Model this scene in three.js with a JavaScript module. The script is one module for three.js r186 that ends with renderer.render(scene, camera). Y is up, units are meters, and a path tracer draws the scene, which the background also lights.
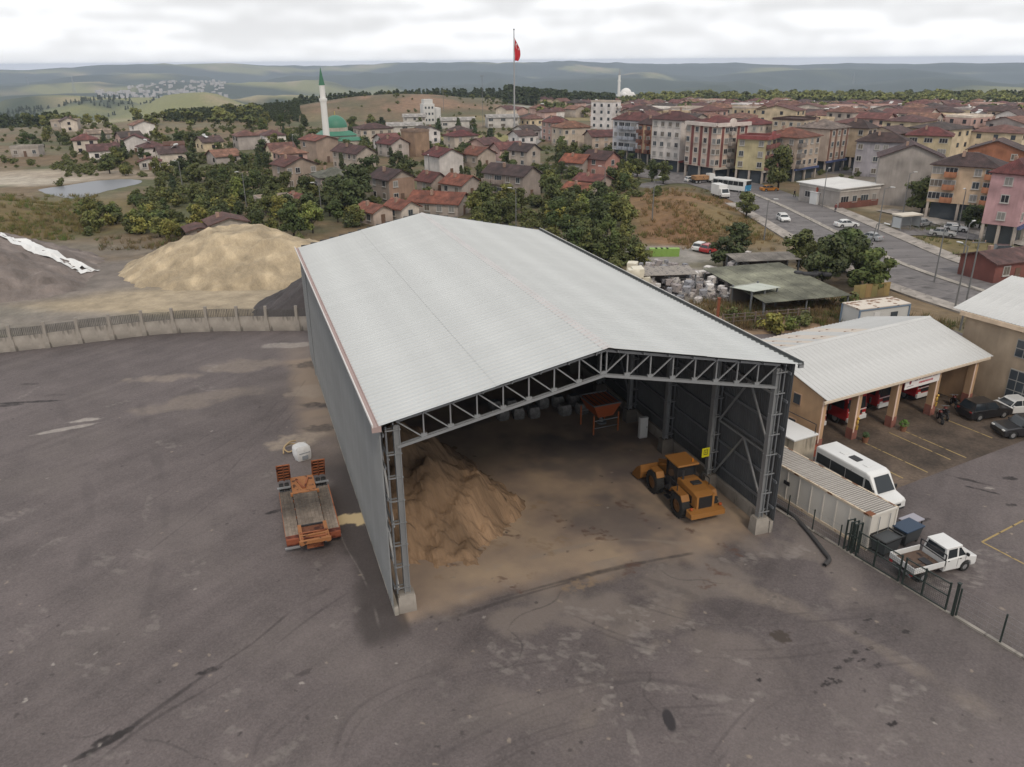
import * as THREE from 'three';
import { mergeGeometries, toCreasedNormals } from 'three/addons/utils/BufferGeometryUtils.js';
import { RoundedBoxGeometry } from 'three/addons/geometries/RoundedBoxGeometry.js';
import { MarchingCubes } from 'three/addons/objects/MarchingCubes.js';

// ---------------------------------------------------------------- camera, sky, sun, exposure
const scene = new THREE.Scene();
const EYE = 30, PITCH = 0.387426, ROLL = 0.0078515, FOCAL = 789.67;
const camera = new THREE.PerspectiveCamera(51.8067, 1024 / 767, 0.5, 40000);
camera.position.set(0, EYE, 0);
camera.rotation.set(-PITCH, 0, -ROLL, 'YXZ');
const renderer = new THREE.WebGLRenderer({ antialias: true });
renderer.toneMapping = THREE.LinearToneMapping;
renderer.toneMappingExposure = 1.0;
renderer.shadowMap.enabled = true;
const SUN_DIR = new THREE.Vector3(0.22, 0.78, 0.58).normalize();

// seeded random and value noise
let seedState = 1234567;
function seed(s) { seedState = s >>> 0; }
function rnd() { seedState = (seedState + 0x6d2b79f5) | 0; let t = Math.imul(seedState ^ (seedState >>> 15), 1 | seedState); t = (t + Math.imul(t ^ (t >>> 7), 61 | t)) ^ t; return ((t ^ (t >>> 14)) >>> 0) / 4294967296; }
const rr = (a, b) => a + (b - a) * rnd();
const pick = (a) => a[Math.floor(rnd() * a.length) % a.length];
function h2(i, j) { let n = Math.imul(i, 374761393) + Math.imul(j, 668265263) | 0; n = Math.imul(n ^ (n >>> 13), 1274126177); return ((n ^ (n >>> 16)) >>> 0) / 4294967296; }
function vn(x, y) {
  const i = Math.floor(x), j = Math.floor(y); let a = x - i, b = y - j; a = a * a * (3 - 2 * a); b = b * b * (3 - 2 * b);
  return (h2(i, j) * (1 - a) + h2(i + 1, j) * a) * (1 - b) + (h2(i, j + 1) * (1 - a) + h2(i + 1, j + 1) * a) * b;
}
function fbm(x, y, o = 4) { let s = 0, a = 0.5, t = 0; for (let k = 0; k < o; k++) { s += a * vn(x, y); t += a; x = x * 2.03 + 17.3; y = y * 2.03 + 9.1; a *= 0.5; } return s / t; }
const sstep = (a, b, x) => { const t = Math.min(1, Math.max(0, (x - a) / (b - a))); return t * t * (3 - 2 * t); };
const lerp = (a, b, t) => a + (b - a) * t;

// overcast sky, computed
{
  const W = 1024, H = 512, d = new Float32Array(W * H * 4);
  for (let j = 0; j < H; j++) for (let i = 0; i < W; i++) {
    const el = ((j + 0.5) / H - 0.5) * Math.PI, az = ((i + 0.5) / W) * Math.PI * 2;
    const sy = Math.sin(el), c = Math.cos(el);
    const k = 1 / (Math.max(sy, 0) + 0.055), px = Math.cos(az) * c * k, pz = Math.sin(az) * c * k;
    let n = fbm(px * 1.5 + 31, pz * 1.5 + 7, 6), m = fbm(px * 0.35 + 3, pz * 0.35 + 77, 3);
    const cl = sstep(0.40, 0.64, n * 0.62 + m * 0.42);
    let v = lerp(1.15, 0.83, cl);
    v = lerp(v, 1.0, 0.55 * (1 - sstep(0.0, 0.045, sy)));
    const o = (j * W + i) * 4;
    d[o] = v * 0.985; d[o + 1] = v * 0.995; d[o + 2] = v * 1.01; d[o + 3] = 1;
  }
  const t = new THREE.DataTexture(d, W, H, THREE.RGBAFormat, THREE.FloatType);
  t.mapping = THREE.EquirectangularReflectionMapping; t.magFilter = THREE.LinearFilter; t.minFilter = THREE.LinearFilter; t.wrapS = THREE.RepeatWrapping; t.needsUpdate = true;
  scene.background = t; scene.environment = t;
}
const sun = new THREE.DirectionalLight(0xfff0dc, 1.4);
sun.position.copy(SUN_DIR).multiplyScalar(300); sun.target.position.set(0, 0, -60);
sun.castShadow = true; sun.shadow.radius = 20; sun.shadow.mapSize.set(2048, 2048);
Object.assign(sun.shadow.camera, { left: -150, right: 150, top: 150, bottom: -150, near: 1, far: 700 });
scene.add(sun, sun.target);
scene.fog = new THREE.FogExp2(0xb4c0d4, 0.000095);

// ---------------------------------------------------------------- helpers
// a surveyed image bearing (u, v) met with the level plane y gives a place on the ground
function at(u, v, y = 0) {
  const a = (u - 512) / FOCAL, b = -(v - 383.5) / FOCAL, cr = Math.cos(ROLL), sr = Math.sin(ROLL), c = Math.cos(PITCH), s = Math.sin(PITCH);
  const x = a * cr + b * sr, yy = -a * sr + b * cr, dy = yy * c - s, dz = -yy * s - c, t = (y - EYE) / dy;
  return new THREE.Vector3(x * t, y, dz * t);
}
const used = {};
function numbered(n) { if (!(n in used)) { used[n] = 0; return n; } used[n]++; return n + '_' + String(used[n]).padStart(3, '0'); }
function tag(o, label, category, group) { o.userData.label = label; o.userData.category = category; if (group) o.userData.group = group; return o; }
function thing(name, label, category, pos = [0, 0, 0], turn = 0, group) {
  const g = new THREE.Group(); g.name = numbered(name); scene.add(g); g.position.set(...pos); g.rotation.y = turn; return tag(g, label, category, group);
}
function structure(o) { o.userData.kind = 'structure'; return o; }
function mesh(name, geo, mat, parent) {
  const m = new THREE.Mesh(geo, mat); m.name = parent ? name : numbered(name); m.castShadow = m.receiveShadow = true; (parent || scene).add(m); return m;
}
function boxUV(g) {
  if (g.index) g = g.toNonIndexed();
  if (!g.attributes.normal) g.computeVertexNormals();
  const p = g.attributes.position, n = g.attributes.normal, uv = new Float32Array(p.count * 2);
  for (let t = 0; t < p.count; t += 3) {
    let nx = 0, ny = 0, nz = 0; for (let k = 0; k < 3; k++) { nx += Math.abs(n.getX(t + k)); ny += Math.abs(n.getY(t + k)); nz += Math.abs(n.getZ(t + k)); }
    for (let k = 0; k < 3; k++) { const i = t + k, x = p.getX(i), y = p.getY(i), z = p.getZ(i);
      if (ny >= nx && ny >= nz) { uv[i * 2] = x; uv[i * 2 + 1] = z; } else if (nx >= nz) { uv[i * 2] = z; uv[i * 2 + 1] = y; } else { uv[i * 2] = x; uv[i * 2 + 1] = y; } }
  }
  g.setAttribute('uv', new THREE.BufferAttribute(uv, 2)); return g;
}
const M4 = new THREE.Matrix4(), Q = new THREE.Quaternion(), E3 = new THREE.Euler();
class MB {
  constructor() { this.l = []; }
  geo(g, m) { if (g.index) g = g.toNonIndexed(); else g = g.clone(); if (m) g.applyMatrix4(m); for (const k of Object.keys(g.attributes)) if (k !== 'position' && k !== 'normal') g.deleteAttribute(k); g.morphAttributes = {}; this.l.push(g); return this; }
  box(x, y, z, sx, sy, sz, ry = 0, rx = 0, rz = 0) { return this.geo(new THREE.BoxGeometry(sx, sy, sz), new THREE.Matrix4().compose(new THREE.Vector3(x, y, z), Q.setFromEuler(E3.set(rx, ry, rz)), new THREE.Vector3(1, 1, 1))); }
  rbox(x, y, z, sx, sy, sz, r = 0.03, ry = 0, rx = 0, rz = 0) { return this.geo(new RoundedBoxGeometry(sx, sy, sz, 1, r), new THREE.Matrix4().compose(new THREE.Vector3(x, y, z), Q.setFromEuler(E3.set(rx, ry, rz)), new THREE.Vector3(1, 1, 1))); }
  bar(p, q, w, h = w) {
    const a = new THREE.Vector3(...p), b = new THREE.Vector3(...q), d = b.clone().sub(a), L = d.length(); d.normalize();
    let up = Math.abs(d.y) > 0.95 ? new THREE.Vector3(1, 0, 0) : new THREE.Vector3(0, 1, 0);
    const x = new THREE.Vector3().crossVectors(up, d).normalize(), y = new THREE.Vector3().crossVectors(d, x);
    return this.geo(new THREE.BoxGeometry(w, h, L), new THREE.Matrix4().makeBasis(x, y, d).setPosition(a.add(b).multiplyScalar(0.5)));
  }
  rod(p, q, r, seg = 8, r2 = r) {
    const a = new THREE.Vector3(...p), b = new THREE.Vector3(...q), d = b.clone().sub(a), L = d.length();
    return this.geo(new THREE.CylinderGeometry(r2, r, L, seg), new THREE.Matrix4().compose(a.clone().add(b).multiplyScalar(0.5), new THREE.Quaternion().setFromUnitVectors(new THREE.Vector3(0, 1, 0), d.normalize()), new THREE.Vector3(1, 1, 1)));
  }
  cyl(x, y, z, r, h, axis = 'y', seg = 16, r2 = r) {
    const g = new THREE.CylinderGeometry(r2, r, h, seg); if (axis === 'x') g.rotateZ(Math.PI / 2); if (axis === 'z') g.rotateX(Math.PI / 2); g.translate(x, y, z); return this.geo(g);
  }
  tri(...v) { const g = new THREE.BufferGeometry(); g.setAttribute('position', new THREE.Float32BufferAttribute(v.flat(), 3)); g.computeVertexNormals(); return this.geo(g); }
  quad(a, b, c, d) { return this.tri(a, b, c, a, c, d); }
  // solid from a side outline [x,y] pulled along z from z0 to z1
  prism(pts, z0, z1, bevel = 0) {
    const s = new THREE.Shape(pts.map(([x, y]) => new THREE.Vector2(x, y)));
    const g = new THREE.ExtrudeGeometry(s, { depth: z1 - z0 - 2 * bevel, bevelEnabled: bevel > 0, bevelSize: bevel, bevelThickness: bevel, bevelOffset: -bevel, bevelSegments: 2, steps: 1 }); g.translate(0, 0, z0 + bevel); return this.geo(g);
  }
  // eight-corner solid: bottom rectangle and top rectangle [x0,x1,z0,z1] at heights y0,y1
  frustum(b, y0, t, y1) {
    const B = [[b[0], y0, b[3]], [b[1], y0, b[3]], [b[1], y0, b[2]], [b[0], y0, b[2]]], T = [[t[0], y1, t[3]], [t[1], y1, t[3]], [t[1], y1, t[2]], [t[0], y1, t[2]]];
    for (let k = 0; k < 4; k++) { const n = (k + 1) % 4; this.quad(B[k], B[n], T[n], T[k]); }
    return this.quad(T[0], T[1], T[2], T[3]).quad(B[3], B[2], B[1], B[0]);
  }
  geom() { return boxUV(this.l.length === 1 ? this.l[0] : mergeGeometries(this.l)); }
  build(name, mat, parent) { return mesh(name, this.geom(), mat, parent); }
}
const nb = () => new MB();

// ---------------------------------------------------------------- materials
function grainTex(size, fn, metres, color = false) {
  const d = new Uint8Array(size * size * 4);
  for (let j = 0; j < size; j++) for (let i = 0; i < size; i++) { const v = fn(i / size, j / size), o = (j * size + i) * 4;
    if (v.length) { d[o] = v[0] * 255; d[o + 1] = v[1] * 255; d[o + 2] = v[2] * 255; } else d[o] = d[o + 1] = d[o + 2] = Math.max(0, Math.min(255, v * 255)); d[o + 3] = 255; }
  const t = new THREE.DataTexture(d, size, size); t.wrapS = t.wrapT = THREE.RepeatWrapping; t.magFilter = THREE.LinearFilter; t.minFilter = THREE.LinearMipmapLinearFilter; t.generateMipmaps = true;
  if (color) t.colorSpace = THREE.SRGBColorSpace; t.repeat.set(1 / metres, 1 / metres); t.needsUpdate = true; return t;
}
// tileable noise over the unit square
function tn(u, v, f, o = 4, ax = 1, ay = 1) {
  let s = 0, a = 0.5, t = 0; let fx = Math.max(1, Math.round(f * ax)), fy = Math.max(1, Math.round(f * ay));
  for (let k = 0; k < o; k++) {
    const x = u * fx, y = v * fy, i = Math.floor(x), j = Math.floor(y); let p = x - i, q = y - j; p = p * p * (3 - 2 * p); q = q * q * (3 - 2 * q);
    const H = (m, n) => h2(((m % fx) + fx) % fx + k * 977, ((n % fy) + fy) % fy + k * 131);
    s += a * ((H(i, j) * (1 - p) + H(i + 1, j) * p) * (1 - q) + (H(i, j + 1) * (1 - p) + H(i + 1, j + 1) * p) * q); t += a; a *= 0.55; fx *= 2; fy *= 2;
  }
  return s / t;
}
const T = {
  plaster: grainTex(256, (u, v) => 0.80 + 0.28 * (tn(u, v, 4, 6) - 0.4) + 0.12 * (tn(u, v, 10, 3, 2, 0.25) - 0.5), 9, true),
  soil: grainTex(512, (u, v) => 0.70 + 0.65 * (tn(u, v, 5, 7) - 0.45) + 0.2 * (tn(u, v, 90, 2) - 0.5), 14, true),
  ground: grainTex(512, (u, v) => 0.9 + 0.34 * (tn(u, v, 23, 6) - 0.5) + 0.1 * (tn(u, v, 190, 2) - 0.5), 41, true),
  heap: grainTex(512, (u, v) => 0.84 + 0.42 * (tn(u, v, 6, 7) - 0.48) + 0.12 * (tn(u, v, 90, 2) - 0.5), 11, true),
  metal: grainTex(256, (u, v) => 0.93 + 0.09 * (tn(u, v, 3, 6) - 0.5), 6, true),
  concrete: grainTex(512, (u, v) => { const s = sstep(0.55, 0.8, tn(u, v, 9, 4, 2, 0.3)); return 0.86 + 0.3 * (tn(u, v, 5, 6) - 0.5) - 0.22 * s; }, 6, true),
  tile: grainTex(512, (u, v) => 0.78 + 0.5 * (tn(u, v, 6, 6) - 0.5) + 0.22 * (tn(u, v, 64, 2) - 0.5) - 0.12 * sstep(0.62, 0.8, tn(u + .3, v, 4, 4)), 7, true),
  rust: grainTex(256, (u, v) => { const r = sstep(0.5, 0.7, tn(u, v, 6, 6)); return [lerp(0.95, 0.55, r), lerp(0.93, 0.40, r), lerp(0.9, 0.30, r)]; }, 3, true),
  worn: grainTex(256, (u, v) => { const r = sstep(0.56, 0.74, tn(u, v, 7, 6)), g = tn(u, v, 30, 3); return [lerp(1, 0.55, r) * (0.85 + 0.15 * g), lerp(1, 0.55, r) * (0.85 + 0.15 * g), lerp(1, 0.62, r) * (0.85 + 0.15 * g)]; }, 2.2, true),
  bumpFine: grainTex(512, (u, v) => tn(u, v, 40, 4), 2.5),
  bumpSoil: grainTex(512, (u, v) => tn(u, v, 10, 6), 6),
  bumpTile: grainTex(256, (u, v) => 0.5 + 0.5 * Math.sin(v * Math.PI * 2 * 16) * 0.6 + 0.2 * Math.sin(u * Math.PI * 2 * 20), 5),
};
const lin = (r, g, b) => new THREE.Color().setRGB(r, g, b);
function mat(c, rough = 0.8, o = {}) { return new THREE.MeshStandardMaterial({ color: Array.isArray(c) ? lin(...c) : new THREE.Color(c), roughness: rough, ...o }); }
const plasterCache = {};
const mute = (hex, k, g, s) => { const c = new THREE.Color(hex), l = 0.3 * c.r + 0.5 * c.g + 0.2 * c.b; return [lerp(c.r, l * g[0], k) * s, lerp(c.g, l * g[1], k) * s, lerp(c.b, l * g[2], k) * s]; };
function plaster(hex) { return plasterCache[hex] ||= mat(mute(hex, 0.25, [1.06, 0.985, 0.97], 1.4), 0.92, { map: T.plaster, bumpMap: T.bumpFine, bumpScale: 0.01 }); }
const roofCache = {};
function tiled(hex) { return roofCache[hex] ||= mat(mute(hex, 0.2, [1.1, 0.96, 0.93], 1.15), 0.88, { map: T.tile, bumpMap: T.bumpTile, bumpScale: 0.05 }); }
const MAT = {
  steel: mat([0.20, 0.21, 0.225], 0.55, { metalness: 0.35, map: T.metal }),
  galv: mat([0.33, 0.34, 0.35], 0.5, { metalness: 0.4, map: T.metal }),
  concrete: mat([0.42, 0.38, 0.335], 0.92, { map: T.concrete, bumpMap: T.bumpFine, bumpScale: 0.01 }),
  pale: mat([0.5, 0.46, 0.4], 0.9, { map: T.concrete }),
  dark: mat([0.025, 0.025, 0.028], 0.7),
  black: mat([0.012, 0.012, 0.013], 0.6),
  rubber: mat([0.02, 0.02, 0.02], 0.9, { bumpMap: T.bumpFine, bumpScale: 0.01 }),
  glass: new THREE.MeshPhysicalMaterial({ color: lin(0.02, 0.025, 0.03), roughness: 0.08, specularIntensity: 1 }),
  pane: new THREE.MeshPhysicalMaterial({ color: lin(0.05, 0.06, 0.07), roughness: 0.12 }),
  frame: mat([0.4, 0.385, 0.365], 0.7),
  white: mat([0.72, 0.72, 0.71], 0.45, { map: T.metal }),
  carWhite: new THREE.MeshPhysicalMaterial({ color: lin(0.74, 0.74, 0.73), roughness: 0.4, clearcoat: 0.5, clearcoatRoughness: 0.15, map: T.metal }),
  carBlack: new THREE.MeshPhysicalMaterial({ color: lin(0.014, 0.014, 0.016), roughness: 0.35, clearcoat: 0.8, clearcoatRoughness: 0.08 }),
  carGrey: new THREE.MeshPhysicalMaterial({ color: lin(0.3, 0.31, 0.32), roughness: 0.35, clearcoat: 0.6, clearcoatRoughness: 0.1 }),
  carRed: new THREE.MeshPhysicalMaterial({ color: lin(0.34, 0.018, 0.02), roughness: 0.38, clearcoat: 0.6, clearcoatRoughness: 0.12 }),
  rim: mat([0.4, 0.4, 0.41], 0.35, { metalness: 0.6 }),
  lampClear: mat([0.6, 0.6, 0.58], 0.2), lampRed: mat([0.35, 0.02, 0.02], 0.3),
  yellowPaint: mat([0.36, 0.26, 0.11], 0.9, { map: T.worn }),
};
// ---------------------------------------------------------------- terrain
const YARD = [[-110, 20], [-110, -66], [-56.4, -84.6], [-47, -88.4], [-40.5, -90.7], [-36.7, -91.2], [-21, -91.3], [2, -92], [27, -88], [52, -91], [62, -62], [110, -45], [110, 20]];
function inPoly(x, z, P) { let c = false; for (let i = 0, j = P.length - 1; i < P.length; j = i++) { const [a, b] = P[i], [d, e] = P[j]; if ((b > z) !== (e > z) && x < (d - a) * (z - b) / (e - b) + a) c = !c; } return c; }
function plateauEdge(x, z) { const th = Math.atan2(x, -z); return Math.hypot(x, z) - (lerp(470, 760, sstep(-0.55, 0.0, th)) + 260 * sstep(0.05, 0.6, th) + 60 * (fbm(th * 6 + 5, 2, 3) - 0.5)); }
function woodAt(x, z, D) { const left = 1 - sstep(-0.35, 0.15, Math.atan2(x, -z)), far = sstep(1500, 3000, D), k = 0.17 * left * (1 - far), f = lerp(fbm(x / 260 + 3, z / 200 + 5, 5), fbm(x / 700, z / 500, 5), far); return sstep(lerp(0.44, 0.34, far) + k, lerp(0.52, 0.42, far) + k, f); }
const bump = (x, z, cx, cz, rx, rz, h) => { const d = ((x - cx) / rx) ** 2 + ((z - cz) / rz) ** 2; return d < 1 ? h * (1 - d) ** 2 : 0; };
function terr(x, z) {
  const D = Math.hypot(x, z), e = plateauEdge(x, z);
  let h = -0.03;
  if (D > 95) h += 0.6 * (fbm(x / 22, z / 22, 3) - 0.5) * sstep(95, 130, D) * (x > 47 && x < 75 ? 0 : 1) * sstep(0.8, 1.5, ((x + 109) / 27) ** 2 + ((z + 211) / 27) ** 2);
  h += bump(x, z, -122, -160, 44, 30, 6.0) + bump(x, z, 37, -172, 13, 34, 2.2) + bump(x, z, -75, -570, 105, 120, 10);
  h -= 10 * sstep(400, 850, D) * sstep(-0.05, 0.12, Math.atan2(x, -z));
  if (e > 0) {
    const th = Math.atan2(x, -z), base = -85 * sstep(0, 650, e) - 70 * sstep(1200, 2600, D) + sstep(200, 900, e) * 40 * (fbm(x / 520 + 8, z / 360, 4) - 0.5) + 16 * sstep(600, 1500, e) * (fbm(x / 170, z / 170, 4) - 0.5);
    let t = 0;
    for (const [D0, w, lo, hi, sd, wl] of [[1650, 300, -125, -60, 3, 480], [2450, 300, -140, -62, 23, 520], [3400, 360, -150, -66, 41, 640], [4500, 420, -150, -58, 57, 760], [5700, 480, -150, -34, 71, 980]]) { const dd = (D - D0 - 1000 * (fbm(x / (wl * 1.6) + sd, sd, 3) - 0.5)) / w, f = 1 - Math.abs(2 * fbm(x / wl + sd, z / (wl * 1.6), 4) - 1), c = lerp(lo, hi, sstep(0.35, 1, f)); t = Math.max(t, (c + 160) * Math.exp(-dd * dd) * sstep(250, 900, e) * (D0 < 2000 ? 1 - 0.6 * sstep(-0.36, -0.24, th) : 1)); }
    const c4 = 4 + 74 * (fbm(th * 8 + 3, 1, 5) - 0.5), d4 = (D - 7800 - 900 * (fbm(th * 5 + 9, 4, 3) - 0.5)) / 1200;
    t = Math.max(t, (c4 + 160) * Math.exp(-d4 * d4 * 1.6) * sstep(5200, 6800, D)) + sstep(1500, 2600, D) * 30 * (fbm(x / 300 + 2, z / 300, 5) - 0.5);
    h += base + t;
  }
  return h;
}
{
  const axis = (lo, a, b, hi, step, grow, cap) => { const r = []; for (let v = a; v <= b; v += step) r.push(v); let v = r[r.length - 1], s = step; while (v < hi) { s = Math.min(cap, s * grow); v += s; r.push(v); } v = a; s = step; const l = []; while (v > lo) { s = Math.min(cap, s * grow); v -= s; l.push(v); } return l.reverse().concat(r); };
  const X = axis(-7500, -135, 100, 7500, 1.6, 1.05, 95), Z = axis(-11500, -235, -64, 400, 1.6, 1.03, 95).reverse();
  const nx = X.length, nz = Z.length, pos = new Float32Array(nx * nz * 3), col = new Float32Array(nx * nz * 3), uv = new Float32Array(nx * nz * 2), idx = [];
  const spots = [ // places of bare soil, grass, dust: u, v of the middle, radii in metres, colour, strength
    [60, 300, 26, 12, [0.22, 0.195, 0.165], 0.9], [170, 300, 22, 8, [0.36, 0.29, 0.195], 0.9], [120, 275, 14, 10, [0.33, 0.28, 0.2], 0.8], [40, 325, 22, 6, [0.2, 0.175, 0.15], 0.9], [250, 300, 14, 8, [0.33, 0.27, 0.19], 0.9], [20, 280, 24, 14, [0.17, 0.145, 0.13], 0.9],
    [130, 245, 20, 10, [0.18, 0.15, 0.12], 0.8], [40, 215, 30, 24, [0.15, 0.115, 0.04], 0.8], [80, 225, 20, 10, [0.14, 0.1, 0.04], 0.7], [200, 238, 26, 8, [0.15, 0.1, 0.05], 0.7],
    [20, 178, 26, 18, [0.42, 0.37, 0.3], 0.9], [60, 172, 26, 10, [0.34, 0.28, 0.21], 0.7], [150, 175, 34, 10, [0.3, 0.24, 0.18], 0.7], [70, 160, 40, 18, [0.16, 0.105, 0.055], 0.8], [200, 130, 60, 22, [0.2, 0.135, 0.07], 0.7], [230, 120, 80, 30, [0.2, 0.15, 0.08], 0.7],
    [695, 215, 20, 32, [0.19, 0.105, 0.045], 0.95], [680, 235, 12, 14, [0.19, 0.1, 0.045], 0.9], [735, 225, 8, 20, [0.16, 0.13, 0.05], 0.6], [660, 255, 16, 8, [0.27, 0.25, 0.23], 0.9], [720, 285, 14, 12, [0.25, 0.23, 0.21], 0.9], [770, 318, 20, 8, [0.3, 0.2, 0.125], 0.95], [700, 320, 16, 6, [0.2, 0.13, 0.075], 0.9], [900, 310, 14, 8, [0.2, 0.14, 0.08], 0.8],
    [940, 245, 12, 16, [0.16, 0.125, 0.05], 0.9], [990, 270, 10, 12, [0.14, 0.12, 0.05], 0.8], [880, 205, 10, 10, [0.3, 0.24, 0.17], 0.9], [960, 225, 14, 8, [0.2, 0.19, 0.185], 0.8],
    [470, 138, 40, 16, [0.24, 0.215, 0.075], 0.95], [570, 118, 70, 24, [0.25, 0.2, 0.09], 0.8], [560, 104, 80, 30, [0.5, 0.48, 0.45], 0.5],
  ].map(([u, v, a, b, c, k]) => { const p = at(u, v); return [p.x, p.z, a, b, c, k]; });
  const c = [0, 0, 0];
  for (let j = 0; j < nz; j++) for (let i = 0; i < nx; i++) {
    const x = X[i], z = Z[j], o = j * nx + i, D = Math.hypot(x, z), e = plateauEdge(x, z);
    let y = terr(x, z);
    if (inPoly(x - 1.4, z - 1.4, YARD) && inPoly(x + 1.4, z - 1.4, YARD) && inPoly(x - 1.4, z + 1.4, YARD) && inPoly(x + 1.4, z + 1.4, YARD)) y = -0.6;
    pos[o * 3] = x; pos[o * 3 + 1] = y; pos[o * 3 + 2] = z; uv[o * 2] = x; uv[o * 2 + 1] = z;
    const n1 = fbm(x / 18, z / 18, 5), n2 = fbm(x / 60 + 9, z / 60, 4);
    const g = sstep(0.38, 0.62, n1), d = sstep(0.5, 0.68, n2);
    for (let k = 0; k < 3; k++) { c[k] = lerp([0.145, 0.1, 0.052][k], [0.085, 0.088, 0.034][k], g); c[k] = lerp(c[k], [0.22, 0.17, 0.115][k], d * 0.45); }
    const town = sstep(75, 100, x + 0.06 * z + 12) * sstep(-900, -700, z) + sstep(-210, -260, z) * sstep(20, 80, x + 0.1 * (z + 200));
    if (town > 0) for (let k = 0; k < 3; k++) c[k] = lerp(c[k], lerp([0.2, 0.18, 0.16][k], [0.1, 0.11, 0.05][k], g * 0.5), Math.min(1, town) * 0.8);
    const hb = Math.min(1, bump(x, z, -75, -570, 105, 120, 1) * 3); if (hb > 0) for (let k = 0; k < 3; k++) c[k] = lerp(c[k], lerp(lerp([0.22, 0.135, 0.082][k], [0.13, 0.095, 0.05][k], g), [0.09, 0.085, 0.04][k], 0.7 * sstep(0.5, 0.62, fbm(x / 26 + 5, z / 40, 4))), hb);
    for (const [sx, sz, a, b, sc, s] of spots) { const q = ((x - sx) / a) ** 2 + ((z - sz) / b) ** 2; if (q < 1.6) { const w = s * (1 - sstep(0.35, 1.25, q + (n1 - 0.5) * 1.1)); if (w > 0) for (let k = 0; k < 3; k++) c[k] = lerp(c[k], sc[k] * (0.8 + 0.4 * n1), w); } }
    if (e > 0) {
      const f = fbm(x / 260 + 3, z / 200 + 5, 5), w = sstep(0, 120, e), left = 1 - sstep(-0.35, 0.15, Math.atan2(x, -z));
      const wood = woodAt(x, z, D);
      const pale = sstep(0.6, 0.7, fbm(x / 150, z / 110, 3));
      for (let k = 0; k < 3; k++) { let q = lerp([0.2, 0.2, 0.075][k], [0.3, 0.25, 0.14][k], pale); q = lerp(q, [0.036, 0.052, 0.028][k] * (0.8 + 0.5 * f), wood); c[k] = lerp(c[k], q, w); }
    }
    col[o * 3] = c[0]; col[o * 3 + 1] = c[1]; col[o * 3 + 2] = c[2];
  }
  for (let j = 0; j < nz - 1; j++) for (let i = 0; i < nx - 1; i++) { const a = j * nx + i; idx.push(a, a + 1, a + nx, a + 1, a + nx + 1, a + nx); }
  const gT = new THREE.BufferGeometry(); gT.setAttribute('position', new THREE.BufferAttribute(pos, 3)); gT.setAttribute('color', new THREE.BufferAttribute(col, 3)); gT.setAttribute('uv', new THREE.BufferAttribute(uv, 2)); gT.setIndex(idx); gT.computeVertexNormals();
  structure(mesh('terrain', gT, mat([1.12, 1.12, 1.12], 0.97, { vertexColors: true, map: T.ground, bumpMap: T.bumpSoil, bumpScale: 0.12 })));
}

// ---------------------------------------------------------------- hall frame of reference
const HALL = { x: -6.742, z: -37.739, a: 0.332577, w: 25.66, l: 45.65, eave: 12.42, ridge: 15.05 };
function hall(x, y, d) { const c = Math.cos(HALL.a), s = Math.sin(HALL.a); return new THREE.Vector3(HALL.x + x * c - d * s, y, HALL.z - x * s - d * c); }
function toHall(x, z) { const c = Math.cos(HALL.a), s = Math.sin(HALL.a), p = x - HALL.x, q = z - HALL.z; return [p * c - q * s, -p * s - q * c]; }

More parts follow.
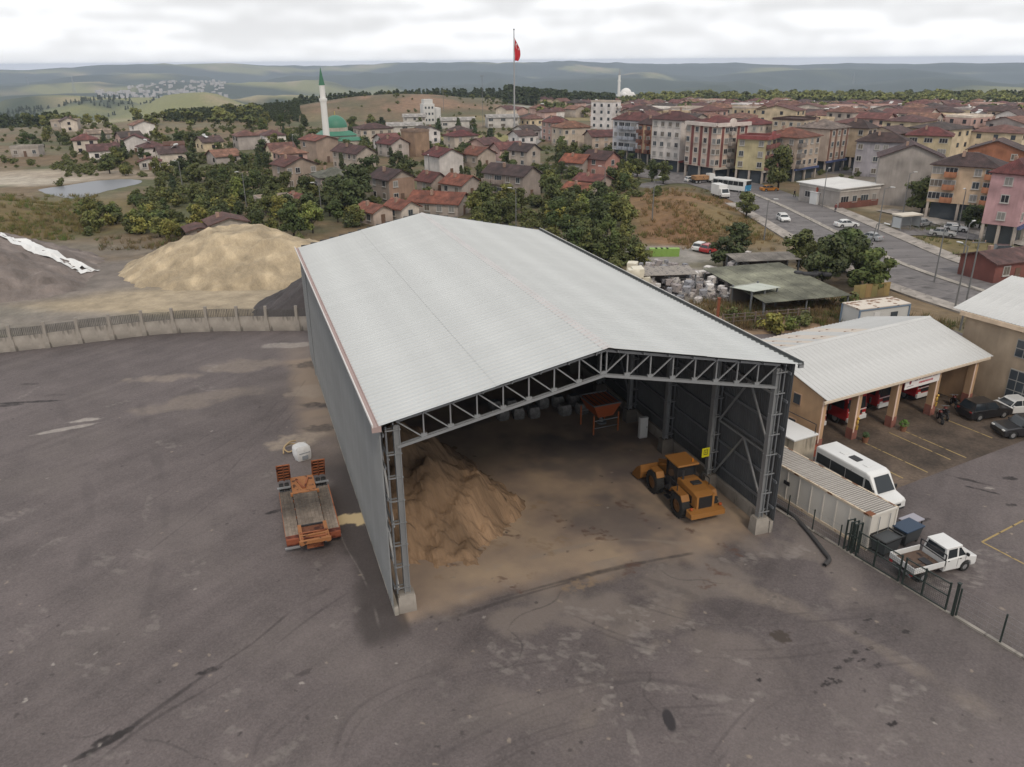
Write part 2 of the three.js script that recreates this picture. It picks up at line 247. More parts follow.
// ---------------------------------------------------------------- asphalt yard with its stains
{
  const N = 2048, M = 128, X0 = -64, Z0 = -92, buf = new Float32Array(N * N * 3);
  for (let j = 0; j < N; j++) for (let i = 0; i < N; i++) {
    const x = X0 + (i + 0.5) / N * M, z = Z0 + (j + 0.5) / N * M, o = (j * N + i) * 3;
    const a = fbm(x / 13, z / 13, 4), b = fbm(x / 2.1 + 40, z / 2.1, 4), f = h2(i, j), s = fbm((x * 0.82 + z * 0.57) / 0.7, (x * -0.57 + z * 0.82) / 7, 3), cr = h2(i >> 1, j >> 1);
    let v = 0.106 * (0.68 + 0.42 * a + 0.36 * (b - 0.5) + 0.26 * (f - 0.5) + 0.26 * (s - 0.5) + 0.16 * (cr - 0.5));
    const dust = sstep(0.5, 0.75, fbm(x / 6 + 90, z / 6 + 3, 5)) * 0.35;
    let r = v * 1.11, g = v * 0.925, bl = v * 0.905;
    r = lerp(r, 0.2, dust * 0.4); g = lerp(g, 0.172, dust * 0.4); bl = lerp(bl, 0.155, dust * 0.4);
    // soil carried over the hall floor
    const [hx, hd] = toHall(x, z), wob = (fbm(x / 3, z / 3, 4) - 0.5) * 3;
    if (hd > -6 && hd < 46 && hx > -1 && hx < 27) {
      const inside = sstep(-1.4, 0.8, hd + wob * 0.9) * sstep(-0.3, 0.3, hx) * (1 - sstep(25.4, 26, hx));
      const k = inside * (0.75 + 0.25 * b), sandy = sstep(0.35, 0.65, fbm(x / 4 + 5, z / 4, 4) + 0.25 * (1 - sstep(8, 16, hx)));
      const cr2 = lerp(0.15, 0.3, sandy) * (0.7 + 0.6 * b), cg = lerp(0.12, 0.225, sandy) * (0.7 + 0.6 * b), cb = lerp(0.105, 0.165, sandy) * (0.8 + 0.4 * b);
      r = lerp(r, cr2, k); g = lerp(g, cg, k); bl = lerp(bl, cb, k);
    }
    // dusty strip along the left wall
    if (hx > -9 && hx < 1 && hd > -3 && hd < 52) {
      const st = sstep(-4.2, -1.6, hx + wob * 0.8) * (1 - sstep(0.2, 0.6, hx)), rowN = fbm(hd / 3.2, hx / 9, 3), soil = sstep(18, 30, hd + wob * 2) * st * (0.4 + 0.6 * sstep(0.35, 0.6, rowN));
      r = lerp(r, 0.235, soil * 0.85); g = lerp(g, 0.18, soil * 0.85); bl = lerp(bl, 0.135, soil * 0.85);
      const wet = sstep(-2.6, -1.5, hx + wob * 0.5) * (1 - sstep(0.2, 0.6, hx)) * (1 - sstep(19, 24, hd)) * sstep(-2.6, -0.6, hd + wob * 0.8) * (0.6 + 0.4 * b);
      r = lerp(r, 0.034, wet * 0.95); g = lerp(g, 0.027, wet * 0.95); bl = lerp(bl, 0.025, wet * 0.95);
    }
    // dirt trodden out of the hall
    if (hd > -16 && hd < 1 && hx > 0 && hx < 34) { const w = sstep(-15, -1, hd) * sstep(0, 6, hx) * (1 - sstep(24, 34, hx)) * sstep(0.46, 0.66, fbm(x / 3.4 + 9, z / 3.4 + 2, 5)); r = lerp(r, 0.23, w * 0.5); g = lerp(g, 0.192, w * 0.5); bl = lerp(bl, 0.165, w * 0.5); }
    buf[o] = r; buf[o + 1] = g; buf[o + 2] = bl;
  }
  const paint = (x0, x1, z0, z1, fn) => { for (let j = Math.max(0, Math.floor((z0 - Z0) / M * N)); j < Math.min(N, (z1 - Z0) / M * N); j++) for (let i = Math.max(0, Math.floor((x0 - X0) / M * N)); i < Math.min(N, (x1 - X0) / M * N); i++) {
    const x = X0 + (i + 0.5) / N * M, z = Z0 + (j + 0.5) / N * M, w = fn(x, z); if (w && w[0] > 0) { const o = (j * N + i) * 3; for (let k = 0; k < 3; k++) buf[o + k] = lerp(buf[o + k], w[1][k], Math.min(1, w[0])); } } };
  const stain = (u, v, a, b, ang, col, s, rough = 0.7) => { const p = at(u, v), R = Math.max(a, b) * 1.7, c = Math.cos(ang), n = Math.sin(ang); paint(p.x - R, p.x + R, p.z - R, p.z + R, (x, z) => { const dx = x - p.x, dz = z - p.z, q = ((dx * c - dz * n) / a) ** 2 + ((dx * n + dz * c) / b) ** 2; return [s * (1 - sstep(0.25, 1.25, q + rough * 3.4 * (fbm(x / (0.4 * Math.max(a, b)) + u, z / (0.4 * Math.max(a, b)), 5) - 0.5))) * (0.6 + 0.8 * fbm(x * 4, z * 4, 2)) * (rough > 1.2 ? sstep(0.36, 0.66, fbm((x + z * 0.4) * 1.7 + u, (z - x * 0.4) * 3.4, 5)) * 1.5 : 1), col]; }); };
  const track = (pts, w, col, s, gap = 0.4) => { const P = pts.map(([u, v]) => at(u, v)), curve = new THREE.CatmullRomCurve3(P), L = curve.getLength(), n = Math.ceil(L / 0.12), sp = curve.getSpacedPoints(n);
    for (let k = 0; k <= n; k++) { const q = sp[k], f = fbm(k * 0.035 + pts[0][0], pts[0][1], 3), a = s * sstep(gap - 0.12, gap + 0.2, f) * sstep(0, 12, k) * sstep(0, 12, n - k); if (a <= 0.01) continue; const ww = w * (0.6 + 0.8 * vn(k * 0.05, 7)); paint(q.x - ww * 1.5, q.x + ww * 1.5, q.z - ww * 1.5, q.z + ww * 1.5, (x, z) => { const d = Math.hypot(x - q.x, z - q.z); return [a * 0.35 * (1 - sstep(ww * 0.5, ww, d)) * (0.4 + 1.1 * fbm(x * 3, z * 3, 2)), col]; }); } };
  const oil = [0.022, 0.018, 0.018], wet = [0.042, 0.035, 0.034], chalk = [0.3, 0.27, 0.245], sand = [0.36, 0.28, 0.175], clay = [0.25, 0.205, 0.165], tyre = [0.06, 0.05, 0.05];
  // leak running from under the trailer towards the lower left
  track([[345, 580], [300, 605], [250, 645], [215, 668], [170, 700], [120, 735], [60, 775]], 0.16, [0.03, 0.024, 0.024], 1.1, 0.28);
  track([[352, 590], [310, 618], [262, 655], [205, 690], [150, 722], [80, 775]], 0.12, [0.03, 0.024, 0.024], 0.9, 0.34);
  stain(108, 740, 1.1, 0.35, 0.75, oil, 0.95); stain(122, 733, 0.7, 0.2, 0.6, oil, 0.9); stain(208, 671, 0.7, 0.28, 0.5, oil, 0.9); stain(305, 672, 0.5, 0.2, 0.6, oil, 0.5); stain(90, 752, 1.2, 0.18, 0.7, oil, 0.8);
  
  stain(277, 511, 0.9, 0.22, 0.5, oil, 0.8); stain(30, 402, 3.2, 0.28, 0.12, oil, 0.85); stain(12, 405, 1.4, 0.4, 0.2, oil, 0.8); stain(30, 384, 0.9, 0.3, 0, wet, 0.7); stain(55, 395, 1.2, 0.4, 0.1, wet, 0.4);
  stain(70, 428, 3.2, 0.35, 0.5, chalk, 0.75); stain(85, 420, 1.4, 0.4, 0.3, chalk, 0.8); stain(165, 378, 4, 1.2, 0.2, clay, 0.5); stain(200, 400, 6, 2, 0.4, clay, 0.35); stain(290, 345, 3.5, 1, 0.1, chalk, 0.55); stain(240, 365, 5, 2, 0, clay, 0.4);
  stain(298, 440, 2.6, 1.7, 0.3, clay, 0.85); stain(354, 518, 1.7, 0.75, 0.25, [0.46, 0.36, 0.21], 1.5); stain(364, 520, 1.0, 0.7, 0.3, [0.46, 0.36, 0.21], 1.5);
  stain(310, 390, 2.4, 2, 0, clay, 0.6); stain(306, 365, 2, 1.2, 0, wet, 0.6); stain(318, 405, 2, 0.7, 0, wet, 0.75); stain(322, 428, 1.6, 0.8, 0.1, wet, 0.6);
  for (const [u, v, a, b, r] of [[600, 617, 1.4, 0.3, -0.4], [643, 640, 1.1, 0.5, 1.2], [672, 651, 1.2, 0.22, 0.1], [749, 664, 0.8, 0.16, -0.6], [700, 690, 1.9, 0.4, -0.2], [615, 700, 0.7, 0.3, 0.6], [888, 749, 0.6, 0.25, 0.3], [838, 758, 0.8, 0.4, 0.2], [633, 745, 0.12, 1.3, 0.1], [640, 610, 0.8, 0.5, 0.3], [690, 625, 0.7, 0.3, 0.2], [560, 650, 1.2, 0.6, 0.7], [515, 660, 0.8, 1.2, 0.2], [590, 672, 0.5, 1.1, 0.2], [770, 555, 1.6, 0.5, 0.2], [960, 575, 2.5, 0.8, 0.5], [905, 700, 1.2, 0.6, 0.6], [780, 740, 0.5, 0.3, 0]]) stain(u, v, a * 1.5, b * 1.3, r, chalk, 0.2, 1.7);
  for (const [u, v] of [[855, 652], [848, 660], [838, 668], [829, 680], [870, 648], [862, 660], [826, 684], [838, 682], [878, 665], [892, 724], [760, 680], [855, 633], [868, 620], [905, 632]]) stain(u, v, 0.3, 0.14, 0.4, oil, 0.85, 1.2);
  // oil and drips on the station side
  for (const [u, v, a, b, r] of [[965, 431, 1.6, 0.4, 0.1], [985, 432, 0.9, 0.3, -0.2], [948, 450, 0.7, 0.6, 0], [955, 443, 0.8, 0.4, 0.4], [946, 462, 0.4, 0.8, 0], [968, 480, 1.6, 0.18, -0.6], [982, 490, 1.0, 0.16, -0.6], [900, 527, 1.2, 0.7, 0.4], [1010, 478, 0.6, 0.3, 0], [920, 520, 0.9, 0.3, 0.2], [1010, 505, 0.5, 0.2, 0]]) stain(u, v, a, b, r, oil, 0.85, 0.9);
  stain(990, 488, 0.4, 0.2, 0, chalk, 0.7);
  // wheel tracks
  track([[330, 767], [345, 720], [385, 690], [440, 670], [500, 655]], 0.14, tyre, 0.5, 0.45); track([[390, 760], [420, 725], [480, 700], [560, 672]], 0.14, tyre, 0.5, 0.45); track([[250, 767], [270, 720], [320, 690]], 0.25, tyre, 0.5); track([[420, 767], [480, 735], [560, 700], [640, 680], [720, 690]], 0.16, tyre, 0.5, 0.45);
  track([[140, 400], [165, 520], [120, 700]], 0.5, tyre, 0.16, 0.5); track([[60, 400], [90, 520], [40, 680]], 0.5, tyre, 0.16, 0.5); track([[830, 767], [800, 690], [760, 640], [700, 600], [620, 570]], 0.4, tyre, 0.25, 0.5); track([[1000, 720], [900, 660], [800, 610], [700, 575]], 0.8, clay, 0.1, 0.5); track([[560, 767], [600, 700], [660, 640], [690, 590]], 0.6, clay, 0.16, 0.5);
  // dark joint of old kerb lines in front of the hall
  track([[402, 618], [480, 603], [560, 582], [640, 563], [770, 540]], 0.22, wet, 0.9, 0.36); track([[440, 622], [520, 596], [600, 574]], 0.2, wet, 0.8, 0.35); track([[380, 630], [372, 600], [362, 575], [345, 545], [335, 520]], 0.09, chalk, 0.9, 0.3);
  track([[520, 560], [620, 540], [700, 545]], 0.3, clay, 0.6);
  seed(64); for (let k = 0; k < 260; k++) { const q = rnd(); stain(rr(0, 1024), rr(360, 767), rr(0.05, 0.2), rr(0.04, 0.14), rr(0, 3), q < 0.6 ? wet : q < 0.85 ? clay : chalk, 0.7, 0.8); }
  for (let k = 0; k < 36; k++) stain(rr(420, 1000), rr(560, 740), rr(0.4, 1.6), rr(0.15, 0.5), rr(0, 3), chalk, 0.09, 1.8); for (let k = 0; k < 40; k++) stain(rr(0, 400), rr(360, 767), rr(0.6, 2.4), rr(0.2, 0.6), rr(0, 3), k % 3 ? chalk : tyre, 0.13, 1.6);
  for (let k = 0; k < 40; k++) stain(rr(420, 740), rr(500, 590), rr(0.3, 1.4), rr(0.2, 0.7), rr(0, 3), k % 2 ? [0.1, 0.055, 0.04] : [0.24, 0.17, 0.11], 0.45, 1.5);
  const rubber = [0.05, 0.041, 0.041];
  for (const arc of [[[330, 767], [352, 715], [400, 684], [470, 664], [560, 650]], [[395, 767], [425, 722], [490, 697], [580, 676], [680, 672]], [[470, 767], [530, 735], [620, 712], [730, 705]], [[250, 767], [262, 735], [300, 700], [360, 672]], [[560, 610], [640, 640], [760, 650], [900, 630]], [[610, 590], [700, 615], [820, 612], [930, 600]], [[100, 520], [180, 470], [260, 420], [300, 370]], [[20, 640], [120, 560], [220, 480], [290, 400]], [[700, 767], [760, 700], [860, 660], [980, 650]]]) for (const d of [0, 7]) track(arc.map(([u, v]) => [u + d, v + d * 1.2]), 0.1, rubber, 0.75, 0.4);
  for (let k = 0; k < 9; k++) { let u = rr(40, 900), v = rr(420, 740), a = rr(0, 6.28); const pts = []; for (let i = 0; i < 9; i++) { pts.push([u, v]); a += rr(-0.5, 0.5); u += Math.cos(a) * 16; v += Math.sin(a) * 8; } track(pts, 0.07, [0.03, 0.026, 0.026], 1.1, 0.25); }
  stain(669, 720, 0.8, 0.3, 1.65, [0.028, 0.024, 0.026], 1.6, 0.06); stain(781, 637, 0.6, 0.6, 0, [0.055, 0.042, 0.036], 1.2, 0.9);
  const d8 = new Uint8Array(N * N * 4), enc = (v) => Math.round(255 * (v <= 0.0031308 ? 12.92 * v : 1.055 * Math.pow(Math.max(v, 0), 1 / 2.4) - 0.055));
  for (let k = 0; k < N * N; k++) { d8[k * 4] = enc(buf[k * 3]); d8[k * 4 + 1] = enc(buf[k * 3 + 1]); d8[k * 4 + 2] = enc(buf[k * 3 + 2]); d8[k * 4 + 3] = 255; }
  const t = new THREE.DataTexture(d8, N, N); t.colorSpace = THREE.SRGBColorSpace; t.magFilter = THREE.LinearFilter; t.minFilter = THREE.LinearMipmapLinearFilter; t.generateMipmaps = true; t.wrapS = t.wrapT = THREE.MirroredRepeatWrapping; t.needsUpdate = true;
  const sh = new THREE.Shape(YARD.map(([x, z]) => new THREE.Vector2(x, -z))), g = new THREE.ShapeGeometry(sh); g.rotateX(-Math.PI / 2);
  const p = g.attributes.position, uv = g.attributes.uv; for (let i = 0; i < p.count; i++) uv.setXY(i, (p.getX(i) - X0) / M, (p.getZ(i) - Z0) / M);
  const bumpYard = T.bumpFine.clone(); bumpYard.repeat.set(M / 2.5, M / 2.5);
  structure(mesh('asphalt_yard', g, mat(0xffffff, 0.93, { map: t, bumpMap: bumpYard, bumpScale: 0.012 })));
}
// ---------------------------------------------------------------- the storage hall
const HALL_MAT = {
  roof: [0, 1, 2].map((k) => mat([0.53 + 0.008 * k, 0.548 + 0.008 * k, 0.548 + 0.008 * k], 0.5, { map: T.metal, metalness: 0.0 })),
  bare: [0, 1, 2].map((k) => mat([0.10 + 0.006 * k, 0.105 + 0.006 * k, 0.11 + 0.006 * k], 0.6, { map: T.metal })),  // right and rear wall sheets: interior shade put into their darker grey
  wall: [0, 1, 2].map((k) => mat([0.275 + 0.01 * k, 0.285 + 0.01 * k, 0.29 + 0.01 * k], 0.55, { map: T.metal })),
  gutterPink: mat([0.42, 0.31, 0.29], 0.6, { map: T.metal }), gutterDark: mat([0.07, 0.075, 0.075], 0.6), trim: mat([0.62, 0.6, 0.58], 0.6),
};
function ribbedSheet(len, wid, ribs, h, segs = 1) { // lies in x (length) and z (width, towards -z), ribs standing up in y
  const prof = []; for (let k = 0; k < ribs; k++) { const w = wid / ribs, o = k * w; prof.push([o, 0], [o + w * 0.56, 0], [o + w * 0.66, h], [o + w * 0.9, h]); } prof.push([wid, 0]);
  const m = nb(); for (let k = 0; k < prof.length - 1; k++) { const [a, ya] = prof[k], [b, yb] = prof[k + 1]; m.quad([0, ya, -a], [len, ya, -a], [len, yb, -b], [0, yb, -b]); }
  return m.geom();
}
{
  const { w, l, eave, ridge } = HALL, H = thing('storage_hall', 'large open-fronted steel storage hall with white ribbed roof and grey walls', 'hall', [HALL.x, 0, HALL.z], HALL.a);
  const nS = 46, sw = l / nS, mid = w / 2, run = mid + 0.35, rise = (ridge - eave) * run / mid, ang = Math.atan2(rise, run), sl = Math.hypot(run, rise), half = sl / 2;
  // roof: two courses of sheets on each slope
  const roofG = ribbedSheet(half + 0.12, sw, 2, 0.055), roof = new THREE.Group(); roof.name = 'roof'; H.add(roof);
  const eY = ridge - rise;
  seed(11);
  for (let k = 0; k < nS; k++) for (const side of [0, 1]) for (const course of [0, 1]) {
    const s = mesh('roof_sheet', roofG, HALL_MAT.roof[Math.floor(rnd() * 3)], roof), d0 = course * half - (course ? 0.06 : 0), lift = course * 0.022;
    if (!side) { s.position.set(-0.35 + d0 * Math.cos(ang) - lift * Math.sin(ang), eY + d0 * Math.sin(ang) + lift, -k * sw + 0.18); s.rotation.z = ang; }
    else { s.position.set(w + 0.35 - d0 * Math.cos(ang), eY + d0 * Math.sin(ang) + lift, -(k + 1) * sw + 0.18); s.rotation.order = 'YXZ'; s.rotation.y = Math.PI; s.rotation.z = ang; }
  }
  { const c = nb(), q = 0.34; for (const s of [-1, 1]) c.bar([mid + s * q / 2, ridge + 0.06 - q / 2 * Math.tan(ang), 0.22], [mid + s * q / 2, ridge + 0.06 - q / 2 * Math.tan(ang), -l + 0.15], 0.02, 0.02);
    const pr = [[mid - q, ridge + 0.045 - q * Math.tan(ang)], [mid, ridge + 0.085], [mid + q, ridge + 0.045 - q * Math.tan(ang)], [mid, ridge + 0.06]]; nb().prism(pr, -l + 0.1, 0.24).build('ridge_cap', mat([0.55, 0.52, 0.51], 0.6, { map: T.metal }), roof); }
  for (const s of [-1, 1]) nb().quad([mid, ridge - 0.06, 0.1], [mid + s * (mid + 0.2), eY - 0.05, 0.1], [mid + s * (mid + 0.2), eY - 0.05, -l + 0.05], [mid, ridge - 0.06, -l + 0.05]).build('added_dark_lining', mat([0.05, 0.05, 0.052], 0.85), roof);  // dark sheet added below each slope to darken the hall interior
  // gutters along both eaves
  { const g = nb(); g.box(-0.5, eY - 0.02, -l / 2 + 0.1, 0.28, 0.02, l + 0.3).box(-0.36, eY + 0.0, -l / 2 + 0.1, 0.03, 0.14, l + 0.3); g.build('gutter', HALL_MAT.gutterPink, H); nb().box(-0.66, eY + 0.06, -l / 2 + 0.1, 0.06, 0.18, l + 0.3).build('gutter_lip', HALL_MAT.trim, H);
    nb().box(w + 0.5, eY - 0.04, -l / 2 + 0.1, 0.3, 0.03, l + 0.3).box(w + 0.66, eY + 0.05, -l / 2 + 0.1, 0.05, 0.2, l + 0.3).build('gutter', HALL_MAT.gutterDark, H); nb().box(w + 0.74, eY + 0.16, -l / 2 + 0.1, 0.05, 0.03, l + 0.3).build('gutter_lip', HALL_MAT.trim, H);
    nb().box(-0.46, eY - 0.16, 0.16, 0.5, 0.32, 0.16).build('gutter_end', HALL_MAT.gutterPink, H); nb().box(w + 0.58, eY - 0.12, 0.14, 0.34, 0.3, 0.16).build('gutter_end', HALL_MAT.galv || MAT.galv, H); }
  // plinth and wall sheets
  nb().box(-0.1, 0.3, -l / 2, 0.24, 0.62, l).build('plinth', MAT.pale, H); nb().box(w + 0.1, 0.45, -l / 2, 0.24, 0.9, l).build('plinth', MAT.concrete, H); nb().box(w / 2, 0.45, -l - 0.1, w, 0.9, 0.24).build('plinth', MAT.concrete, H);
  const wallG = ribbedSheet(eY - 0.6 - 0.05, sw, 4, 0.055);
  for (const side of [0, 1]) { const wl = new THREE.Group(); wl.name = 'wall'; H.add(wl);
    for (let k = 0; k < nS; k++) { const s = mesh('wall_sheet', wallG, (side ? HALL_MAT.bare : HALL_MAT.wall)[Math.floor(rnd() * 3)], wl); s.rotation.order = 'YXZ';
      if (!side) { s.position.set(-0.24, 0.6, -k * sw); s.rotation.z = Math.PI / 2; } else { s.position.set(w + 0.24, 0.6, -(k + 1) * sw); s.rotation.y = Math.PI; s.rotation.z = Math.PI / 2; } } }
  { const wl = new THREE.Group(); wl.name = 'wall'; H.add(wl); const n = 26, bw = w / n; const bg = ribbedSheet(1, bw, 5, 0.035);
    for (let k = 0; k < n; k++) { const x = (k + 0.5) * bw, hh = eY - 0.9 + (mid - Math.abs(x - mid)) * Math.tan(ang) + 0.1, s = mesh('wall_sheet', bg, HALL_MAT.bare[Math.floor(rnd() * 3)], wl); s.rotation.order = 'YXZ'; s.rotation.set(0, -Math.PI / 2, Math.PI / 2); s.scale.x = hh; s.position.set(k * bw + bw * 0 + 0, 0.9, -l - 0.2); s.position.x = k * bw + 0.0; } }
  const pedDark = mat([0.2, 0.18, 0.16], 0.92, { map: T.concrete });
  // columns
  const bay = l / 7, colTop = eY - 0.35;
  const chordG = nb().box(0, colTop / 2 + 0.6, 0, 0.26, colTop - 1.2, 0.1).box(-0.15, colTop / 2 + 0.6, 0, 0.04, colTop - 1.2, 0.4).box(0.15, colTop / 2 + 0.6, 0, 0.04, colTop - 1.2, 0.4).geom(), legG = nb().box(0, colTop / 2 + 0.6, 0, 0.1, colTop - 1.2, 0.12).geom(), batG = nb().box(0.27, 0, 0.1, 0.86, 0.07, 0.07).box(0.27, 0, -0.2, 0.86, 0.07, 0.07).geom(), pedG = nb().frustum([-0.58, 0.5, -0.4, 0.4], 0, [-0.54, 0.46, -0.36, 0.36], 1.1).box(-0.02, 1.15, 0, 0.9, 0.1, 0.66).geom();
  for (let k = 0; k < 8; k++) for (const s of [0, 1]) {
    const c = new THREE.Group(); c.name = 'column'; c.position.set(s ? w - 0.62 : 0.62, 0, -0.45 - k * (l - 0.9) / 7); if (s) c.rotation.y = Math.PI; H.add(c);
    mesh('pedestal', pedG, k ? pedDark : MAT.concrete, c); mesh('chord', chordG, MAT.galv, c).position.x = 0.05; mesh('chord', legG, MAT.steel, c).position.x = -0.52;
    for (let b = 0; b < 8; b++) { const q = mesh('batten', batG, MAT.galv, c); q.position.set(-0.42, 1.6 + b * 1.45, 0); }
  }
  // trusses
  const topY = (x) => eave - 0.28 + (ridge - eave) * (1 - Math.abs(x - mid) / mid), botY = (x) => topY(x) - 1.55, nP = 8;
  const tr0 = new THREE.Group(); tr0.name = 'truss';
  for (const s of [-1, 1]) {
    const X = (k) => mid + s * (mid - 0.65) * (k / nP);
    for (const zz of [-0.1, 0.1]) { nb().bar([X(0), topY(mid), zz], [X(nP), topY(X(nP)), zz], 0.08, 0.15).build('chord', MAT.galv, tr0); nb().bar([X(0), botY(mid), zz], [X(nP), botY(X(nP)), zz], 0.08, 0.16).build('chord', MAT.galv, tr0); }
    for (let k = 0; k < nP; k++) { nb().bar([X(k) + s * 0.18 * (k === 0), botY(X(k)), 0], [X(k) + s * 0.18 * (k === 0), topY(X(k)), 0], 0.075, 0.075).build('vertical', MAT.galv, tr0); nb().bar([X(k), botY(X(k)), 0], [X(k + 1), topY(X(k + 1)), 0], 0.07, 0.07).build('diagonal', MAT.galv, tr0); nb().box(X(k), botY(X(k)) + 0.16, 0, 0.34, 0.2, 0.12).build('gusset', MAT.galv, tr0); }
  }
  for (let k = 0; k < 8; k++) { const t = k ? tr0.clone() : tr0; t.position.z = -0.4 - k * (l - 0.9) / 7; H.add(t); }
  // purlins, wall rails and bracing
  for (let k = 0; k < 8; k++) for (const s of [-1, 1]) { const x = mid + s * (mid - 0.1) * (k + 0.4) / 7.6; nb().box(x, topY(x) + 0.1, -l / 2 + 0.05, 0.07, 0.14, l).build('purlin', MAT.steel, H); }
  for (let k = 0; k < 6; k++) for (const s of [0, 1]) nb().box(s ? w + 0.1 : -0.1, 1.9 + k * 1.95, -l / 2, 0.08, 0.18, l - 0.1).build('wall_rail', MAT.steel, H);
  for (const s of [0, 1]) for (const b of [0, 3, 6]) { const x = s ? w - 0.2 : 0.2, z0 = -0.6 - b * bay, z1 = z0 - bay + 0.4, zm = (z0 + z1) / 2;
    for (const [y0, y1] of [[1.3, 5.6], [5.6, 9.9]]) { nb().bar([x, y0, z0], [x, y1, zm], 0.12).build('brace', MAT.galv, H); nb().bar([x, y0, z1], [x, y1, zm], 0.12).build('brace', MAT.galv, H); nb().bar([x, y1, z0], [x, y1, z1], 0.1).build('brace', MAT.galv, H); } }
  // downpipes on the left wall
  for (const d of [40]) nb().rod([-0.34, 0.3, -d], [-0.34, eY, -d], 0.06).build('downpipe', HALL_MAT.wall[0], H);
}
function inHall(o, x, d, turn = 0, y = 0) { const p = hall(x, y, d); o.position.set(p.x, p.y, p.z); o.rotation.y = HALL.a + turn; return o; }
// yellow notice on a column of the right wall
{
  const cv = document.createElement('canvas'); cv.width = cv.height = 64; const g = cv.getContext('2d'); g.fillStyle = '#c9c21c'; g.fillRect(0, 0, 64, 64); g.strokeStyle = '#3a3a20'; g.lineWidth = 5; g.strokeRect(17, 14, 30, 32); g.fillStyle = '#3a3a20'; g.fillRect(28, 24, 9, 14);
  const t = new THREE.CanvasTexture(cv); t.colorSpace = THREE.SRGBColorSpace;
  const s = thing('notice_sign', 'small yellow square notice fixed to a column behind the wheel loader', 'sign'); inHall(s, 24.35, 6.4, 0, 3.3);
  nb().box(0, 0, 0, 0.66, 0.74, 0.02).build('plate', mat([0.5, 0.46, 0.03], 0.6), s); const f = mesh('sign_face', new THREE.PlaneGeometry(0.64, 0.72), mat(0xffffff, 0.6, { map: t }), s); f.position.z = 0.013; s.rotation.y = HALL.a + 0.05;
}
// ---------------------------------------------------------------- heaps
function heap(name, label, category, cones, box, step, m, rough, place = (x, z) => [x, z], ground = () => 0, group) {
  const [x0, x1, z0, z1] = box, nx = Math.round((x1 - x0) / step), nz = Math.round((z1 - z0) / step), P = [], Y = [], idx = [];
  const hfn = (x, z) => { let s = 0; for (const [cx, cz, h, sl, flat = 0] of cones) { const d = Math.max(0, Math.hypot(x - cx, z - cz) - flat), v = h - sl * d + (0.35 * Math.min(h, 4)) * (fbm(x * 0.35 + cx, z * 0.35, 3) - 0.5); s += Math.exp(4 * v); } let y = Math.log(s + 1e-9) / 4; y += rough * (fbm(x * 0.9 + 3, z * 0.9, 5) - 0.5) + rough * 0.5 * (vn(x * 3.1, z * 3.1) - 0.5); return y; };
  for (let j = 0; j <= nz; j++) for (let i = 0; i <= nx; i++) { const x = x0 + i * step, z = z0 + j * step, y = Math.max(hfn(x, z), -0.25), [wx, wz] = place(x, z); P.push(wx, y + ground(wx, wz), wz); Y.push(y); }
  for (let j = 0; j < nz; j++) for (let i = 0; i < nx; i++) { const a = j * (nx + 1) + i, b = a + 1, c = a + nx + 1, d = c + 1; if (Math.max(Y[a], Y[b], Y[c], Y[d]) > -0.2) idx.push(a, b, c, b, d, c); }
  let g = new THREE.BufferGeometry(); g.setAttribute('position', new THREE.Float32BufferAttribute(P, 3)); g.setIndex(idx);
  if (place(1, 0)[0] !== undefined) { g.computeVertexNormals(); const n = g.attributes.normal; let s = 0; for (let i = 0; i < n.count; i++) s += n.getY(i); if (s < 0) { for (let k = 0; k < idx.length; k += 3) { const q = idx[k]; idx[k] = idx[k + 1]; idx[k + 1] = q; } g.setIndex(idx); g.computeVertexNormals(); } }
  const uv = new Float32Array(P.length / 3 * 2); for (let i = 0; i < P.length / 3; i++) { uv[i * 2] = P[i * 3] + P[i * 3 + 1] * 0.4; uv[i * 2 + 1] = P[i * 3 + 2] + P[i * 3 + 1] * 0.4; } g.setAttribute('uv', new THREE.BufferAttribute(uv, 2));
  const o = mesh(name, g, m); tag(o, label, category, group); o.userData.hfn = undefined; o.userData = { label, category }; return hfn;
}
const soilMat = (c, s = 0.1) => mat(c, 0.97, { map: T.heap, bumpMap: T.bumpSoil, bumpScale: s });
heap('sand_pile', 'tall heap of damp orange sand inside the hall by the left wall', 'sand pile', [[3.0, 14.0, 5.4, 0.85, 0.7], [4.6, 10.5, 4.3, 0.8], [6.9, 10.2, 2.9, 0.95, 1.1], [2.2, 9.2, 3.0, 0.8, 0.4], [3, 18, 4.2, 0.8], [4.5, 6.6, 1.2, 0.4]], [0.1, 16, 1, 27], 0.24, soilMat([0.33, 0.215, 0.13], 0.25), 1.0, (x, z) => { const p = hall(x, 0, z); return [p.x, p.z]; });
const gravelH = heap('gravel_mound', 'large grey-brown gravel bank beyond the yard wall at far left', 'mound', [[-86, -118, 7.2, 0.42, 4], [-77, -115, 4.6, 0.42, 2], [-100, -122, 8, 0.4, 6], [-68, -112, 2.4, 0.4]], [-125, -50, -150, -92], 0.7, soilMat([0.235, 0.195, 0.175], 0.14), 0.8);
heap('sand_mound', 'broad pale yellow sand mound behind the yard wall', 'mound', [[-49, -124, 4.4, 0.46, 3], [-44, -126, 5.6, 0.46, 4], [-37, -123, 4.8, 0.48, 3], [-32, -120, 3.2, 0.45, 2]], [-70, -16, -146, -106], 0.55, soilMat([0.52, 0.415, 0.275], 0.1), 0.6);
heap('dark_gravel_heap', 'dark grey gravel heap against the back corner of the hall', 'mound', [[-24, -101, 5.4, 0.62, 1], [-18, -104, 5, 0.6, 2]], [-42, -2, -118, -91.5], 0.5, soilMat([0.075, 0.065, 0.066], 0.14), 0.5);
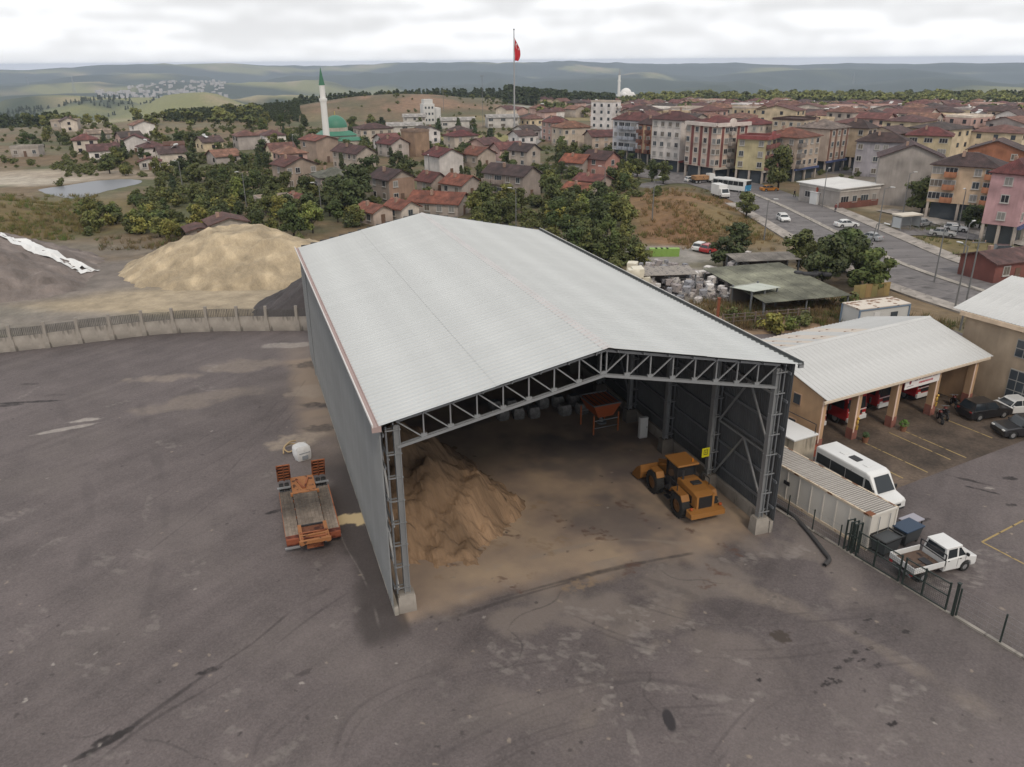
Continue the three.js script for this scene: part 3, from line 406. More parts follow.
{ // white sheeting laid over the crest of the gravel bank
  const pts = [[-102, -128], [-94, -126.5], [-86, -125], [-80, -123.5], [-74, -122], [-69, -121], [-65, -120]], m = nb(); const c = new THREE.CatmullRomCurve3(pts.map(([x, z]) => new THREE.Vector3(x, 0, z))), n = 60, L = c.getSpacedPoints(n); seed(5);
  const row = L.map((p, k) => { const q = L[Math.min(n, k + 1)], r = L[Math.max(0, k - 1)], tx = q.x - r.x, tz = q.z - r.z, t = Math.hypot(tx, tz), nx = -tz / t, nz = tx / t, w = 0.8 + 1.4 * fbm(k * 0.16, 3, 3) + (k > 38 ? 0.5 : 0), e = []; for (let s = 0; s <= 6; s++) { const f = (s / 6 - 0.5) * 2 * w + (vn(k * 0.5, s > 3 ? 1 : 2) - 0.5) * 0.9, x = p.x + nx * f, z = p.z + nz * f; e.push([x, Math.max(gravelH(x, z), terr(x, z)) + 0.1 + 0.12 * vn(x * 2, z * 2), z]); } return e; });
  for (let k = 0; k < n; k++) for (let s = 0; s < 6; s++) if (vn(k * 0.42, s * 0.9 + 11) > 0.2) { m.quad(row[k][s], row[k + 1][s], row[k + 1][s + 1], row[k][s + 1]); }
  tag(m.build('plastic_sheet', mat([0.78, 0.78, 0.77], 0.7, { map: T.metal })), 'torn white plastic sheeting lying along the gravel bank', 'plastic sheet');
}
// ---------------------------------------------------------------- yard wall
{
  const P = [[-92, -71.5], [-88.6, -72.7], [-85, -74], [-81.3, -75.4], [-77.6, -76.7], [-74, -78], [-70.4, -79.3], [-66.9, -80.6], [-63.4, -82], [-59.9, -83.2], [-56.4, -84.4], [-53.1, -85.5], [-50.1, -86.9], [-47, -88.2], [-43.8, -89.6], [-40.5, -90.5], [-36.7, -91], [-33, -91.1], [-29.5, -91.1], [-25.8, -91.1], [-22.1, -91.1], [-18.4, -91.1]];
  const W = thing('yard_wall', 'precast concrete boundary wall with posts and sagging mesh panels along the yard', 'wall', [0, 0, 0]);
  const meshMat = mat([0.09, 0.085, 0.08], 0.8, { metalness: 0.2 }); seed(77);
  P.forEach(([x, z], i) => {
    const n = P[Math.min(i + 1, P.length - 1)], p = P[Math.max(0, i - 1)], a = Math.atan2(-(n[1] - p[1]), n[0] - p[0]);
    nb().frustum([-0.26, 0.26, -0.2, 0.2], 0, [-0.16, 0.16, -0.14, 0.14], 3.1).build('post', MAT.concrete, W); const post = W.children[W.children.length - 1]; post.position.set(x, 0, z); post.rotation.y = a; post.rotation.z = rr(-0.02, 0.02);
    if (i === P.length - 1) return;
    const dx = n[0] - x, dz = n[1] - z, L = Math.hypot(dx, dz), b = Math.atan2(-dz, dx), pn = nb(), hh = 1.75 + rr(-0.1, 0.1);
    pn.box(0, hh / 2 + 0.02, 0, L - 0.25, hh, 0.12).box(0, 0.16, 0.08, L - 0.25, 0.3, 0.1); const q = pn.build('wall_panel', MAT.concrete, W); q.position.set(x + dx / 2, 0, z + dz / 2); q.rotation.y = b;
    const f = nb(), top = hh + 0.06, ht = 0.95 + rr(-0.08, 0.05), sag = rr(0, 0.16); // mesh panel: wires and frame
    for (let k = 0; k <= 17; k++) { const t = k / 17, xx = -L / 2 + 0.15 + t * (L - 0.3); f.bar([xx, top, 0], [xx + rr(-0.03, 0.03), top + ht - sag * 4 * t * (1 - t), rr(-0.05, 0.05)], k % 6 === 0 ? 0.07 : 0.045); }
    for (let k = 0; k <= 7; k++) f.bar([-L / 2 + 0.12, top + ht * k / 7, 0], [L / 2 - 0.12, top + ht * k / 7 - (k > 4 ? sag * 0.3 : 0), 0], 0.04);
    const fm = f.build('mesh_panel', meshMat, W); fm.position.set(x + dx / 2, 0, z + dz / 2); fm.rotation.y = b;
  });
}
// ---------------------------------------------------------------- wheels and road vehicles
const wheelCache = {};
function wheel(parent, x, y, z, r, w, name = 'wheel', lugs = 0, rimMat = MAT.rim) { // axle along z
  const key = [r, w, lugs].join();
  if (!wheelCache[key]) {
    const pts = [[r * 0.56, -w / 2], [r * 0.9, -w / 2], [r * 0.98, -w * 0.4], [r, -w * 0.2], [r, w * 0.2], [r * 0.98, w * 0.4], [r * 0.9, w / 2], [r * 0.56, w / 2]].map(([a, b]) => new THREE.Vector2(a, b));
    const t = nb().geo(new THREE.LatheGeometry(pts, 28).rotateX(Math.PI / 2));
    for (let k = 0; k < lugs; k++) { const a = k / lugs * Math.PI * 2; for (const s of [-1, 1]) { const g = new THREE.BoxGeometry(r * 0.11, r * 0.09, w * 0.52); g.rotateY(s * 0.5); g.translate(0, r * 0.995, s * w * 0.24); g.rotateZ(a + s * Math.PI / lugs * 0.5); t.geo(g); } }
    const rim = nb(); rim.cyl(0, 0, 0, r * 0.58, w * 0.72, 'z', 20); for (const s of [-1, 1]) { rim.cyl(0, 0, s * w * 0.38, r * 0.2, w * 0.12, 'z', 12); for (let k = 0; k < 5; k++) rim.box(Math.cos(k * 1.2566) * r * 0.38, Math.sin(k * 1.2566) * r * 0.38, s * w * 0.37, r * 0.34, r * 0.12, 0.02, 0, 0, k * 1.2566); }
    wheelCache[key] = [t.geom(), rim.geom()];
  }
  const g = new THREE.Group(); g.name = name; g.position.set(x, y, z); parent.add(g); mesh('tyre', wheelCache[key][0], MAT.rubber, g); mesh('rim', wheelCache[key][1], rimMat, g); return g;
}
// car: front at +x, centre on the ground. o: L W H, roof start/end, kind
function car(name, label, pos, turn, o, group) {
  const { L = 4.3, W = 1.78, H = 1.46, paint = MAT.carWhite, belt = 0.92, cab = [-1.75, 0.75], roofX = [-1.25, 0.25], hood = 0.9, tail = 0.98, wr = 0.32, wb = 2.6, cat = 'car' } = o;
  const C = thing(name, label, cat, pos, turn, group), h = L / 2, ax = [wb / 2 + 0.06, -wb / 2 + 0.06];
  const pts = [[-h + 0.04, 0.32]]; // lower outline with wheel arches
  const arch = (x) => { pts.push([x - wr - 0.07, 0.24]); for (let k = 0; k <= 8; k++) { const a = Math.PI - k / 8 * Math.PI; pts.push([x + Math.cos(a) * (wr + 0.07), 0.3 + Math.sin(a) * (wr + 0.07)]); } pts.push([x + wr + 0.07, 0.24]); };
  arch(ax[1]); arch(ax[0]); pts.push([h - 0.1, 0.26], [h, 0.42], [h - 0.02, hood - 0.24], [h - 0.28, hood - 0.08], [cab[1] + 0.1, belt + 0.02], [cab[0] - 0.05, belt + 0.03], [-h + 0.1, tail], [-h, tail - 0.18], [-h, 0.5]);
  nb().prism(pts, -W / 2, W / 2, 0.07).build('body', paint, C);
  const w0 = W / 2 - 0.06, w1 = W / 2 - 0.24;
  nb().frustum([cab[0], cab[1], -w0, w0], belt - 0.02, [roofX[0], roofX[1], -w1, w1], H - 0.03).rbox((roofX[0] + roofX[1]) / 2, H - 0.035, 0, roofX[1] - roofX[0] + 0.04, 0.07, w1 * 2 + 0.02, 0.03).build('cabin', paint, C);
  const gl = (a, b, c, d) => { const off = 0.012, va = [a, b, c, d].map((q) => new THREE.Vector3(...q)), n = new THREE.Vector3().crossVectors(va[1].clone().sub(va[0]), va[3].clone().sub(va[0])).normalize().multiplyScalar(off), cc = va.reduce((s, q) => s.add(q), new THREE.Vector3()).multiplyScalar(0.25); return va.map((q) => q.lerp(cc, 0.07).add(n).toArray()); };
  const pane = (nm, a, b, c, d) => nb().quad(...gl(a, b, c, d)).build(nm, MAT.glass, C);
  const B = belt, Tt = H - 0.06;
  pane('windscreen', [cab[1], B, w0], [cab[1], B, -w0], [roofX[1], Tt, -w1], [roofX[1], Tt, w1]); pane('rear_window', [cab[0], B, -w0], [cab[0], B, w0], [roofX[0], Tt, w1], [roofX[0], Tt, -w1]);
  const m = (cab[0] + cab[1]) / 2, mr = (roofX[0] + roofX[1]) / 2;
  for (const s of [1, -1]) for (const [a, b, c, d] of [[cab[0], m, mr, roofX[0]], [m, cab[1], roofX[1], mr]]) { const q = [[a, B, s * w0], [b, B, s * w0], [c, Tt, s * w1], [d, Tt, s * w1]]; if (s < 0) q.reverse(); pane('side_window', ...q); }
  for (const a of ax) for (const s of [-1, 1]) wheel(C, a, wr, s * (W / 2 - 0.12), wr, 0.21);
  for (const s of [-1, 1]) { nb().rbox(h - 0.09, hood - 0.24, s * (W / 2 - 0.28), 0.16, 0.13, 0.34, 0.03).build('headlight', MAT.lampClear, C); nb().rbox(-h + 0.05, tail - 0.2, s * (W / 2 - 0.22), 0.1, 0.16, 0.3, 0.03).build('taillight', MAT.lampRed, C); nb().rbox(cab[1] - 0.25, belt + 0.08, s * (W / 2 + 0.06), 0.14, 0.13, 0.18, 0.03).build('mirror', paint, C); }
  nb().box(h - 0.02, 0.44, 0, 0.05, 0.14, W * 0.55).build('grille', MAT.black, C);
  return C;
}
const SEDAN = { L: 4.4, H: 1.45, cab: [-1.6, 0.85], roofX: [-0.95, 0.2] }, HATCH = { L: 4.0, H: 1.48, cab: [-1.85, 0.75], roofX: [-1.55, 0.15], tail: 0.95, wb: 2.5 }, SUV = { L: 4.5, W: 1.86, H: 1.68, belt: 1.04, hood: 1.02, tail: 1.08, cab: [-2.05, 0.8], roofX: [-1.75, 0.25], wr: 0.36 };
const gap = (p) => [p.x, Math.max(0, terr(p.x, p.z)), p.z];
// panel van / minibus: front at +x
function van(name, label, pos, turn, { L = 6.9, W = 2.0, H = 2.62, paint = MAT.carWhite, glazed = true, cat = 'van' }) {
  const V = thing(name, label, cat, pos, turn), h = L / 2, wr = 0.35, ax = [h - 1.05, -h + 1.35], pts = [[-h, 0.45]];
  for (const x of [ax[1], ax[0]]) { pts.push([x - wr - 0.08, 0.32]); for (let k = 0; k <= 8; k++) { const a = Math.PI - k / 8 * Math.PI; pts.push([x + Math.cos(a) * (wr + 0.08), 0.34 + Math.sin(a) * (wr + 0.08)]); } pts.push([x + wr + 0.08, 0.32]); }
  pts.push([h - 0.1, 0.34], [h, 0.5], [h - 0.02, 0.98], [h - 0.2, 1.14], [h - 0.95, 1.34], [h - 1.72, H - 0.14], [h - 2.1, H], [-h + 0.15, H], [-h, H - 0.12]);
  nb().prism(pts, -W / 2, W / 2, 0.12).build('body', paint, V);
  const sx = (h - 0.95), ex = h - 1.72, off = 0.02, n = [0.03, 0.02];
  nb().quad([sx - 0.02 + n[0], 1.4 + n[1], W / 2 - 0.2], [sx - 0.02 + n[0], 1.4 + n[1], -W / 2 + 0.2], [ex + 0.06 + n[0], H - 0.26 + n[1], -W / 2 + 0.28], [ex + 0.06 + n[0], H - 0.26 + n[1], W / 2 - 0.28]).build('windscreen', MAT.glass, V);
  for (const s of [-1, 1]) { const z = s * (W / 2 + 0.006); nb().prism([[h - 2.05, 1.3], [h - 1.12, 1.3], [h - 1.32, 1.62], [h - 1.72, 2.12], [h - 2.05, 2.16]], z - 0.01, z + 0.01).build('cab_window', MAT.glass, V);
    if (glazed) for (const [a, b] of [[-h + 0.2, -h + 1.55], [-h + 1.6, -h + 3.0], [-h + 3.05, h - 2.2]]) nb().box((a + b) / 2, 1.75, z, b - a, 0.78, 0.02).build('side_window', MAT.glass, V); }
  nb().box(-h - 0.005, 1.8, 0, 0.02, 0.7, W - 0.5).build('rear_window', MAT.glass, V); nb().rbox(-0.55, H + 0.02, 0, 0.85, 0.07, 0.62, 0.03).build('roof_hatch', MAT.dark, V);
  for (const x of [-1.6, 0.6]) nb().rbox(x, H + 0.02, 0, 0.5, 0.05, 0.6, 0.02).build('roof_vent', paint, V);
  for (const a of ax) for (const s of [-1, 1]) wheel(V, a, wr, s * (W / 2 - 0.13), wr, 0.24);
  for (const s of [-1, 1]) { nb().rbox(h - 0.14, 0.93, s * (W / 2 - 0.26), 0.2, 0.26, 0.32, 0.05).build('headlight', MAT.lampClear, V); nb().rbox(h - 1.2, 1.5, s * (W / 2 + 0.13), 0.14, 0.32, 0.22, 0.04).build('mirror', MAT.black, V); nb().box(-h, 1.1, s * (W / 2 - 0.1), 0.03, 0.5, 0.12).build('taillight', MAT.lampRed, V); }
  for (const q of [-1, 1]) { for (const x of [h - 2.12, h - 3.4, h - 1.05]) nb().box(x, x > h - 1.2 ? 0.9 : 1.35, q * (W / 2 + 0.003), 0.018, x > h - 1.2 ? 0.7 : 1.8, 0.012).build('door_seam', MAT.black, V); nb().box(-0.6, 0.92, q * (W / 2 + 0.012), 4.4, 0.09, 0.03).build('side_trim', MAT.dark, V); nb().box(h - 2.35, 1.25, q * (W / 2 + 0.02), 0.16, 0.04, 0.03).build('door_handle', MAT.black, V); }
  nb().rbox(h - 0.03, 0.76, 0, 0.06, 0.2, 1.0, 0.02).build('grille', MAT.black, V); nb().rbox(h - 0.04, 0.45, 0, 0.1, 0.18, W - 0.2, 0.03).build('bumper', MAT.dark, V);
  return V;
}
// white double-cab pickup with a dropside flatbed: front at +x
function pickup(label, pos, turn) {
  const P = thing('pickup_truck', label, 'pickup', pos, turn), L = 5.2, h = L / 2, W = 1.82, wr = 0.35, x0 = -0.05;
  const pts = [[x0, 0.4]]; const a0 = h - 0.85; pts.push([a0 - 0.45, 0.34]); for (let k = 0; k <= 8; k++) { const a = Math.PI - k / 8 * Math.PI; pts.push([a0 + Math.cos(a) * 0.44, 0.38 + Math.sin(a) * 0.44]); } pts.push([h - 0.08, 0.36], [h, 0.55], [h - 0.03, 0.98], [h - 0.75, 1.2], [h - 1.3, 1.26], [x0, 1.2]);
  nb().prism(pts, -W / 2, W / 2, 0.07).build('body', MAT.carWhite, P);
  const w0 = W / 2 - 0.04, w1 = W / 2 - 0.16; nb().frustum([x0, h - 0.75, -w0, w0], 1.16, [x0 + 0.12, h - 1.35, -w1, w1], 1.92).rbox((x0 + h - 1.23) / 2, 1.93, 0, h - 1.47 - x0 + 0.12, 0.09, w1 * 2 + 0.04, 0.04).build('cabin', MAT.carWhite, P);
  const q = (nm, ...v) => nb().quad(...v).build(nm, MAT.glass, P);
  q('windscreen', [h - 0.86, 1.3, w0 - 0.08], [h - 0.86, 1.3, -w0 + 0.08], [h - 1.3, 1.86, -w1 + 0.06], [h - 1.3, 1.86, w1 - 0.06]); q('rear_window', [x0 - 0.0, 1.32, -w0 + 0.16], [x0 - 0.0, 1.32, w0 - 0.16], [x0 + 0.09, 1.84, w1 - 0.12], [x0 + 0.09, 1.84, -w1 + 0.12]);
  for (const s of [1, -1]) for (const [a, b, c, d] of [[x0 + 0.2, x0 + 0.95, x0 + 0.95, x0 + 0.26], [x0 + 1.08, h - 0.98, h - 1.42, x0 + 1.08]]) { const v = [[a, 1.26, s * (w0 - 0.01)], [b, 1.26, s * (w0 - 0.01)], [c, 1.84, s * (w1 + 0.025)], [d, 1.84, s * (w1 + 0.025)]]; if (s < 0) v.reverse(); q('side_window', ...v); }
  for (const q of [-1, 1]) { for (const x of [x0 + 1.02, h - 1.0, x0 + 0.06]) nb().box(x, 0.88, q * (W / 2 + 0.003), 0.016, 0.62, 0.012).build('door_seam', MAT.black, P); for (const x of [x0 + 0.25, x0 + 1.2]) nb().box(x, 1.12, q * (W / 2 + 0.015), 0.15, 0.04, 0.03).build('door_handle', MAT.black, P); }
  const bx0 = -h + 0.02, bx1 = x0 - 0.12, bw = 0.98; nb().box((bx0 + bx1) / 2, 0.86, 0, bx1 - bx0, 0.08, bw * 2).build('load_bed', mat([0.11, 0.07, 0.05], 0.9, { map: T.worn }), P);
  for (const s of [-1, 1]) nb().box((bx0 + bx1) / 2, 1.08, s * bw, bx1 - bx0, 0.38, 0.05).build('side_board', MAT.white, P);
  nb().box(bx0, 1.08, 0, 0.05, 0.38, bw * 2 - 0.06).build('tailgate', MAT.white, P); nb().bar([bx1, 0.9, -bw], [bx1, 1.7, -bw], 0.06).bar([bx1, 0.9, bw], [bx1, 1.7, bw], 0.06).bar([bx1, 1.7, -bw], [bx1, 1.7, bw], 0.06).bar([bx1, 1.3, -bw], [bx1, 1.3, bw], 0.05).build('headboard', MAT.dark, P);
  nb().box((bx0 + x0) / 2, 0.62, 0, 2.6, 0.18, 0.8).build('chassis', MAT.dark, P); nb().box(bx0 - 0.02, 0.62, 0, 0.08, 0.12, 1.6).build('rear_bumper', MAT.galv, P); nb().box(-0.9, 0.93, 0.2, 0.5, 0.08, 0.7).build('bed_mat', MAT.dark, P);
  for (const a of [a0, -h + 1.0]) for (const s of [-1, 1]) wheel(P, a, wr, s * (W / 2 - 0.12), wr, 0.24);
  for (const s of [-1, 1]) { nb().rbox(h - 0.06, 0.86, s * 0.68, 0.14, 0.2, 0.3, 0.04).build('headlight', MAT.lampClear, P); nb().box(bx0 - 0.03, 0.75, s * 0.8, 0.05, 0.14, 0.22).build('taillight', MAT.lampRed, P); nb().rbox(h - 1.0, 1.36, s * (W / 2 + 0.1), 0.12, 0.2, 0.2, 0.03).build('mirror', MAT.black, P); }
  return P;
}
// fire engine: front at +x
function fireEngine(label, pos, turn, { body = MAT.carRed, white = false } = {}) {
  const F = thing('fire_engine', label, 'fire engine', pos, turn, 'fire engines in the station bays'), L = 7.6, h = L / 2, W = 2.4;
  nb().prism([[h - 2.1, 0.6], [h - 0.05, 0.6], [h, 0.8], [h - 0.02, 1.5], [h - 0.22, 2.75], [h - 0.4, 2.86], [h - 2.1, 2.86]], -W / 2, W / 2, 0.08).build('cab', MAT.carRed, F);
  nb().rbox(-1.1, 1.9, 0, L - 2.3, 2.2, W, 0.05).build('equipment_body', white ? MAT.white : body, F); for (const s of [-1, 1]) for (let k = 0; k < 3; k++) nb().box(-2.8 + k * 1.65, 1.75, s * (W / 2 + 0.01), 1.45, 1.4, 0.03).build('roller_shutter', MAT.galv, F);
  nb().prism([[h - 0.03, 1.55], [h + 0.0, 1.55], [h - 0.17, 2.55], [h - 0.2, 2.55]], -W / 2 + 0.14, W / 2 - 0.14).build('windscreen', MAT.glass, F); for (const s of [-1, 1]) nb().box(h - 1.1, 2.0, s * (W / 2 + 0.005), 1.3, 0.8, 0.02).build('side_window', MAT.glass, F);
  nb().rbox(h, 0.72, 0, 0.24, 0.4, W, 0.05).build('bumper', MAT.white, F); nb().box(h - 0.002, 1.2, 0, 0.03, 0.35, 1.3).build('grille', MAT.black, F); nb().box(h + 0.005, 1.46, 0, 0.02, 0.08, W - 0.1).build('white_stripe', MAT.white, F);
  nb().rbox(h - 0.75, 2.98, 0, 0.3, 0.2, 1.7, 0.05).build('light_bar', mat([0.05, 0.08, 0.35], 0.3), F);
  for (const s of [-1, 1]) { nb().rbox(h + 0.02, 1.0, s * 0.85, 0.1, 0.2, 0.36, 0.03).build('headlight', MAT.lampClear, F); nb().rbox(h + 0.1, 2.2, s * (W / 2 + 0.16), 0.1, 0.5, 0.22, 0.03).build('mirror', MAT.black, F); for (const a of [h - 1.3, -h + 1.7]) wheel(F, a, 0.5, s * (W / 2 - 0.16), 0.5, 0.3); }
  nb().bar([-h + 0.3, 3.15, -0.3], [h - 1.2, 3.2, -0.3], 0.08).bar([-h + 0.3, 3.15, 0.3], [h - 1.2, 3.2, 0.3], 0.08).build('ladder', MAT.galv, F);
  return F;
}
// ---------------------------------------------------------------- wheel loader (bucket at +x)
{
  const W = inHall(thing('wheel_loader', 'yellow-orange wheel loader with raised cab and wide front bucket inside the hall', 'wheel loader'), 22.15, 5.9, Math.PI / 2);
  const Y = mat([0.29, 0.128, 0.03], 0.6, { map: T.metal }), Y2 = mat([0.33, 0.148, 0.036], 0.55, { map: T.metal });
  const rimY = mat([0.15, 0.07, 0.025], 0.6);
  for (const x of [1.75, -1.85]) for (const s of [-1, 1]) wheel(W, x, 0.88, s * 1.12, 0.88, 0.66, 'wheel', 20, rimY);
  nb().prism([[-3.15, 1.15], [-0.55, 1.15], [-0.55, 2.3], [-1.0, 2.38], [-2.7, 2.28], [-3.2, 2.16]], -0.72, 0.72, 0.07).build('engine_hood', Y2, W);
  nb().rbox(-1.75, 2.39, 0.1, 0.5, 0.1, 0.7, 0.03).build('air_intake', MAT.dark, W); nb().box(-1.9, 1.62, 0.735, 1.5, 0.55, 0.02).box(-1.9, 1.62, -0.735, 1.5, 0.55, 0.02).build('side_louvre', MAT.black, W);
  nb().box(-3.215, 1.62, 0, 0.06, 0.86, 1.06).build('radiator_grille', MAT.black, W); for (const s of [-1, 1]) nb().box(-3.22, 1.66, s * 0.62, 0.08, 1.0, 0.16).build('grille_frame', Y2, W);
  nb().prism([[-3.75, 0.75], [-3.0, 0.62], [-3.0, 1.2], [-3.75, 1.12]], -1.35, 1.35, 0.06).build('counterweight', Y2, W); nb().box(-1.6, 0.95, 0, 3.0, 0.5, 1.1).box(1.3, 0.95, 0, 2.0, 0.55, 0.9).cyl(0.1, 1.0, 0, 0.22, 1.0, 'y', 12).build('chassis', MAT.dark, W);
  for (const s of [-1, 1]) { // fenders, steps, lamps
    nb().prism([[-2.55, 1.5], [-2.3, 1.9], [-1.0, 1.92], [-0.75, 1.5], [-0.82, 1.5], [-1.05, 1.84], [-2.26, 1.82], [-2.48, 1.5]], s > 0 ? 0.8 : -1.42, s > 0 ? 1.42 : -0.8).build('fender', Y, W); nb().prism([[1.0, 1.55], [1.25, 1.95], [2.1, 1.95], [2.2, 1.85], [1.32, 1.86], [1.08, 1.55]], s > 0 ? 0.78 : -1.42, s > 0 ? 1.42 : -0.78).build('fender', Y2, W);
    nb().box(-0.25, 0.7, s * 1.2, 0.6, 0.06, 0.35).box(-0.25, 1.05, s * 1.2, 0.55, 0.06, 0.32).box(-0.3, 1.4, s * 1.0, 0.9, 0.06, 0.6).build('step', MAT.dark, W); nb().rbox(-3.35, 1.35, s * 1.15, 0.16, 0.16, 0.2, 0.03).build('tail_lamp', mat([0.35, 0.07, 0.02], 0.4), W);
    nb().bar([-0.6, 1.5, s * 1.28], [-0.6, 2.4, s * 1.28], 0.05).bar([-0.6, 2.4, s * 1.28], [-1.6, 2.4, s * 1.28], 0.05).bar([-1.6, 2.4, s * 1.28], [-1.6, 1.9, s * 1.28], 0.05).build('handrail', MAT.dark, W);
  }
  const cab = new THREE.Group(); cab.name = 'cab'; W.add(cab);
  nb().box(0.15, 1.62, 0, 1.5, 0.5, 1.5).build('cab_base', MAT.dark, cab); nb().box(0.15, 2.5, 0, 1.4, 1.35, 1.4).build('cab_glass', MAT.glass, cab);
  for (const x of [-0.56, 0.86]) for (const s of [-1, 1]) nb().bar([x, 1.8, s * 0.72], [x, 3.2, s * 0.72], 0.1).build('pillar', MAT.black, cab); nb().rbox(0.12, 3.28, 0, 1.95, 0.16, 1.75, 0.07).build('cab_roof', Y2, cab); nb().rod([-0.5, 3.35, 0.5], [-0.5, 3.6, 0.5], 0.05).build('beacon', mat([0.6, 0.2, 0.02], 0.3), cab);
  nb().rod([-1.0, 2.3, -0.5], [-1.0, 3.1, -0.5], 0.07).build('exhaust_pipe', MAT.dark, W);
  for (const s of [-1, 1]) { nb().prism([[1.0, 2.1], [1.3, 2.35], [2.4, 1.7], [3.4, 0.85], [3.3, 0.5], [2.2, 1.25], [1.0, 1.7]], s * 0.5 - 0.08, s * 0.5 + 0.08).build('lift_arm', Y, W); nb().rod([0.9, 1.3, s * 0.5], [2.4, 1.45, s * 0.5], 0.08).build('hydraulic_cylinder', MAT.galv, W); }
  nb().bar([1.3, 2.5, 0], [3.2, 1.7, 0], 0.18, 0.3).build('tilt_link', Y, W);
  { const b = new THREE.Group(); b.name = 'bucket'; W.add(b); const pr = [[3.35, 1.5], [3.25, 0.9], [3.3, 0.45], [3.6, 0.18], [4.6, 0.08], [4.6, 0.14], [3.66, 0.26], [3.4, 0.52], [3.36, 0.9], [3.46, 1.46]]; nb().prism(pr, -1.5, 1.5).build('bucket_shell', Y, b); for (const s of [-1, 1]) nb().prism([[3.35, 1.5], [3.25, 0.9], [3.3, 0.45], [3.6, 0.15], [4.6, 0.07], [4.55, 0.3], [3.9, 1.1]], s * 1.51 - 0.03, s * 1.51 + 0.03).build('bucket_cheek', Y, b); for (let k = 0; k < 8; k++) nb().prism([[4.55, 0.05], [4.85, 0.07], [4.55, 0.16]], -1.4 + k * 0.4 - 0.06, -1.4 + k * 0.4 + 0.06).build('tooth', MAT.steel, b); }
}
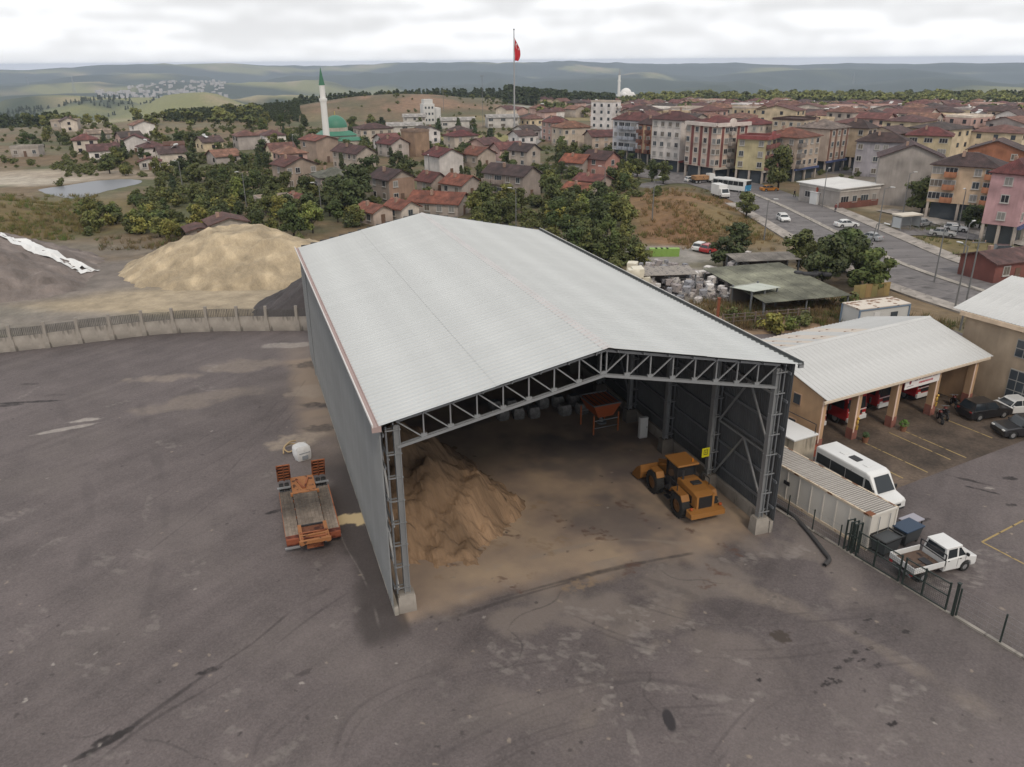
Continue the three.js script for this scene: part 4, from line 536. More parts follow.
// ---------------------------------------------------------------- lowbed trailer (front, gooseneck end, at +z)
{
  const R = inHall(thing('lowbed_trailer', 'rusty orange lowbed trailer with loading ramps parked beside the hall', 'trailer'), -3.85, 12.8); R.scale.set(1.06, 1.0, 1.1);
  const O = mat([0.36, 0.15, 0.055], 0.85, { map: T.worn }), O2 = mat([0.30, 0.105, 0.045], 0.85, { map: T.rust }), plankM = [0, 1, 2].map((k) => mat([0.27 + 0.03 * k, 0.215 + 0.025 * k, 0.17 + 0.02 * k], 0.92, { map: T.soil }));
  nb().box(0, 0.75, 0.2, 1.0, 0.3, 8.6).build('main_beam', O2, R);
  seed(21); // outrigger decks of planks left and right
  for (const s of [-1, 1]) { const d = new THREE.Group(); d.name = 'side_deck'; R.add(d); for (let k = 0; k < 4; k++) nb().box(s * (0.95 + k * 0.205), 0.93 + rr(0, 0.015), 0.55, 0.195, 0.05, 5.7).build('plank', pick(plankM), d); nb().box(s * 1.66, 0.86, 0.55, 0.06, 0.2, 5.8).build('edge_rail', O2, d); nb().rbox(s * 1.28, 0.74, 3.5, 0.8, 0.5, 0.5, 0.05).build('end_box', mat([0.26, 0.075, 0.035], 0.8, { map: T.rust }), d); for (let k = 0; k < 6; k++) nb().box(s * 1.2, 0.83, -2.1 + k * 1.05, 0.95, 0.12, 0.1).build('outrigger', O2, d); }
  { const d = new THREE.Group(); d.name = 'centre_deck'; R.add(d); for (let k = 0; k < 7; k++) nb().box(-0.69 + k * 0.23, 1.13 + rr(0, 0.012), 0.75, 0.222, 0.06, 4.4).build('plank', pick(plankM), d); nb().box(0, 1.02, 0.75, 1.6, 0.16, 4.4).build('deck_frame', O2, d); }
  nb().prism([[-0.8, -3.9], [0.8, -3.9], [0.95, -1.5], [-0.95, -1.5]].map(([x, y]) => [x, y]), 0, 0.14).geom && 0;
  { const g = nb(); g.frustum([-0.8, 0.8, -4.0, -1.5], 0.85, [-0.8, 0.8, -4.0, -1.5], 1.05); const m = g.build('rear_deck', O, R); m.rotation.x = 0; nb().box(0, 1.1, -1.55, 1.9, 0.22, 0.2).build('cross_beam', O, R); for (let k = 0; k < 2; k++) nb().bar([-0.4 + k * 0.8, 1.1, -3.6], [-0.05 + k * 0.1, 1.1, -2.2], 0.12, 0.08).build('deck_rib', O2, R); }
  for (const z of [-2.35, -3.45]) { for (const s of [-1, 1]) for (const t of [0, 1]) wheel(R, s * (1.08 + 0.38 * t), 0.48, z, 0.48, 0.3, 'wheel').rotation.y = Math.PI / 2; nb().box(0, 0.55, z, 2.9, 0.14, 0.14).build('axle', MAT.dark, R); }
  for (const s of [-1, 1]) nb().box(s * 1.3, 0.95, -2.9, 0.9, 0.06, 0.22).build('mudguard_bar', MAT.galv, R);
  for (const s of [-1, 1]) { const rp = new THREE.Group(); rp.name = 'ramp'; rp.position.set(s * 1.2, 0.85, -4.15); rp.rotation.x = 0.5; R.add(rp); for (const q of [-0.42, 0, 0.42]) nb().box(q, 1.0, 0, 0.1, 2.1, 0.1).build('ramp_rail', O2, rp); for (let k = 0; k < 6; k++) nb().box(0, 0.1 + k * 0.38, 0, 0.9, 0.1, 0.08).build('ramp_rung', O2, rp); nb().box(0, 1.0, -0.06, 0.84, 1.9, 0.02).build('ramp_plate', mat([0.07, 0.05, 0.045], 0.9, { map: T.rust }), rp); }
  { const n = new THREE.Group(); n.name = 'gooseneck'; R.add(n); for (const s of [-1, 1]) nb().prism([[2.6, 0.7], [3.0, 1.5], [5.0, 1.55], [5.1, 1.3], [3.2, 1.2], [3.0, 0.7]], -0.11, 0.11).build('neck_beam', O, n).position.set(s * 0.78, 0, 0); n.children.forEach((c) => { c.rotation.y = -Math.PI / 2; }); nb().box(0, 1.32, 3.7, 1.36, 0.05, 1.3).build('neck_plate', mat([0.16, 0.06, 0.03], 0.9, { map: T.rust }), n); for (let k = 0; k < 4; k++) nb().box(0, 1.52, 4.1 + k * 0.28, 1.62, 0.12, 0.12).build('cross_bar', k % 2 ? O : O2, n); nb().box(0, 1.5, 5.05, 1.9, 0.24, 0.14).build('front_bar', O, n); nb().box(0, 1.3, 3.02, 1.36, 0.3, 0.1).build('headboard', MAT.dark, n); }
  for (const s of [-1, 1]) { nb().box(s * 0.75, 0.45, 3.2, 0.14, 0.9, 0.14).build('landing_leg', MAT.galv, R); }
  nb().box(-1.35, 0.5, 3.95, 0.9, 0.1, 0.14).build('light_board', MAT.galv, R); nb().box(1.5, 0.6, 3.6, 0.4, 0.1, 0.14).build('light_board', MAT.galv, R);
}
// bulk bags
const sackMat = mat([0.56, 0.56, 0.56], 0.85, { bumpMap: T.bumpSoil, bumpScale: 0.1 });
const sackDim = mat([0.6, 0.59, 0.58], 0.9, { map: T.soil });
function sackGeo(sd, w = 1, h = 1) {
  const g = new THREE.BoxGeometry(w, h, w, 8, 8, 8), p = g.attributes.position, v = new THREE.Vector3();
  for (let i = 0; i < p.count; i++) { v.fromBufferAttribute(p, i); const t = v.y / h + 0.5, r = 1 + 0.14 * Math.sin(Math.PI * t) - (t > 0.95 ? 0.18 : 0), c = 1 - 0.16 * Math.min(1, (Math.abs(v.x) * Math.abs(v.z)) / (w * w * 0.25)); v.x *= r * c; v.z *= r * c; v.y += h / 2 + (t > 0.9 ? 0.12 * (fbm(v.x * 3 + sd, v.z * 3, 3) - 0.4) : 0); v.x += 0.07 * (fbm(v.y * 3 + sd, v.z * 3, 2) - 0.5); v.z += 0.07 * (fbm(v.y * 3 + sd * 2, v.x * 3, 2) - 0.5); p.setXYZ(i, v.x, v.y, v.z); }
  g.computeVertexNormals(); return boxUV(g);
}
const sackG = [1, 2, 3, 4].map((s) => sackGeo(s));
{
  const B = inHall(thing('bulk_bag', 'white woven bulk bag with straps standing behind the trailer ramps', 'bulk bag'), -3.4, 22.3, 0.3); const s = mesh('sack', sackG[0], sackMat, B); s.scale.set(1.2, 1.2, 1.15);
  for (const [x, z] of [[-0.4, -0.4], [0.4, -0.4], [0.4, 0.4], [-0.4, 0.4]]) nb().geo(new THREE.TorusGeometry(0.18, 0.03, 5, 10, Math.PI).translate(x, 1.0, z)).build('lifting_loop', mat([0.5, 0.5, 0.48], 0.9), B);
  nb().box(0, 0.72, 0.66, 0.9, 0.05, 0.02).box(0, 0.35, 0.7, 0.5, 0.3, 0.02).build('printed_label', mat([0.22, 0.24, 0.27], 0.9), B);
  const k = new THREE.CatmullRomCurve3([[-1, 0.1, 0], [-0.9, 0.4, -0.5], [-0.3, 0.5, -0.9], [0.3, 0.25, -0.8], [0.1, 0.3, -0.3], [-0.6, 0.25, 0.1], [-0.9, 0.5, -0.2], [-0.4, 0.8, -0.6], [0.1, 0.7, -0.9]].map((q) => new THREE.Vector3(...q)));
  const hose = mesh('hose_coil', new THREE.TubeGeometry(k, 60, 0.07, 7), mat([0.35, 0.26, 0.15], 0.9)); tag(hose, 'tangle of tan hose heaped behind the white bulk bag', 'hose'); inHall(hose, -3.8, 23.4);
}
seed(31);
for (let r = 0; r < 2; r++) for (let k = 0; k < 6; k++) { if (r === 0 && k === 3) continue; const B = mesh('bulk_bag', sackG[(k + r) % 4], sackDim); tag(B, r ? 'white bulk bag in the back row of bags at the rear of the hall' : 'white bulk bag in the front row of bags at the rear of the hall', 'bulk bag', r ? 'bulk bags, back row in the hall' : 'bulk bags, front row in the hall'); inHall(B, 14.4 + k * 1.45 + rr(-0.1, 0.1), 23.9 + r * 2.0 - k * 0.25, rr(-0.2, 0.2)); B.scale.setScalar(1.0); }
{ // salt spreader on its stand
  const S = inHall(thing('salt_spreader', 'orange salt spreader hopper on a steel stand deep inside the hall', 'spreader'), 21.9, 19.3, 0.06); const O = mat([0.36, 0.085, 0.025], 0.6);
  nb().frustum([-0.7, 0.7, -1.1, 1.1], 1.5, [-1.3, 1.3, -1.4, 1.4], 2.7).build('hopper', O, S); nb().box(0, 2.76, 1.38, 2.7, 0.12, 0.08).box(0, 2.76, -1.38, 2.7, 0.12, 0.08).box(1.32, 2.76, 0, 0.08, 0.12, 2.7).box(-1.32, 2.76, 0, 0.08, 0.12, 2.7).build('hopper_rim', MAT.steel, S); for (let k = 0; k < 5; k++) nb().box(-0.95 + k * 0.48, 2.74, 0, 0.05, 0.04, 2.7).build('grate_bar', MAT.dark, S);
  for (const [x, z] of [[-1.2, -1.2], [1.2, -1.2], [1.2, 1.2], [-1.2, 1.2]]) nb().box(x, 0.9, z, 0.1, 1.8, 0.1).build('leg', mat([0.4, 0.12, 0.04], 0.6), S); nb().box(0, 1.3, 1.2, 2.4, 0.09, 0.09).box(0, 1.3, -1.2, 2.4, 0.09, 0.09).box(0, 0.6, 1.2, 2.4, 0.07, 0.07).build('cross_rail', MAT.galv, S); nb().cyl(0, 0.7, 0.4, 0.45, 0.12, 'y', 16).rod([0, 0.7, 0.4], [0, 1.5, 0.2], 0.2).build('spinner', MAT.steel, S);
}
{ const c = inHall(thing('electrical_cabinet', 'tall narrow white cabinet standing against the right wall of the hall', 'cabinet'), 24.55, 16.2); nb().rbox(0, 0.95, 0, 0.75, 1.9, 0.35, 0.02).build('housing', MAT.white, c); nb().box(0.0, 0.98, 0.18, 0.64, 1.7, 0.02).build('door', mat([0.66, 0.66, 0.65], 0.5), c); nb().box(0.26, 1, 0.2, 0.03, 0.16, 0.03).build('handle', MAT.black, c); }

// ---------------------------------------------------------------- fire station garage
const ST = 0.487;
function local(o, ox, oz, turn, x, z, extra = 0, y = 0) { const c = Math.cos(turn), s = Math.sin(turn); o.position.set(ox + x * c + z * s, y, oz - x * s + z * c); o.rotation.y = turn + extra; return o; }
const SX = 25.0, SZ = -58.3;
{
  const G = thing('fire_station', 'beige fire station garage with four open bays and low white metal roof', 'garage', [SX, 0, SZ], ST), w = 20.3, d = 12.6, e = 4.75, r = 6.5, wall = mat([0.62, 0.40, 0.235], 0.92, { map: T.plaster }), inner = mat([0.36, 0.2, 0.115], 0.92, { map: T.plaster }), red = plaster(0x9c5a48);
  const side = (x) => nb().prism([[0, 0], [d, 0], [d, e], [d / 2, r - 0.1], [0, e]], -0.14, 0.14); // drawn along the depth
  for (const x of [0.14, w - 0.14]) { const m = side().build('wall', wall, G); m.rotation.y = Math.PI / 2; m.position.set(x, 0, 0); }
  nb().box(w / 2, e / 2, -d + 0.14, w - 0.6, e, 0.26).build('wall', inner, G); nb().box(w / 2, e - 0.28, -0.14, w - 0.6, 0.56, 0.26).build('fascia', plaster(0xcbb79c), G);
  const rs = nb(), rg = ribbedSheet(Math.hypot(d / 2 + 0.6, r - e) + 0.1, 1.02, 2, 0.04), an = Math.atan2(r - e, d / 2 + 0.6 - 0.6), roofM = mat([0.56, 0.56, 0.55], 0.55, { map: T.metal }), roofR = mat([0.6, 0.56, 0.53], 0.7, { map: T.rust }); const roof = new THREE.Group(); roof.name = 'roof'; G.add(roof); seed(41);
  const a2 = Math.atan2(r - e, d / 2);
  for (let k = 0; k < 21; k++) { const f = mesh('roof_sheet', rg, roofM, roof); f.rotation.order = 'YXZ'; f.rotation.y = Math.PI / 2; f.rotation.z = a2; f.position.set(k * 1.02 + 0.85 - 1.0 + 0.02, e - 0.6 * Math.tan(a2) + 0.12, 0.6); const b = mesh('roof_sheet', rg, k < 13 && rnd() < 0.6 ? roofR : roofM, roof); b.rotation.order = 'YXZ'; b.rotation.y = -Math.PI / 2; b.rotation.z = a2; b.position.set(k * 1.02 - 0.15 + 0.02, e - 0.6 * Math.tan(a2) + 0.12, -d - 0.6); if (true) f.position.x = k * 1.02 + 0.9; }
  nb().prism([[-0.3, r + 0.06], [0, r + 0.2], [0.3, r + 0.06], [0, r + 0.15]], 0, w + 1.2).build('ridge_cap', roofM, roof).position.set(-0.2, 0, -d / 2); roof.children[roof.children.length - 1].rotation.y = Math.PI / 2; 
  nb().box(w / 2, e - 0.14, 0.62, w + 1.0, 0.2, 0.12).build('gutter', mat([0.55, 0.46, 0.36], 0.7), G);
  for (const x of [0.3, 4.5, 9.45, 14.7, w - 0.3]) { nb().box(x, e / 2 + 0.3, -0.25, 0.55, e - 0.7, 0.6).build('pillar', wall, G); nb().box(x, 0.5, -0.25, 0.62, 1.0, 0.66).build('pillar_base', red, G); nb().box(x - 0.2, e / 2 + 0.3, 0.07, 0.14, e - 0.8, 0.05).build('pillar_strip', plaster(0xd8b9a4), G); }
  for (const [z, y] of [[-2.5, 3.75], [-2.7, 1.4]]) { const wn = new THREE.Group(); wn.name = 'window'; wn.position.set(-0.02, y, z); G.add(wn); nb().box(0, 0, 0, 0.08, 1.0, 0.85).build('frame', plaster(0xd0a886), wn); nb().box(-0.05, 0, 0, 0.03, 0.86, 0.7).build('pane', MAT.pane, wn); }
  // banner with emblem and two lines of lettering too small to read
  const cv = document.createElement('canvas'); cv.width = 512; cv.height = 128; const g = cv.getContext('2d'); g.fillStyle = '#d6d2d0'; g.fillRect(0, 0, 512, 128); g.fillStyle = '#54303a'; g.beginPath(); g.ellipse(70, 52, 17, 30, 0, 0, 7); g.fill(); g.fillStyle = '#8c2630'; g.beginPath(); g.moveTo(70, 12); g.quadraticCurveTo(96, 50, 70, 74); g.quadraticCurveTo(46, 50, 70, 12); g.fill(); g.fillStyle = '#77757c'; for (let k = 0; k < 9; k++) g.fillRect(26 + k * 11, 96, 8, 10); seed(8);
  let x = 130; while (x < 470) { const ww = 8 + rnd() * 12; g.fillStyle = rnd() < 0.4 ? '#8d3d48' : '#6d4a54'; g.fillRect(x, 28 + rnd() * 3, ww, 22); x += ww + (rnd() < 0.2 ? 14 : 4); } x = 200; while (x < 400) { const ww = 8 + rnd() * 12; g.fillStyle = '#a03540'; g.fillRect(x, 72 + rnd() * 3, ww, 22); x += ww + 4; }
  const t = new THREE.CanvasTexture(cv); t.colorSpace = THREE.SRGBColorSpace; const bn = thing('banner', 'white banner with dark red lettering hung over the third station bay', 'banner'); local(bn, SX, SZ, ST, 12.1, 0.24, 0, 4.05); nb().box(0, 0, 0, 4.6, 1.05, 0.04).build('cloth', MAT.white, bn); const f = mesh('print', new THREE.PlaneGeometry(4.56, 1.02), mat(0xffffff, 0.8, { map: t }), bn); f.position.z = 0.024;
}
{ // forecourt slab with worn parking lines
  const m = nb(), c = Math.cos(ST), s = Math.sin(ST); const q = (x, z) => [SX + x * c + z * s, 0.012, SZ - x * s + z * c]; m.quad(q(0, 7.4), q(27, 7.0), q(27, -12), q(0, -12));
  const slab = structure(m.build('forecourt', mat([0.185, 0.135, 0.1], 0.93, { map: T.soil, bumpMap: T.bumpFine, bumpScale: 0.01 })));
  for (const [x, z0, z1] of [[2.2, 0.5, 6.6], [4.7, 0.5, 6.9], [8.2, 0.6, 6.4], [9.6, 0.6, 6.8], [14.9, 0.6, 5.6]]) nb().quad(q(x, z1), q(x + 0.13, z1), q(x + 0.13, z0), q(x, z0)).build('painted_line', MAT.yellowPaint, slab).position.y = 0.005;
  for (const [a, b] of [[[982, 542], [1030, 517]], [[982, 542], [1030, 567]]]) { const p = at(...a), e = at(...b), d = e.clone().sub(p).normalize(), n = new THREE.Vector3(-d.z, 0, d.x).multiplyScalar(0.07), y = 0.008; const l = nb().quad([p.x + n.x, y, p.z + n.z], [p.x - n.x, y, p.z - n.z], [e.x - n.x, y, e.z - n.z], [e.x + n.x, y, e.z + n.z]).build('painted_line', MAT.yellowPaint, slab); }
}
local(fireEngine('red fire engine in the station bay nearest the container', [0, 0, 0], 0), SX, SZ, ST, 2.6, -6.2, -Math.PI / 2);
local(fireEngine('fire engine with white tank body in the second station bay', [0, 0, 0], 0, { white: true }), SX, SZ, ST, 6.9, -5.6, -Math.PI / 2);
local(fireEngine('red fire engine under the white banner', [0, 0, 0], 0), SX, SZ, ST, 11.9, -6.4, -Math.PI / 2);
local(fireEngine('red fire engine in the station bay farthest from the container', [0, 0, 0], 0), SX, SZ, ST, 16.9, -6.2, -Math.PI / 2);
// small things at the bay pillars
{
  const bush = (name, label, x, z, r, c) => { const B = thing(name, label, 'plant'); local(B, SX, SZ, ST, x, z); nb().cyl(0, 0.22, 0, 0.22, 0.44, 'y', 12, 0.28).build('pot', mat([0.2, 0.09, 0.05], 0.9), B); const m = nb(); seed(x * 100); for (let k = 0; k < 120; k++) { const a = rr(0, 6.28), e = rr(-0.3, 1.4), d = r * Math.sqrt(rnd()); m.box(Math.cos(a) * d * Math.cos(e), 0.62 + Math.sin(e) * r, Math.sin(a) * d * Math.cos(e), 0.14, 0.02, 0.08, a, e, rr(-1, 1)); } m.build('leaves', mat(c, 0.85), B); };
  bush('potted_plant', 'bright green potted plant at the second station pillar', 9.6, 1.0, 0.4, [0.09, 0.17, 0.03]); bush('potted_plant', 'dark potted plant at the first station pillar', 4.9, 0.9, 0.28, [0.05, 0.08, 0.03]);
  for (const [x, z, lb] of [[14.1, 1.3, 'dark motorcycle parked by the third station pillar'], [15.2, 1.0, 'dark motorcycle on the far side of the third station pillar'], [18.2, -0.2, 'dark motorcycle parked just inside the last station bay']]) { const B = thing('motorcycle', lb, 'motorcycle'); local(B, SX, SZ, ST, x, z, 0.9); for (const a of [-0.65, 0.65]) wheel(B, a, 0.3, 0, 0.3, 0.12); nb().rbox(0, 0.55, 0, 0.8, 0.3, 0.28, 0.08).build('engine', MAT.dark, B); nb().rbox(-0.3, 0.82, 0, 0.75, 0.12, 0.26, 0.05).build('saddle', MAT.black, B); nb().rbox(0.22, 0.86, 0, 0.4, 0.24, 0.28, 0.09).build('fuel_tank', mat([0.1, 0.015, 0.012], 0.4), B); nb().rod([0.65, 0.3, 0], [0.4, 1.05, 0], 0.04).bar([0.4, 1.05, -0.35], [0.4, 1.05, 0.35], 0.04).build('fork', MAT.steel, B); nb().rbox(0.55, 0.9, 0, 0.12, 0.18, 0.18, 0.05).build('headlight', MAT.lampClear, B); }
  for (const [x, z, lb] of [[4.45, 0.12, 'small gold lion ornament on the first station pillar'], [14.75, 0.12, 'small gold lion ornament on the third station pillar']]) { const B = thing('pillar_ornament', lb, 'ornament'); local(B, SX, SZ, ST, x + 0.15, z, 0, 1.4); nb().geo(new THREE.SphereGeometry(0.12, 8, 6).translate(0, 0.55, 0.05)).geo(new THREE.SphereGeometry(0.15, 8, 6).scale(0.8, 1.7, 0.7).translate(0, 0.2, 0)).rod([-0.05, -0.1, 0.05], [-0.06, -0.5, 0.02], 0.05).rod([0.05, -0.1, 0.05], [0.06, -0.5, 0.02], 0.05).build('figure', mat([0.55, 0.36, 0.08], 0.45, { metalness: 0.4 }), B); }
  const bin = thing('red_bin', 'red brown rubble tub at the near corner of the station', 'tub'); local(bin, SX, SZ, ST, -0.7, 0.4); nb().frustum([-0.35, 0.35, -0.35, 0.35], 0, [-0.45, 0.45, -0.45, 0.45], 0.7).build('tub', mat([0.25, 0.06, 0.03], 0.7), bin); nb().box(0, 0.7, 0.46, 0.96, 0.05, 0.06).box(0, 0.7, -0.46, 0.96, 0.05, 0.06).box(0.46, 0.7, 0, 0.06, 0.05, 0.9).box(-0.46, 0.7, 0, 0.06, 0.05, 0.9).build('rim', mat([0.2, 0.05, 0.03], 0.7), bin);
}
// ---------------------------------------------------------------- office building at the right edge
{
  const B = thing('office_building', 'beige two-storey office building with white metal roof at the right edge', 'building', [43.9, 0, -71.2], ST), wl = mat([0.5, 0.39, 0.28], 0.92, { map: T.plaster }), h = 7.5, d = 15, w = 16;
  nb().box(w / 2, h / 2, d / 2 - 0.5, w, h, d + 1).build('wall', wl, B); const roof = new THREE.Group(); roof.name = 'roof'; B.add(roof);
  const an = Math.atan2(2.1, w / 2 + 0.5), rg = ribbedSheet(Math.hypot(w / 2 + 0.5, 2.1), 1.0, 3, 0.03), rm = mat([0.58, 0.58, 0.57], 0.55, { map: T.metal });
  for (let k = 0; k < 17; k++) { const a = mesh('roof_sheet', rg, rm, roof); a.rotation.z = an; a.position.set(-0.5, h + 0.25, 16 - 1.4 - k + 0.2); const b = mesh('roof_sheet', rg, rm, roof); b.rotation.order = 'YXZ'; b.rotation.y = Math.PI; b.rotation.z = an; b.position.set(w + 0.5, h + 0.25, 16 - 2.4 - k + 0.2); }
  nb().box(-0.42, h + 0.02, d / 2 - 0.5, 0.5, 0.4, d + 1.6).build('eaves', plaster(0xd0b594), B); for (const z of [-1.0, d]) nb().prism([[-0.4, h], [w + 0.4, h], [w / 2, h + 2.2]], z - 0.08, z + 0.08).build('gable', wl, B);
  for (const z of [5.3, 8.9, 12.3]) for (const y of [2.1, 5.6]) { const wn = new THREE.Group(); wn.name = 'window'; wn.position.set(0, y, z); B.add(wn); nb().box(-0.02, 0, 0, 0.1, y < 3 ? 3.0 : 1.7, 2.3).build('frame', mat([0.3, 0.29, 0.27], 0.6), wn); for (let k = 0; k < 3; k++) for (let r = 0; r < (y < 3 ? 3 : 2); r++) { const hh = (y < 3 ? 2.9 : 1.6) / (y < 3 ? 3 : 2); nb().box(-0.08, (y < 3 ? -1.45 : -0.8) + hh * (r + 0.5), -0.75 + k * 0.75, 0.03, hh - 0.1, 0.66).build('pane', MAT.pane, wn); } }
}
car('parked_suv', 'black SUV parked at the far end of the station forecourt', gap(at(983, 416)), 0.25, { ...SUV, paint: MAT.carBlack }); car('parked_car', 'white sedan parked beside the beige office building', gap(at(1010, 412)), 0.15 + Math.PI, { ...SEDAN, paint: MAT.carWhite }); car('parked_car', 'black car at the right edge near the station forecourt', gap(at(1020, 434)), 0.1 + Math.PI, { ...SUV, paint: MAT.carBlack });
// ---------------------------------------------------------------- container, vans, bins
{
  const C = thing('shipping_container', 'long white container with rusty ribbed roof beside the hall', 'container', [23.2, 0, -43.9], 0.475), w = 2.5, l = 12.3, h = 2.6, ribM = [0, 1, 2].map((k) => mat([0.33 + 0.02 * k, 0.305 + 0.02 * k, 0.285 + 0.02 * k], 0.85, { map: T.plaster })), wm = mat([0.62, 0.585, 0.53], 0.7, { map: T.metal });
  nb().box(w / 2, h / 2 + 0.05, -l / 2, w - 0.1, h - 0.14, l - 0.1).build('wall', wm, C);
  for (let k = 0; k < 11; k++) nb().box(0.02, h / 2, -0.6 - k * 1.1, 0.05, h - 0.4, 0.08).build('wall_rib', wm, C);
  for (const x of [0.04, w - 0.04]) nb().box(x, h - 0.04, -l / 2, 0.12, 0.14, l).box(x, 0.1, -l / 2, 0.12, 0.2, l).build('rail', mat([0.62, 0.54, 0.44], 0.7, { map: T.rust }), C);
  for (const z of [-0.05, -l + 0.05]) { nb().box(w / 2, h - 0.04, z, w - 0.2, 0.14, 0.12).build('end_rail', wm, C); for (const x of [0.05, w - 0.05]) nb().box(x, h / 2, z, 0.14, h - 0.02, 0.14).build('corner_post', wm, C); }
  for (let k = 0; k < 60; k++) nb().box(w / 2, h + 0.0, -0.2 - k * 0.2, w - 0.22, 0.04, 0.1).build('roof_rib', ribM[k % 3], C);
  nb().box(0.2, h + 0.03, -0.3, 0.5, 0.02, 0.5).build('rust_patch', mat([0.2, 0.08, 0.04], 0.95, { map: T.rust }), C); nb().box(-0.02, 1.5, -7.2, 0.04, 0.3, 0.55).build('vent', MAT.dark, C);
  for (const x of [w * 0.3, w * 0.7]) nb().rod([x, 0.3, 0.06], [x, h - 0.2, 0.06], 0.025).build('lock_rod', MAT.galv, C);
}
van('minibus', 'white high-roof minibus with dark side windows behind the container', gap(at(856, 493)), -Math.PI / 2 + 0.475 - 0.05, {});
pickup('white double-cab pickup with open flatbed by the yard gate', gap(at(931, 569)), 0.34);
{ const bins = [['open dark grey waste skip beside the container end', 884, 551, 0.5, null], ['dark grey wheeled bin with blue lid beside the container end', 905, 541, 0.5, [0.015, 0.035, 0.07]]]; for (const [lb, u, v, tn2, lid] of bins) { const B = thing(lid ? 'wheeled_bin' : 'waste_skip', lb, 'bin', gap(at(u, v)), tn2); nb().frustum([-0.7, 0.7, -0.45, 0.45], 0.2, [-0.85, 0.85, -0.55, 0.55], 1.1).build('tub', mat([0.05, 0.055, 0.06], 0.6), B); if (lid) nb().rbox(0, 1.2, 0, 1.85, 0.12, 1.25, 0.05).build('lid', mat(lid, 0.5), B); else nb().box(0, 1.18, 0.6, 1.9, 0.1, 0.1).box(0, 1.18, -0.6, 1.9, 0.1, 0.1).box(0.9, 1.18, 0, 0.1, 0.1, 1.2).box(-0.9, 1.18, 0, 0.1, 0.1, 1.2).box(0, 1.0, 0, 1.6, 0.02, 1.0).build('rim', MAT.black, B); for (const [x, z] of [[-0.6, -0.4], [0.6, -0.4], [0.6, 0.4], [-0.6, 0.4]]) nb().cyl(x, 0.1, z, 0.1, 0.06, 'z', 10).build('castor', MAT.rubber, B); }
  const K = thing('tool_cart', 'small grey wheeled cart at the corner of the container', 'cart', gap(at(909, 531)), 0.475); nb().box(0, 0.95, 0, 1.5, 0.08, 0.9).build('top', mat([0.3, 0.29, 0.33], 0.7), K); for (const [x, z] of [[-0.65, -0.35], [0.65, -0.35], [0.65, 0.35], [-0.65, 0.35]]) nb().box(x, 0.5, z, 0.07, 0.9, 0.07).build('leg', MAT.dark, K); nb().box(0, 0.4, 0, 1.3, 0.05, 0.7).build('shelf', MAT.dark, K); for (const x of [-0.5, 0.5]) nb().cyl(x, 0.12, 0.4, 0.12, 0.08, 'z', 12).build('wheel', MAT.rubber, K);
  const S = thing('site_cabin', 'low cream cabin between the hall and the fire station', 'cabin', gap(at(783, 455)), 0.475); nb().box(0, 1.2, 0, 2.4, 2.4, 4).build('wall', mat([0.55, 0.48, 0.38], 0.8, { map: T.concrete }), S); nb().rbox(0, 2.46, 0, 2.6, 0.14, 4.2, 0.03).build('roof', MAT.white, S); nb().box(1.21, 1.1, 0.9, 0.03, 1.9, 0.85).build('door', mat([0.4, 0.36, 0.3], 0.7), S); nb().bar([1.1, 2.5, -1.9], [1.1, 3.3, -1.9], 0.05).bar([1.1, 2.5, 1.9], [1.1, 3.3, 1.9], 0.05).bar([1.1, 3.3, -1.9], [1.1, 3.3, 1.9], 0.05).build('railing', MAT.dark, S); }
